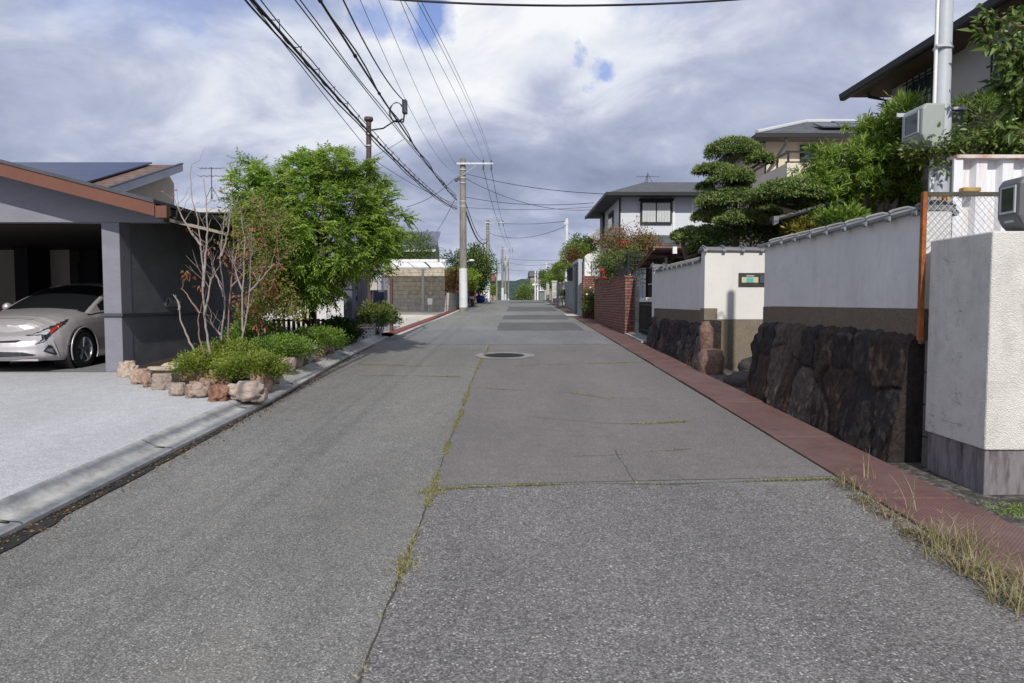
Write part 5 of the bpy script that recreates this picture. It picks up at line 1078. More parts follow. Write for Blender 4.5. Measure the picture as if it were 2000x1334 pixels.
ya, yb = wx * 1400 / 930, wx * 1400 / 990; zz1, zz0 = P(1940, 100, ya).z, P(1940, 160, ya).z; side_win('window', yb, ya, zz0, zz1, 6, bh, wx)
ya, yb = wx * 1400 / 765, wx * 1400 / 826; zz1, zz0 = P(1790, 150, 13.2).z, P(1790, 215, 13.2).z; side_win('window', yb, ya, zz0, zz1, 5, bh, wx)
MB().box(wx - .9, wx - .002, 8.0, 12.2, P(1880, 192, 10.5).z, P(1880, 182, 10.5).z).build('lower_eave', m_rfg, bh)
# ---------------------------------------------------------------- cream house with balcony
m_crm = M('cream_plaster', (.62, .53, .42), .85, .05, 1, .2, 40); m_crm2 = M('pale_cream_plaster', (.68, .61, .50), .85, .05, 1, .2, 40)
ch = thing('cream_house', 'cream house with a dark hipped roof, roof panels and a black railed balcony', 'house', (9.5, 23, 1.2))
Yc = 22.0; e0 = P(1478, 268, Yc); h0 = P(1575, 239, 24.2); xl = P(1497, 300, 22.6).x; xr_ = 17.0
MB().box(xl, xr_, 22.6, 25.8, 1.2, e0.z).build('wall', m_crm, ch)
ev = e0.z + .005; vs = [(e0.x, Yc, ev), (xr_ + .6, Yc, ev), (xr_ + .6, 26.4, ev), (e0.x, 26.4, ev)]; vs += [(x, y, z + .12) for x, y, z in vs] + [(h0.x, 24.2, h0.z), (xr_ - 3, 24.2, h0.z)]
MB().add(vs, [(3, 2, 1, 0), (0, 1, 5, 4), (1, 2, 6, 5), (2, 3, 7, 6), (3, 0, 4, 7), (4, 5, 9, 8), (5, 6, 9), (6, 7, 8, 9), (7, 4, 8)]).build('roof', m_roofd, ch)
rdg = MB().tube([V(vs[4]) + V((0, 0, .03)), V(vs[8]) + V((0, 0, .03)), V(vs[9]) + V((0, 0, .03))], .07, 8).build('ridge_cap', m_pale, ch)
nrm = (V(vs[5]) - V(vs[4])).cross(V(vs[8]) - V(vs[4])).normalized(); nrm = nrm if nrm.z > 0 else -nrm; upv = V((0, 2.2, h0.z - ev - .12)).normalized()
for k, (px, py) in enumerate(((1592, 262), (1640, 256), (1690, 248))):
    t_ = .25 + .12 * (k % 2) + .1 * k; c_ = V((P(px, py, 23).x, Yc, ev + .12)) + upv * 2.1 * t_
    ps = [c_ + V((a, 0, 0)) + upv * b_ + nrm * o_ for o_ in (.08, .12) for a, b_ in ((0, 0), (1.5, 0), (1.5, .8), (0, .8))]
    MB().add(ps, [(0, 1, 2, 3), (7, 6, 5, 4), (0, 4, 5, 1), (1, 5, 6, 2), (2, 6, 7, 3), (3, 7, 4, 0)]).build('roof_panel', m_sol, ch)
MB().box(e0.x - .05, xr_, Yc - .08, Yc - .005, ev - .02, ev + .11).build('eave_gutter', m_blk, ch)
MB().tube([(e0.x + .9, Yc, ev - .03), (e0.x + .9, Yc + .05, ev - .2), (xl + .05, 22.55, ev - .9), (xl + .05, 22.55, 1.3)], .045, 6).build('downpipe', m_gsh, ch, smooth=50)
a, b = P(1563, 318, 22.55), P(1625, 284, 22.55); wf = MB().box(a.x, b.x, 22.54, 22.598, a.z, b.z).build('window', m_blk, ch); MB().box(a.x + .1, b.x - .1, 22.52, 22.538, a.z + .1, b.z - .1).build('pane', m_wing, wf)
ba, bb_ = P(1480, 345, 22.4), P(1535, 316, 19.6); xb = P(1537, 330, 19.6).x; zb0, zb1 = P(1537, 372, 19.6).z, P(1537, 318, 19.6).z
bl = MB().box(xb, xr_, 19.6, 19.75, zb0, zb1).box(xb, xb + .15, 19.752, 22.59, zb0, zb1).box(xb + .152, xr_, 19.752, 22.59, zb0, zb0 + .2).build('balcony', m_crm2, ch)
rl = MB(); rl.box(xb - .02, xr_, 19.62, 19.68, zb1 + .28, zb1 + .33).box(xb + .04, xb + .10, 19.68, 22.58, zb1 + .28, zb1 + .33).box(xb - .02, xr_, 19.6, 19.7, zb1 + .002, zb1 + .04)
for k in range(7): rl.box(xb + .02 + k * 1.1, xb + .07 + k * 1.1, 19.62, 19.66, zb1 + .04, zb1 + .28)
for k in range(3): rl.box(xb + .05, xb + .09, 20.5 + k * .95, 20.54 + k * .95, zb1 + .002, zb1 + .28)
rl.build('balcony_rail', m_blk, bl)
# ---------------------------------------------------------------- pale blue sided house
m_blue = wavy('pale_blue_siding', (.60, .62, .68), .17, 2, .6, .4, .03, 0, .006, (.45, .47, .54), .06)
hb = thing('blue_house', 'pale blue sided two storey house with a dark hipped shingle roof and black framed windows', 'house', (8, 34, 1.5))
Yb = 32.0; e1 = P(1187, 381, Yb); wl = P(1212, 440, 32.8); er_ = 12.6; ez = e1.z; pk = P(1262, 352, 36.0)
MB().box(wl.x, 12, 32.8, 40.5, 1.5, ez + .02).build('wall', m_blue, hb)
ev = ez + .02; vs = [(e1.x, Yb, ev), (er_, Yb, ev), (er_, 41.2, ev), (e1.x, 41.2, ev)]; vs += [(x, y, z + .10) for x, y, z in vs] + [(pk.x, 36.6, pk.z), (10, 36.6, pk.z)]
MB().add(vs, [(3, 2, 1, 0), (0, 1, 5, 4), (1, 2, 6, 5), (2, 3, 7, 6), (3, 0, 4, 7), (4, 5, 9, 8), (5, 6, 9), (6, 7, 8, 9), (7, 4, 8)]).build('roof', m_roofd, hb)
MB().box(e1.x - .08, er_, Yb - .09, Yb - .005, ev - .03, ev + .11).box(e1.x - .09, e1.x - .005, Yb, 41.2, ev - .03, ev + .11).build('eave_gutter', m_blk, hb)
MB().tube([(wl.x - .05, 32.75, ev - .05), (wl.x - .05, 32.75, 1.6)], .045, 6).build('downpipe', m_blk, hb)
def front_win(parent, px0, py0, px1, py1, Y, curtain=True, mid=True):
    a, b = P(px0, py1, Y), P(px1, py0, Y); w_ = MB().box(a.x, b.x, Y - .1, Y - .003, a.z, b.z).build('window', m_blk, parent); fw = .09; mx = (a.x + b.x) / 2
    MB().box(a.x + fw, mx - .03, Y - .115, Y - .102, a.z + fw, b.z - fw).box(mx + .03, b.x - fw, Y - .115, Y - .102, a.z + fw, b.z - fw).build('pane', m_curt if curtain else m_wing, w_)
    MB().box(a.x - .06, b.x + .06, Y - .22, Y - .004, b.z + .003, b.z + .10).build('shutter_box', m_blk, w_); return w_
m_curt = wavy('white_curtain_behind_glass', (.55, .57, .57), .13, 0, .12, .5, .1, 0, .03, (.40, .42, .43), .5)
front_win(hb, 1250, 393, 1312, 438, 32.8)
for px in (1316, 1352): q = P(px, 420, 32.78); MB().box(q.x - .04, q.x + .04, 32.74, 32.797, 3, ev - .05).build('trim_strip', m_white, hb)
w_ = MB().box(wl.x - .06, wl.x - .003, 35.0, 36.6, P(1200, 440, 34).z, P(1200, 405, 34).z).build('window', m_blk, hb); MB().box(wl.x - .07, wl.x - .062, 35.1, 36.5, P(1200, 438, 34).z, P(1200, 408, 34).z).build('pane', m_wing, w_)
MB().box(wl.x - .12, wl.x - .003, 38.4, 39.4, P(1187, 470, 37).z, P(1187, 405, 37).z).build('side_bay', m_blk, hb)
a, b = P(1276, 476, 29.5), P(1335, 454, 31.5)
MB().prism([(29.0, a.z), (32.79, b.z), (32.79, b.z - .12), (29.0, a.z - .12)], 'x', P(1270, 476, 29).x, 12).build('lower_roof', m_roofd, hb)
MB().box(P(1285, 480, 29.5).x, 12, 29.6, 32.79, 1.5, a.z - .13).build('porch_wall', m_blue, hb)
aq = P(1268, 352, 36); aerial('roof_aerial', 'small television aerial on the ridge of the pale blue house', (aq.x, 36.4, aq.z - .1), .55, ((.35, 1.1, 6, .5),))
sg = simple_house('gable_house', 'plain grey roofed house showing just left of the pale blue house', 5.2, 9, 47, 55, 1.5, P(1165, 470, 47).z, P(1180, 430, 50).z, M('grey_plaster', (.40, .40, .40), .9, .06, 1, .1, 40), M('taupe_roof', (.30, .28, .27), .8, .06, 1, .1, 40), .4, (), 'y')
# ---------------------------------------------------------------- gate of the property: post, iron gate, lattice, pergola roof
gpq = thing('gate_post', 'white plastered gate post with a small tiled cap beside the iron gate', 'post', (3.6, 17.5, zr(17.5)))
x0_, x1_ = P(1277, 600, 17.45).x, P(1309, 600, 17.45).x; zt_ = P(1290, 521, 17.45).z
MB().box(x0_, x1_, 17.45, 17.7, .45, zt_).build('post_body', m_plas, gpq, bevel=.006); tile_cap(gpq, 'x', 17.57, x0_ - .05, x1_ + .35, zt_, .16, .3); MB().box(x1_ + .002, x1_ + .3, 17.5, 17.68, .45, zt_ - .01).build('post_return', m_plas_s, gpq)
m_iron = M('dark_iron', (.035, .03, .028), .6, .3, 6, .1, 50)
gt = thing('iron_gate', 'dark iron bar gate with a white scrolled top beside the white gate post', 'gate', (3.55, 18.9, zr(18.9)))
zA, zB = .72, 1.56; gb = MB()
for k in range(22): y = 17.8 + k * .105; gb.tube([(3.56 + .01 * math.sin(k), y, zA), (3.56, y + .03 * math.sin(k * 2.1), (zA + zB) / 2), (3.56, y, zB)], .013, 5)
gb.build('bars', m_iron, gt); MB().box(3.545, 3.575, 17.75, 20.1, zA + .05, zA + .1).box(3.545, 3.575, 17.75, 20.1, zB - .1, zB - .06).build('rail', m_iron, gt)
wt = MB()
for k in range(10): c_ = V((3.56, 17.9 + k * .22, zB + .05)); wt.tube([c_ + V((0, .07 * math.cos(a), .055 * math.sin(a))) for a in np.linspace(0, 6.3, 11)], .016, 5)
wt.build('scroll_top', m_white, gt)
gw = MB().box(3.95, 4.1, 17.8, 21, .5, 2.05); tag(gw.build('inner_wall', M('stained_concrete_dark', (.19, .175, .165), .9, .25, 1.5, .3, 30, dirt=(.08, .06, .05), dirt_amt=.6)), 'stained dark concrete wall seen behind the iron gate', 'wall')
kind(MB().sbox(RX(18) + .62, 3.95, 17.6, 20.3, .02, .07, zr(17.6), zr(20.3)).build('entrance_paving', m_ledge), 'structure')
lt = thing('lattice_screen', 'black lattice screen standing above the iron gate under the pergola roof', 'screen', (3.8, 19, 2.0)); lm = MB()
for k in range(19): y = 17.8 + k * .13; lm.box(3.79, 3.81, y - .01, y + .01, 2.06, 2.62)
for k in range(5): lm.box(3.785, 3.815, 17.8, 20.2, 2.06 + k * .135, 2.08 + k * .135)
lm.build('lattice_grid', m_blk, lt); MB().box(3.77, 3.83, 20.2, 20.28, .5, 2.65).build('post', m_blk, lt); MB().box(3.77, 3.83, 17.74, 17.79, .5, 2.65).build('post', m_blk, lt)
pg = thing('pergola', 'brown framed lean-to roof with smoky panels above the iron gate', 'pergola', (5, 18.5, 1.25))
za, zb = P(1280, 484, 17.5).z, P(1246, 521, 19.9).z; xa, xb = P(1276, 485, 17.5).x, 6.6; xa2 = P(1246, 521, 19.9).x
m_brw = M('brown_frame', (.19, .10, .075), .6, .1, 3, .05, 40)
MB().grid([[(lerp(xa2, xa, t), lerp(19.9, 17.5, t), lerp(zb, za, t) + .03), (xb, lerp(19.9, 17.5, t), lerp(zb, za, t) + .03)] for t in (0, .5, 1)]).build('smoky_panel', M('smoky_panel', (.16, .14, .135), .3, .1, 2, 0), pg, fix=False)
pf = MB()
for t in (0, .33, .66, 1): a_ = V((lerp(xa2, xa, t), lerp(19.9, 17.5, t), lerp(zb, za, t))); pf.tube([a_, V((xb, a_.y, a_.z))], .035, 4)
pf.build('purlin', m_brw, pg)
for k in range(5):
    f = k / 4.5; a_ = V((lerp(xa2, xb, f), 19.95, zb - .04)); b_ = V((lerp(xa, xb, f), 17.42, za - .04)); MB().tube([a_, b_], .05 if k % 2 else .03, 4).build('rafter', m_brw if k != 1 else m_soffb, pg)
q = P(1318, 489, 17.38); MB().box(q.x - .05, q.x + .05, 17.36, 17.44, q.z - .08, q.z + .09).build('beam_end', m_white, pg)
MB().box(xb - .5, xb - .42, 17.6, 17.68, 1.2, za - .08).build('post', m_brw, pg); MB().box(4.9, 4.98, 19.7, 19.78, 1.2, zb - .04).build('post', m_brw, pg)
# ---------------------------------------------------------------- brick walls, roses, gate frame and the walls beyond
m_brick = brickmat('red_brick', (.245, .078, .055), (.36, .14, .095), (.075, .055, .05), .23, .082, .02, .85, .8, .5, .4)
bk = thing('brick_wall', 'red brick garden wall with a sunlit end beside the iron gate', 'brick wall', (3.3, 23, zr(23)))
MB().sbox(3.2, 3.46, 20.3, 27.9, 0, 1.64, zr(20.3), zr(20.3) + .14).build('brick_body', m_brick, bk); MB().box(3.462, 3.6, 20.34, 20.6, .5, 2.0).build('concrete_edge', m_conc, bk); MB().sbox(3.19, 3.47, 20.28, 27.9, 1.642, 1.70, zr(20.3), zr(20.3) + .14).build('brick_coping', m_brick, bk)
bp_ = thing('brick_pier', 'brick pier with a white arched block on top, behind the white roses', 'pier', (3.3, 29.3, zr(29)))
xA, xB = P(1138, 580, 29.2).x, P(1168, 580, 29.2).x; zM, zT = P(1150, 539, 29.2).z, P(1150, 494, 29.2).z
MB().box(xA, xB + .1, 29.2, 29.6, .6, zM).build('brick_body', m_brick, bp_); xm = P(1160, 520, 29.2).x
MB().box(xA + .08, xm - .12, 29.25, 29.55, zM + .002, lerp(zM, zT, .62)).build('white_leg', m_white, bp_)
MB().prism([(xA + .08, lerp(zM, zT, .622)), (xB - .02, lerp(zM, zT, .622)), (xB - .02, zT - .12), (xB - .1, zT - .02), (lerp(xA, xB, .5), zT), (xA + .18, zT - .05), (xA + .08, zT - .15)], 'y', 29.25, 29.55).build('white_arch_block', m_plas, bp_, bevel=.02)
gf = thing('grey_gate_frame', 'tall grey gate frame with a sloping head on the street edge beyond the brick pier', 'gate', (2.95, 31, zr(31)))
xg = P(1133, 560, 31).x; ztg = P(1133, 512, 31).z
MB().box(xg - .08, xg + .08, 31, 31.2, .9, ztg).box(xg - .08, xg + .08, 33.6, 33.8, .9, ztg).build('upright', m_lav, gf, bevel=.006); MB().box(xg - .1, xg + .1, 31, 33.8, ztg + .002, ztg + .14).build('head', m_lav, gf); MB().box(xg + .03, xg + .06, 31.2, 33.6, .95, ztg - .25).build('dark_panel', m_gsh, gf)
m_gwall = M('grey_render', (.33, .335, .345), .9, .1, 1.2, .2, 40, dirt=(.16, .16, .15), dirt_amt=.5)
rc = thing('rendered_wall', 'grey rendered retaining wall with a dark picket fence on top beyond the grey gate frame', 'wall', (3.15, 38, zr(38)))
MB().sbox(3.12, 3.35, 34, 42, 0, 1.5, zr(34), zr(42)).build('wall_slab', m_gwall, rc)
pk_ = MB()
for k in range(45): y = 34.1 + k * .175; pk_.box(3.2, 3.23, y - .03, y + .03, zr(y) + 1.52, zr(y) + 2.25)
for dz in (1.62, 2.1): pk_.sbox(3.235, 3.26, 34, 42, dz, dz + .05, zr(34), zr(42))
pk_.build('picket_fence', m_blk, rc); MB().tube([(3.08, 35, zr(35) + .05), (3.08, 35, zr(35) + 1.3)], .05, 8).build('drain_pipe', m_pale, rc)
m_lst = brickmat('pale_stone_block', (.42, .42, .40), (.5, .5, .47), (.28, .28, .26), .5, .22, .015, .9, .4, .5, .2)
for (px0, px1, py0, py1, Y, lb) in ((1092, 1100, 577, 603, 43.5, 'short pale stone pillar beside the small clipped bush'), (1078, 1087, 551, 594, 50, 'tall pale stone block pillar of a far gateway'), (1099, 1110, 553, 573, 44.5, 'square pale stone block set in the far wall behind the clipped bush'), (1067, 1073, 551, 590, 57, 'far pale gate pillar with a lamp left of the tall block pillar')):
    a, b = P(px0, py1, Y), P(px1, py0, Y); t = tag(MB().box(a.x, b.x, Y, Y + .45, zr(Y) - .05, b.z).box(a.x - .04, b.x + .04, Y - .04, Y + .49, b.z + .002, b.z + .1).build('stone_pillar', m_lst, bevel=.01), lb, 'pillar', 'pale stone pillars on the far right')
w2 = thing('far_wall', 'far grey rendered wall running beyond the pale stone pillars', 'wall', (3.3, 50, zr(50))); MB().sbox(3.3, 3.5, 44.2, 60, 0, 1.3, zr(44.2), zr(58)).build('wall_slab', m_gwall, w2); MB().sbox(3.28, 3.52, 44.2, 60, 1.302, 1.36, zr(44.2), zr(58)).build('coping', m_conc, w2)
# far right: poles, buildings and signs over the crest
q = P(1107, 427, 46); wp = thing('white_pole', 'tall slim white pole with a meter box, left of the roses on the right side', 'pole', (q.x, 46, 1.4)); zb_ = P(1107, 528, 46).z
MB().tube([(q.x, 46, 1.4), (q.x, 46, q.z)], [.13, .10], 10).build('shaft', m_band, wp, smooth=50); MB().box(q.x - .18, q.x + .1, 45.9, 46.1, P(1107, 439, 46).z, P(1107, 433, 46).z).build('bracket', m_galv, wp)
mz = P(1102, 500, 46); MB().box(q.x - .42, q.x - .12, 45.85, 46.05, mz.z - .25, mz.z + .35).build('meter_box', m_mbox, wp, bevel=.02)
for px, py0, Y, r_, lb in ((1045.5, 529, 105, .11, 'left one of the two white poles standing by the white crossbar over the crest'), (1050.5, 529, 108, .11, 'right one of the two white poles standing by the white crossbar over the crest'), (1067, 513, 95, .12, 'short white pole top above the round tree on the far right')):
    q = P(px, py0, Y); t = tag(MB().tube([(q.x, Y, .2), (q.x, Y, q.z)], r_, 8).build('far_pole', m_band, smooth=50), lb, 'pole', 'white poles far on the right')
a, b = P(1040, 557, 95), P(1062, 554, 95); ta = thing('white_gantry', 'white crossbar on thin legs standing over the crest on the right', 'gantry', (a.x, 95, 1)); MB().box(a.x, b.x, 95, 95.2, a.z, b.z).build('crossbar', m_white, ta)
MB().box(a.x + .6, a.x + .72, 95.02, 95.14, .9, a.z - .002).box(b.x - .5, b.x - .38, 95.02, 95.14, .9, a.z - .002).build('leg', m_white, ta)
a, b = P(1036, 600, 150), P(1076, 529, 150); fb = thing('far_building', 'flat topped brown grey building with a dark upper floor over the crest on the right', 'building', (a.x, 150, 0)); MB().box(a.x, b.x + 4, 150, 162, -1, P(1040, 540, 150).z).build('lower_floors', M('far_facade', (.27, .24, .21), .8, .15, .5, 0), fb)
MB().box(a.x - .3, b.x + 4.2, 149.6, 162, P(1040, 540, 150).z + .01, b.z).build('upper_floor', M('far_dark_facade', (.12, .125, .14), .6, .15, .5, 0), fb)
for k in range(3): MB().box(a.x + .6 + k * 1.3, a.x + 1.5 + k * 1.3, 149.88, 149.99, P(1040, 566, 150).z, P(1040, 551, 150).z).build('window', m_lav, fb)
simple_house('tiled_house', 'far dark roofed house with upturned eaves beside the white pole on the right', 5.0, 9.5, 66, 73, 1.6, P(1098, 517, 66).z, P(1115, 498, 69).z, m_beige2, m_rfg, .9, ((1102, 1106, 522, 530),), 'x', 1.)
simple_house('low_tiled_house', 'lower dark roofed house in front of the far tiled house on the right', 4.4, 8.5, 58, 63, 1.6, P(1092, 540, 58).z, P(1105, 525, 60).z, m_beige2, m_rfg, .6, (), 'x', .8)
q = P(1082, 598, 60); cvn = thing('pale_hut_side', 'pale glass sided shelter beyond the crest near the white poles', 'shelter', (3.6, 85, 1.4)); a, b = P(1049, 588, 88), P(1063, 560, 88)
MB().box(a.x + .25, b.x, 88, 90, a.z - .5, lerp(a.z, b.z, .7)).build('body', M('grey_glass_panel', (.16, .18, .19), .4, .1, 1, 0), cvn); MB().box(a.x + .1, b.x + .15, 87.8, 90.2, lerp(a.z, b.z, .7) + .002, lerp(a.z, b.z, .7) + .1).build('roof', m_white, cvn)
# plants on the right
m_pine = leafmat('pine_needles', [(.1, (.05, .085, .025)), (.45, (.115, .17, .045)), (.8, (.21, .27, .07)), (.97, (.32, .35, .12))], .2, .5)
m_pod = leafmat('podocarpus_leaf', [(.1, (.07, .13, .024)), (.45, (.19, .30, .055)), (.8, (.33, .44, .10)), (.97, (.48, .54, .18))], .45, .35)
m_cam = leafmat('camellia_leaf', [(.1, (.035, .065, .015)), (.5, (.085, .14, .03)), (.85, (.17, .23, .06))], .22, .3)
def pads(name, label, Y, plist, mat, base, L_=.062, W_=.02, dens=9000, limbs=True):
    t = thing(name, label, 'tree', tuple(base)); top = None; m_ = MB(); sp_ = V(base)
    cs_ = []
    for (px, py, rx_, ry_, dy) in plist:
        c = P(px, py, Y + dy); k = (Y + dy) / 1400; a, h = rx_ * k * 1.1, ry_ * k * 1.15; cs_.append(c); n_ = int(dens * (a / .7) * (.5 + a))
        d = rdir(n_); d[:, 2] = np.where(d[:, 2] < -.25, -d[:, 2] * .4, d[:, 2]); r = np.cbrt(rng.uniform(.45, 1, n_)); nz_ = np.array([noise.noise(V(q) * 2.6 + c) for q in d]); r = r * (1 + .2 * nz_)
        pos = np.array(c) + d * r[:, None] * np.array([a, a * .85, h]); ax = d * .35 + rdir(n_) * 1.0 + np.array([0, 0, .35])
        lc = np.clip(.45 + .5 * nz_ + rng.normal(size=n_) * .2, 0, 1); s = .7 + .6 * rng.random(n_)
        leafmesh('foliage_pad', pos, ax, L_ * s, W_ * s, mat, t, .1, lc)
    hi = max(cs_, key=lambda c: c.z); tk_ = bent(sp_, hi, 7, .03); m_.tube(tk_, [.12, .11, .1, .085, .07, .06, .05, .03], 8)
    for c in cs_:
        q = min(tk_, key=lambda p: abs(p.z - (c.z - .12))); m_.tube(bent(q, c + V((0, 0, -.05)), 4, .05), [.05, .045, .04, .03, .015], 6)
    m_.build('trunk', m_bark2, t, smooth=60); return t
pads('topiary_pine', 'cloud pruned pine with stacked rounded pads rising behind the sunlit entrance wall', 14.2, [(1432, 300, 48, 26, .2), (1484, 314, 27, 14, -.1), (1393, 335, 34, 12, 0), (1428, 352, 41, 21, -.2), (1377, 368, 15, 10, .2), (1441, 363, 20, 18, .3), (1424, 397, 56, 27, -.1), (1394, 423, 30, 17, .2), (1446, 434, 45, 22, -.3), (1498, 420, 27, 17, .2), (1371, 428, 18, 12, .1)], m_pine, (4.6, 14.3, 1.2))
pads('pruned_shrub_tree', 'low spreading clipped tree whose pads hang over the short garden wall below the tall pine', 15.2, [(1352, 470, 30, 22, .2), (1388, 462, 34, 18, 0), (1330, 462, 18, 10, .3), (1365, 488, 22, 14, -.2)], m_pine, (4.2, 15.3, 1.2), .06, .024)
pads('clipped_holly', 'wide flat clipped green and rusty shrub right of the tall topiary pine', 13.9, [(1540, 384, 66, 30, -.6), (1508, 390, 36, 24, -.5), (1584, 378, 36, 26, .1), (1600, 398, 40, 18, .1)], m_pine, (5.5, 14, 1.2), .05, .028)
shrub('garden_hedge', 'dense glossy green hedge just behind the tiled cap of the entrance wall', Gc(1465, 470, 14.6), (1.05, .6, .32), m_cam, 200, 34, .06, .035, None, .09)
shrub('spotted_laurel', 'small yellow leaved shrub above the tiled cap near the dark porch roof', Gc(1572, 450, 13.3), (.33, .3, .22), leafmat('yellow_leaf', [(.1, (.09, .10, .02)), (.5, (.25, .23, .05)), (.9, (.5, .42, .13))], .3, .4), 50, 26, .09, .035, None, .07)
shrub('fatsia', 'pale green broad leaved shrub peeping over the long wall cap', Gc(1640, 432, 12.4), (.34, .3, .2), m_aza2, 40, 22, .11, .05, None, .08)
prf = thing('porch_roof', 'small dark tiled porch roof among the shrubs above the entrance wall', 'roof', (5.2, 13.2, 1.2)); a, b = P(1512, 435, 13.2), P(1640, 400, 13.2)
MB().prism([(a.x, a.z), (a.x, a.z + .06), (b.x, b.z + .06), (b.x, b.z)], 'y', 13.1, 15.2).build('roof_slab', m_rfg, prf); MB().tube([(a.x, 13.1, a.z + .06), (b.x, 13.1, b.z + .06)], .05, 8).build('verge_tile', m_rfg, prf); MB().prism([(a.x - .07, a.z - .06), (a.x + .02, a.z - .02), (a.x + .02, a.z + .1), (a.x - .07, a.z + .1)], 'y', 13.02, 13.1).build('end_tile', m_tile, prf)
q = P(1588, 430, 13.6); MB().box(q.x - .06, q.x + .06, 13.6, 13.72, 1.2, q.z + .2).build('post', m_blk, prf)
# podocarpus mass: tree with sprays of narrow leaves
pt = thing('podocarpus_tree', 'large spreading evergreen with narrow glossy leaves above the long white garden wall', 'tree', (6.6, 13.6, 1.2))
cs = np.concatenate([clumps(Gc(1665, 338, 13.4), (.72, .7, .52), 95, .3, .3, 2), clumps(Gc(1745, 300, 13.6), (.75, .7, .75), 110, .3, .3, 3), clumps(Gc(1620, 375, 13.4), (.6, .5, .40), 70, .3, .3, 4), clumps(Gc(1715, 268, 13.8), (.5, .5, .28), 40, .3, .3, 6), clumps(Gc(1770, 370, 13.6), (.55, .5, .5), 50, .3, .3, 5), clumps(Gc(1720, 390, 13.8), (.9, .5, .35), 50, .3, .3, 8), clumps(Gc(1595, 330, 13.5), (.2, .2, .25), 10, .3, .3, 8)])
n_ = len(cs); pos = []; ax = []; lc = []
for c in cs:
    for _ in range(3):
        d = unit((rdir(1)[0] * .9 + np.array([-.15, -.2, .55]))[None])[0]; f = rng.random(); c2 = c + rng.normal(size=3) * .09
        for k in range(20):
            pos.append(c2 + d * .009 * k); a = rdir(1)[0]; ax.append(a - d * a.dot(d) + d * .55); lc.append(f * .6 + rng.random() * .4)
n_ = len(pos); leafmesh('crown', np.array(pos), np.array(ax), .15 * (.7 + .5 * rng.random(n_)), .024, m_pod, pt, .12, np.array(lc), .15)
m_ = MB()
for px, py, tx, ty in ((1690, 420, 1680, 330), (1700, 420, 1745, 310), (1725, 410, 1760, 360), (1680, 430, 1620, 370), (1740, 415, 1715, 260)): m_.tube(bent(P(px, py + 30, 13.6), P(tx, ty, 13.6), 5, .06), [.07, .065, .055, .045, .03, .015], 7)
for _ in range(30): i, j = rng.integers(len(cs)), 0; m_.tube(bent(P(1705, 370, 13.6), V(cs[i]), 5, .08), [.035, .03, .025, .018, .012, .005], 5)
m_.build('trunk', m_bark, pt, smooth=60)
# right edge tree with broad leaves, and the branch of small leaves over the steel sheet
m_broad = leafmat('broad_leaf', [(.1, (.04, .075, .018)), (.5, (.10, .16, .035)), (.85, (.20, .27, .08))], .28, .32)
et = thing('broadleaf_tree', 'tree with long broad drooping leaves at the upper right edge of the picture', 'tree', (5.1, 6.9, 1.2))
tips = [(1915, 25), (1905, 55), (1925, 90), (1950, 60), (1990, 60), (1985, 20), (1975, 110), (1955, 130), (1990, 150), (1970, 180), (1945, 160), (1985, 210), (1960, 225), (1990, 250), (1975, 265), (1940, 245), (2005, 100), (2010, 180), (2005, 230), (1965, 150), (2000, 40), (1995, 280)]
pos = []; ax = []; lc = []; m_ = MB(); rootp = V((5.15, 6.9, 1.2)); tk_ = bent(rootp, P(2020, 60, 6.9), 6, .02); m_.tube(tk_, [.06, .055, .05, .045, .035, .028, .02], 8)
for px, py in tips:
    tpp = P(px, py, 6.9 + random.uniform(-.45, .45)); q = min(tk_, key=lambda p: abs(p.z - tpp.z + .25)); br = bent(q, tpp, 7, .05); m_.tube(br, [.016, .014, .012, .010, .008, .006, .005, .003], 5)
    for k in range(46 if px > 1935 else 30):
        f = random.uniform(.35, 1) if px > 1935 else random.uniform(.55, 1); i = min(int(f * 7), 6); p = br[i].lerp(br[i + 1], f * 7 - i); d = (br[i + 1] - br[i]).normalized(); a = rdir(1)[0] * 1.0 + np.array(d) * .5; a[2] -= .35
        pos.append(np.array(p) + rng.normal(size=3) * .035); ax.append(a); lc.append(rng.random())
n_ = len(pos); leafmesh('crown', np.array(pos), np.array(ax), .13 * (.6 + .6 * rng.random(n_)), .045, m_broad, et, .22, np.array(lc), .25); m_.build('trunk', m_bark2, et, smooth=60)
m_sm = leafmat('small_glossy_leaf', [(.1, (.035, .07, .015)), (.5, (.11, .165, .03)), (.8, (.23, .27, .07)), (.97, (.4, .24, .12))], .28, .35)
sb_ = thing('overhanging_shrub', 'shrub branch of small glossy leaves stretching over the rusted sheet screen', 'shrub', (5.0, 7.0, 1.2))
cs = np.concatenate([clumps(Gc(1830, 300, 7.0), (.30, .25, .14), 40, .2, .3, 2), clumps(Gc(1900, 285, 7.0), (.36, .25, .15), 50, .2, .3, 4), clumps(Gc(1970, 280, 7.0), (.32, .25, .17), 45, .2, .3, 5), clumps(Gc(1800, 288, 7.1), (.14, .14, .10), 14, .2, .3, 6), clumps(Gc(1915, 252, 7.6), (.4, .25, .12), 26, .2, .3, 7)])
clump_leaves(cs, 22, .05, .05, .024, m_sm, 'foliage', sb_, .1); m_ = MB()
for tx in ((1800, 290), (1830, 305), (1880, 290), (1940, 285), (1985, 270)): m_.tube(bent(V((5.2, 7.05, 2.2)), P(tx[0], tx[1], 7.0), 6, .05), [.022, .02, .016, .013, .01, .007, .003], 6)
m_.build('stem', m_bark2, sb_, smooth=60)
shrub('fine_shrub', 'soft light green fine leaved shrub below the big eave at the upper right', Gc(1925, 216, 9.0), (.40, .4, .13), m_fol[2], 40, 40, .07, .012, None, .08)
shrub('roof_edge_shrub', 'leafy shoots rising in front of the lattice window of the large house', Gc(1775, 222, 12.5), (.26, .3, .2), m_pod, 28, 24, .12, .025, None, .1)
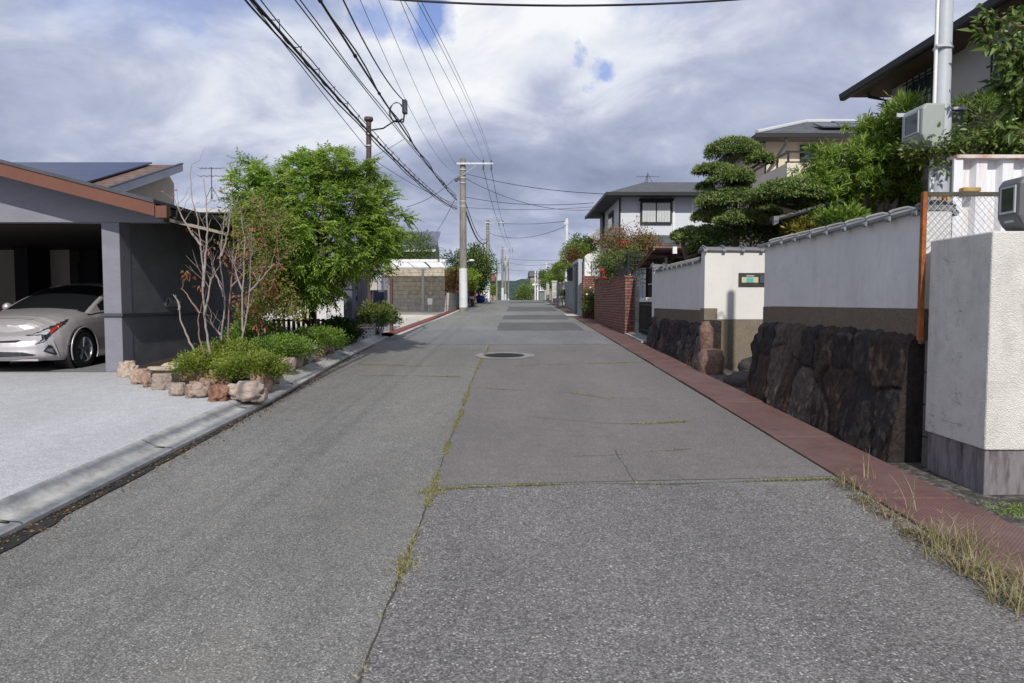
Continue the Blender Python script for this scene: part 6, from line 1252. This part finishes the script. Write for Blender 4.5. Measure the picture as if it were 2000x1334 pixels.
# roses
m_rose = leafmat('rose_leaf', [(.08, (.05, .08, .02)), (.35, (.11, .13, .03)), (.55, (.24, .12, .06)), (.8, (.35, .15, .10)), (.97, (.45, .28, .2))], .28, .5)
m_roseg = leafmat('rose_green', [(.1, (.03, .055, .015)), (.5, (.09, .13, .03)), (.9, (.22, .24, .07))], .28, .5)
rs_ = thing('rose_bush', 'big rambling rose with reddish leaves and red blooms above the brick wall', 'rose', (3.8, 24, 1.2))
clump_leaves(np.concatenate([clumps(Gc(1225, 475, 25), (.95, 1.2, .48), 190, .2, .5, 5), clumps(Gc(1195, 480, 26), (.4, .8, .5), 50, .2, .5, 7), clumps(Gc(1265, 478, 25), (.4, .6, .4), 60, .2, .5, 7)]), 30, .11, .075, .04, m_rose, 'foliage', rs_, .1)
clump_leaves(clumps(Gc(1205, 518, 24), (.75, 1.6, .55), 190, .2, .4, 6), 30, .11, .075, .04, m_roseg, 'green_foliage', rs_, .1)
m_redf = M('red_rose_bloom', (.55, .015, .02), .6, .25, 30, .3, 40); m_whf = M('white_rose_bloom', (.75, .70, .66), .6, .1, 30, .3, 40)
for px, py, Y in ((1179, 533, 22.5), (1180, 543, 22.6), (1218, 475, 23.8), (1176, 527, 22.4)): q = P(px, py, Y); rock(tuple(q), (.06, .06, .055), px, 2, rough=.6).build('red_bloom', m_redf, rs_, smooth=60)
ms_ = MB()
for k in range(14): ms_.tube(bent((3.75 + random.uniform(-.2, .4), 24 + random.uniform(-1.5, 1.5), 1.5), P(random.uniform(1180, 1275), random.uniform(445, 500), 24.5), 5, .06), [.02, .018, .014, .01, .007, .003], 5)
ms_.build('stem', m_stem, rs_)
wr = thing('white_rose', 'white flowering rose growing in front of the brick pier', 'rose', (3.1, 28.7, zr(28.7))); clump_leaves(np.concatenate([clumps(Gc(1152, 580, 28.7), (.3, .3, .4), 60, .2, .4, 3), clumps(Gc(1147, 598, 28.6), (.25, .25, .2), 30, .2, .4, 4)]), 22, .07, .07, .04, m_roseg, 'foliage', wr, .1)
for k in range(9): q = P(1143 + random.uniform(0, 24), 560 + random.uniform(0, 22), 28.45); rock(tuple(q), (.05, .05, .045), k, 2, rough=.6).build('white_bloom', m_whf, wr, smooth=60)
bt_ = thing('black_trellis', 'black panelled trellis on the brick wall beside the gate', 'trellis', (3.4, 21, 2.3)); zt0, zt1 = P(1220, 535, 20.6).z, P(1230, 493, 20.6).z
MB().box(3.3, 3.34, 20.45, 22.4, zt0, zt1).build('side_panel', m_blk, bt_); tl_ = MB()
for k in range(10): tl_.box(3.36 + k * .075, 3.385 + k * .075, 20.42, 20.44, zt0, zt1)
for k in range(6): tl_.box(3.36, 4.06, 20.39, 20.415, lerp(zt0, zt1, k / 5) - .01, lerp(zt0, zt1, k / 5) + .012)
tl_.build('front_lattice', m_blk, bt_)
shrub('trellis_vine', 'green climber filling the black trellis beside the rose', Gc(1236, 515, 21.0), (.35, .3, .32), m_roseg, 60, 26, .06, .035, None, .08)
tree('garden_tree', 'dark dome shaped garden tree left of the grey roofed house on the right', Gc(1137, 478, 38), (.72, .8, .42), m_fol[0], 1.5, 70, 30, .11, .06, .14); shrub('garden_shrub', 'green shrub under the dome tree above the picket fence', Gc(1128, 500, 37), (.75, .9, .6), m_fol[2], 100, 28, .10, .05, None, .13)
shrub('red_shrub', 'rust red leaved shrub between the white pole and the grey gate frame', Gc(1119, 508, 36.5), (.36, .6, .55), m_fol[3], 70, 26, .08, .045, None, .11)
shrub('fence_climber', 'bright green climber tumbling over the dark picket fence', Gc(1106, 528, 43), (.85, 1.2, .55), m_fol[2], 120, 26, .10, .05, None, .13); shrub('clipped_bush', 'small dark clipped bush between the pale stone blocks on the far right', Gc(1101, 576, 42.8), (.3, .3, .26), m_fol[1], 40, 30, .06, .03, None, .07)
tree('round_tree', 'round green tree beyond the far gate pillars on the right', Gc(1068, 545, 72), (1.0, 1.1, .95), m_fol[0], 1.6, 90, 26, .17, .09, .2); tree('far_tree', 'bright green tree over the crest in the middle of the street end', Gc(1033, 571, 110), (1.5, 1.6, 1.5), m_fol[2], 0, 80, 24, .25, .14, .28); tree('far_tree', 'dark round tree low over the crest left of the bright one', Gc(1021, 578, 120), (1.3, 1.4, 1.1), m_fol[1], 0, 60, 24, .25, .14, .28)
shrub('garden_shrub', 'bright green shrubs behind the tall block pillar on the far right', Gc(1088, 548, 54), (.8, 1.2, .6), m_fol[2], 90, 26, .13, .07, None, .16)
# weeds along the right edge of the road
m_weed = leafmat('dry_weed', [(.1, (.13, .16, .05)), (.4, (.27, .25, .12)), (.75, (.45, .38, .24)), (.97, (.42, .25, .17))], .3, .6)
def tuft_(c, n_, h, spread, lean):
    pos = []; ax = []; Ls = []
    verts = []; faces = []; lcs = []
    for _ in range(n_):
        b = V((c[0] + random.gauss(0, spread), c[1] + random.gauss(0, spread * 1.4), zr(c[1]) + .004)); a = random.uniform(0, 6.28); l = h * random.uniform(.35, 1.1); d = V((math.cos(a), math.sin(a), 0)); w_ = random.uniform(.0022, .0045); s = V((-d.y, d.x, 0)); ln = random.uniform(.25, 1.1) * lean; o = len(verts); f_ = random.random()
        for k in range(5):
            t = k / 4; p = b + d * l * ln * t ** 1.5 + V((0, 0, l * (t - .45 * min(1, ln) * t * t))); ww = w_ * (1 - t * .85); verts += [p + s * ww, p - s * ww]
        for k in range(4): faces.append((o + 2 * k, o + 2 * k + 1, o + 2 * k + 3, o + 2 * k + 2)); lcs.append(f_)
        if random.random() < .28:      # seed head spikes
            for q in range(4):
                a2 = random.uniform(0, 6.28); tip = p + V((math.cos(a2) * .05, math.sin(a2) * .05, random.uniform(.01, .05))); o2 = len(verts); verts += [p + s * .0012, p - s * .0012, tip]; faces.append((o2, o2 + 1, o2 + 2)); lcs.append(.8)
    return verts, faces, lcs
wv, wf_, wl_ = [], [], []
for (px, py, n_, h, sp__, ln) in ((1655, 955, 60, .16, .05, .8), (1700, 985, 90, .17, .06, .9), (1740, 1010, 90, .14, .06, 1), (1790, 1050, 140, .17, .07, 1.1), (1850, 1075, 260, .26, .08, .9), (1880, 1105, 200, .18, .08, 1.2), (1920, 1125, 160, .15, .07, 1.2), (1960, 1150, 260, .22, .08, 1.0), (1985, 1185, 180, .2, .07, 1.0), (1640, 940, 30, .1, .04, 1), (1905, 1075, 60, .30, .05, .5), (1700, 940, 14, .40, .03, .45), (1780, 1000, 14, .42, .03, .6)):
    g = G(px, py); v_, f__, l_ = tuft_((g.x, g.y), int(n_ * .5), h * .78, sp__, ln); o = len(wv); wv += v_; wf_ += [tuple(i + o for i in f) for f in f__]; wl_ += l_
lp = []
for px, py in ((1650, 950), (1690, 982), (1730, 1008), (1780, 1045), (1830, 1075), (1880, 1108), (1930, 1140), (1975, 1180)):
    g = G(px, py)
    lp += [(g.x + random.gauss(0, .045), g.y + random.gauss(0, .09), zr(g.y) + .006 + random.random() * .012) for _ in range(170)]
lp = np.array(lp); d = rdir(len(lp)); d[:, 2] = abs(d[:, 2]) * .2; kind(leafmesh('leaf_litter', lp, d, .01 + .025 * rng.random(len(lp)), .007, m_litter), 'stuff')
wm = MB(); wm.add(wv, wf_); wo = wm.build('weeds', m_weed, fix=False); kind(wo, 'stuff'); a = wo.data.attributes.new('lc', 'FLOAT', 'FACE'); a.data.foreach_set('value', np.array(wl_, dtype=np.float32))
mg = G(1985, 1000); n_ = 500; pos = np.array([(mg.x + random.gauss(.05, .12), mg.y + random.gauss(0, .12), mg.z + .0) for _ in range(n_)]); d = rdir(n_); d[:, 2] = abs(d[:, 2]) + .2
kind(leafmesh('ground_cover', pos, d, .03, .012, m_fol[2]), 'stuff')
# manhole
mh = G(985, 695); mo_ = thing('manhole', 'round dark iron manhole cover in a pale concrete ring on the road', 'manhole', tuple(mh))
def disc(r0_, r1_, dz, n_=48, jag=0.):
    m_ = MB(); p = []
    for i in range(n_ + 1):
        a = 2 * math.pi * i / n_; row = []
        for r_ in (r0_, r1_): rr = r_ * (1 + (jag * noise.noise(V((math.cos(a) * 2, math.sin(a) * 2, 3))) if r_ == r1_ else 0)); y = mh.y + rr * math.sin(a) * 1.05; row.append((mh.x + rr * math.cos(a), y, zr(y) + dz))
        p.append(row)
    return m_.grid(p)
disc(.43, .62, .012, 48, .16).build('concrete_ring', M('worn_ring_concrete', (.27, .26, .24), .9, .2, 6, .3, 50, dirt=(.2, .19, .17), dirt_amt=.7), mo_, fix=False); disc(.40, .43, .010).build('iron_rim', m_gsh, mo_, fix=False)
m, N, L, B = nm('iron_manhole'); v = coords(N, L); ch_ = N.new('ShaderNodeTexBrick'); ch_.offset = .5; ch_.inputs['Scale'].default_value = 1; ch_.inputs['Brick Width'].default_value = .08; ch_.inputs['Row Height'].default_value = .06; ch_.inputs['Mortar Size'].default_value = .014; L.new(v, ch_.inputs['Vector'])
ch_.inputs['Color1'].default_value = (.04, .036, .04, 1); ch_.inputs['Color2'].default_value = (.06, .052, .057, 1); ch_.inputs['Mortar'].default_value = (.022, .02, .02, 1); L.new(ch_.outputs[0], B.inputs['Base Color']); B.inputs['Roughness'].default_value = .85; B.inputs['Specular IOR Level'].default_value = .12; bump_n(N, L, ch_.outputs['Fac'], B, -.8, .01)
disc(0.001, .398, .011).build('iron_cover', m, mo_, fix=False)
# ================================================================ the parked car
m, N, L, B = nm('champagne_silver_paint'); B.inputs['Base Color'].default_value = (.56, .53, .535, 1); B.inputs['Metallic'].default_value = .5; B.inputs['Roughness'].default_value = .36; B.inputs['Coat Weight'].default_value = .6; B.inputs['Coat Roughness'].default_value = .05; m_paint = m
m_cglass = glass('car_glass', (.012, .014, .016), .03, .8); m_chrome = M('chrome', (.75, .76, .78), .12, .04, 5, 0, metal=1.); m_alloy = M('alloy', (.45, .46, .48), .3, .05, 5, 0, metal=.8); m_lens = M('headlamp_lens', (.62, .65, .68), .08, .1, 14, .3, 20, metal=.4, spec=.8); m_tire = M('tyre', (.018, .018, .018), .85, .2, 8, .1, 60); m_tred = M('red_lens', (.35, .03, .02), .15, .1, 8, 0)
CX0, CY0 = -7.98, 10.98; CZ0 = zg(11.5) + .0
car = thing('parked_car', 'champagne silver hatchback parked nose out under the charcoal garage roof', 'car', (CX0, CY0, CZ0))
def cw(u, v, w): return (CX0 + u, CY0 + v, CZ0 + w)
PU = [0, .12, .24, .36, .48, .58, .67, .745, .80, .835, .858, .87, .876, .88, .88, .88, .88, .875, .86, .82, .70, .45, 0]
PV = [0, .004, .018, .04, .085, .14, .22, .33, .46, .62, .80, 1.0, 1.25, 1.6, 2.1, 2.6, 3.1, 3.5, 3.9, 4.2, 4.42, 4.52, 4.56]
PS = np.concatenate([[0], np.cumsum(np.hypot(np.diff(PU), np.diff(PV)))])
def plan(s): return float(np.interp(s, PS, PU)), float(np.interp(s, PS, PV))
def topw(v): return interp(v, [0, .1, .3, .55, .8, 1.1, 1.4, 2.0, 2.7, 3.5, 4.2, 4.56], [.665, .69, .745, .80, .85, .895, .925, .955, .985, 1.04, 1.08, 1.05])
def inset(q, v):      # how far the side section is pulled in at height fraction q
    a = interp(q, [0, .08, .2, .45, .62, .8, .92, 1.0], [.07, .02, .005, .0, .012, .03, .055, .10]); return a
def surf_pt(s, q, off=0.):
    e = .01; u, v = plan(s); u1, v1 = plan(min(s + e, PS[-1])); u0, v0 = plan(max(s - e, 0)); t = V((u1 - u0, v1 - v0, 0)).normalized(); nrm_ = V((t.y, -t.x, 0))
    w0 = .17 + .03 * math.exp(-v * 3); wt = topw(v); w = w0 + (wt - w0) * q
    fr = math.exp(-(v / .45) ** 2)            # front: nose leans back above the bumper
    i_ = inset(q, v) + fr * interp(q, [0, .15, .35, .6, .8, 1], [.05, .0, .02, .03, .10, .20])
    p = V((u, v, w)) - nrm_ * (i_ - off); p.x = max(p.x, 0.0) if u < .02 else p.x; return p
SS = list(np.linspace(0, PS[-1], 190)); QQ = list(np.linspace(0, 1, 30)); WC = (.94, .325)
def sidegrid(sg):
    pts = [[(lambda p: cw(sg * p.x, p.y, p.z))(surf_pt(s, q)) for q in QQ] for s in SS]
    def mask(i, j):
        p = surf_pt(SS[i] + .01, QQ[j] + .017)
        for wv_ in (WC[0], WC[0] + 2.70):
            if p.x > .55 and math.hypot(p.y - wv_, p.z - WC[1]) < .365: return False
        return True
    return pts, mask
bd = MB()
for sg in (-1, 1): g, mk_ = sidegrid(sg); bd.grid(g, 0, mk_)
# hood across the car from edge to edge
hs_ = [s for s in SS if plan(s)[1] <= 1.22]; hood = []
for s in hs_:
    p = surf_pt(s, 1.0); r_ = []
    for k in range(25):
        f = -1 + 2 * k / 24; cr = min(.10, .02 + .10 * min(1, p.y / .6)) * (1 - abs(f) ** 2.6); r_.append(cw(p.x * f, p.y - .02 * (1 - f * f), p.z + cr + .012 * math.exp(-((abs(f) - .68) / .1) ** 2)))
    hood.append(r_)
bd.grid(hood); bd.box(CX0 - .62, CX0 + .62, CY0 + .12, CY0 + 4.3, CZ0 + .19, CZ0 + .22)
body = bd.build('body', m_paint, car, smooth=38)
for sg in (-1, 1):
    for wv_ in (WC[0], WC[0] + 2.70):
        lip = []
        for a in np.linspace(-.42, math.pi + .42, 40):
            y, z = wv_ + .368 * math.cos(a), WC[1] + .368 * math.sin(a); lip.append(cw(sg * .868, y, max(z, .17)))
        MB().tube(lip, .011, 8).build('arch_lip', m_paint, body, smooth=60)
        MB().lathe([(.39, -.30), (.39, -.02)], cw(sg * .86 if sg > 0 else -.58, wv_, WC[1]), 30, axis='x').build('arch_liner', m_blk, body)
        c_ = cw(sg * .77, wv_, WC[1]); wh = MB().lathe([(.205, -.10), (.27, -.105), (.312, -.09), (.325, -.05), (.325, .05), (.312, .09), (.27, .105), (.205, .10)], c_, 40, axis='x').build('wheel', m_tire, car, smooth=50)
        rm = MB().lathe([(.215, sg * .088), (.205, sg * .10), (.195, sg * .088), (.19, sg * -.05), (0, sg * -.05)], c_, 40, axis='x'); rm.lathe([(0, sg * .085), (.045, sg * .082), (.055, sg * .06), (.05, 0)], c_, 20, axis='x')
        for k in range(5):
            for dd in (-.16, .16):
                a = k * 2 * math.pi / 5 + dd + .3; a1 = k * 2 * math.pi / 5 + dd * .55 + .3; rm.tube([V(c_) + V((sg * .075, .04 * math.cos(a), .04 * math.sin(a))), V(c_) + V((sg * .082, .2 * math.cos(a1), .2 * math.sin(a1)))], [.017, .013], 6)
        rm.build('rim', m_alloy, wh, smooth=45)
def decal(name, poly, mat, sg=1, off=.006, parent=car, n_=(36, 26)):
    """part lying on the curved body: polygon in (s, q)"""
    ss = [p[0] for p in poly]; qs = [p[1] for p in poly]; A = np.linspace(min(ss), max(ss), n_[0]); Bq = np.linspace(min(qs), max(qs), n_[1])
    def ins(x, y):
        c = False; j = len(poly) - 1
        for i in range(len(poly)):
            if (poly[i][1] > y) != (poly[j][1] > y) and x < (poly[j][0] - poly[i][0]) * (y - poly[i][1]) / (poly[j][1] - poly[i][1]) + poly[i][0]: c = not c
            j = i
        return c
    pts = [[(lambda p: cw(sg * p.x, p.y, p.z))(surf_pt(a, b, off)) for b in Bq] for a in A]
    m_ = MB().grid(pts, 0, lambda i, j: ins((A[i] + A[i + 1]) / 2, (Bq[j] + Bq[j + 1]) / 2)); return m_.build(name, mat, parent, smooth=60)
for sg in (-1, 1):
    hl = decal('headlight', [(.40, .80), (.62, .84), (.85, .92), (1.22, 1.0), (1.25, .985), (1.0, .84), (.86, .74), (.74, .56), (.60, .50), (.70, .66), (.70, .76), (.55, .78)], m_blk, sg, .007)
    decal('lens', [(.50, .805), (.66, .825), (.84, .885), (.86, .84), (.78, .74), (.70, .78), (.58, .795)], m_lens, sg, .012, hl); decal('lower_lens', [(.635, .525), (.73, .575), (.81, .68), (.74, .70), (.72, .62)], m_chrome, sg, .012, hl); decal('red_lens', [(.87, .84), (.89, .875), (1.10, .955), (1.10, .94), (.93, .82), (.86, .74), (.83, .75)], m_tred, sg, .012, hl)
    fg = decal('fog_light', [(.70, .28), (.78, .46), (.83, .42), (.90, .17), (.86, .15)], m_blk, sg, .008); decal('fog_lens', [(.735, .29), (.785, .42), (.815, .39), (.865, .20)], m_chrome, sg, .013, fg)
    ln_ = MB()
    ln_.tube([cw(sg * p.x, p.y, p.z) for p in [surf_pt(lerp(.84, .93, t), lerp(.55, .10, t), .012) for t in np.linspace(0, 1, 10)]], .012, 6); ln_.build('bumper_edge', m_paint, car, smooth=60)
decal('grille', [(0, .60), (.33, .60), (.40, .655), (.36, .67), (0, .65)], m_blk, 1, .006); decal('grille', [(0, .60), (.33, .60), (.40, .655), (.36, .67), (0, .65)], m_blk, -1, .006)
for sg in (-1, 1):
    lgv = decal('lower_grille', [(0, .12), (.56, .16), (.60, .19), (.42, .28), (0, .31)], m_blk, sg, .007)
    for q in (.17, .22, .26): MB().tube([cw(sg * p.x, p.y, p.z) for p in [surf_pt(t, q, .01) for t in np.linspace(0, .42, 8)]], .006, 5).build('grille_bar', m_gsh, lgv)
# cabin
RV = [1.12, 1.3, 1.5, 1.7, 1.9, 2.1, 2.3, 2.55, 2.9, 3.3, 3.7, 4.05, 4.35]; RW = [.965, 1.055, 1.15, 1.235, 1.31, 1.375, 1.425, 1.46, 1.47, 1.45, 1.39, 1.30, 1.18]
def roofp(v, f):     # f 0 centre .. 1 roof edge .. 2 belt
    z = float(np.interp(v, RV, RW)); ub = .80 - .03 * max(0, v - 2.5); ur = interp(v, [1.12, 1.6, 2.3, 3.3, 4.35], [.77, .70, .585, .56, .5])
    if f <= 1: return V((ur * f, v + .10 * f * f * (1 if v < 2.3 else 0), z - .05 * f ** 2))
    t = f - 1; return V((lerp(ur, ub, t), v + .10 * (1 if v < 2.3 else 0), lerp(z - .05, min(topw(v) + .005, z - .05), t)))
vv = np.linspace(1.12, 4.35, 60); fc = np.linspace(0, 1, 14); fsd = np.linspace(1, 2, 8)
def cabin(cond, side, name, mat, off=0., sgs=(-1, 1)):
    m_ = MB()
    for sg in sgs:
        ff = fsd if side else fc; pts = [[cw(sg * roofp(v, f).x * (1 + off), roofp(v, f).y, roofp(v, f).z + off * .3) for f in ff] for v in vv]
        m_.grid(pts, 0, lambda i, j: cond((vv[i] + vv[i + 1]) / 2, (ff[j] + ff[j + 1]) / 2))
    return m_.build(name, mat, car, smooth=40)
cabin(lambda v, f: v < 2.28 and f < .93, False, 'windscreen', m_cglass); cabin(lambda v, f: v >= 2.28 or f >= .93, False, 'roof', m_paint); cabin(lambda v, f: 1.45 < v < 3.9 and 1.12 < f < 1.9 and abs(v - 2.75) > .03, True, 'side_window', m_cglass); cabin(lambda v, f: not (1.45 < v < 3.9 and 1.12 < f < 1.9 and abs(v - 2.75) > .03), True, 'pillar', m_paint)
MB().grid([[cw(f * .80, 1.17 + .10 * f * f - .02, .955 - .05 * f * f) for f in np.linspace(-1, 1, 15)], [cw(f * .80, 1.05 + .12 * f * f, .945 - .05 * f * f) for f in np.linspace(-1, 1, 15)]]).build('cowl', m_blk, car, smooth=60)
for a, b in (((.05, 1.10, .975), (.62, 1.19, .965)), ((-.55, 1.12, .97), (.02, 1.16, .995))): MB().tube([cw(*a), cw(*b)], .012, 6).build('wiper', m_gsh, car)
for sg in (-1, 1):
    mr = MB().lathe([(0, -.02), (.05, -.01), (.075, .04), (.07, .09), (0, .10)], cw(sg * .96, 1.68, 1.02), 14, axis='y').build('door_mirror', m_paint, car, smooth=60); MB().tube([cw(sg * .86, 1.75, .97), cw(sg * .95, 1.73, .99)], .02, 6).build('mirror_arm', m_blk, mr)
    MB().tube([cw(sg * .90, 2.45, .83), cw(sg * .905, 2.65, .83)], .014, 6).build('door_handle', m_chrome, car)
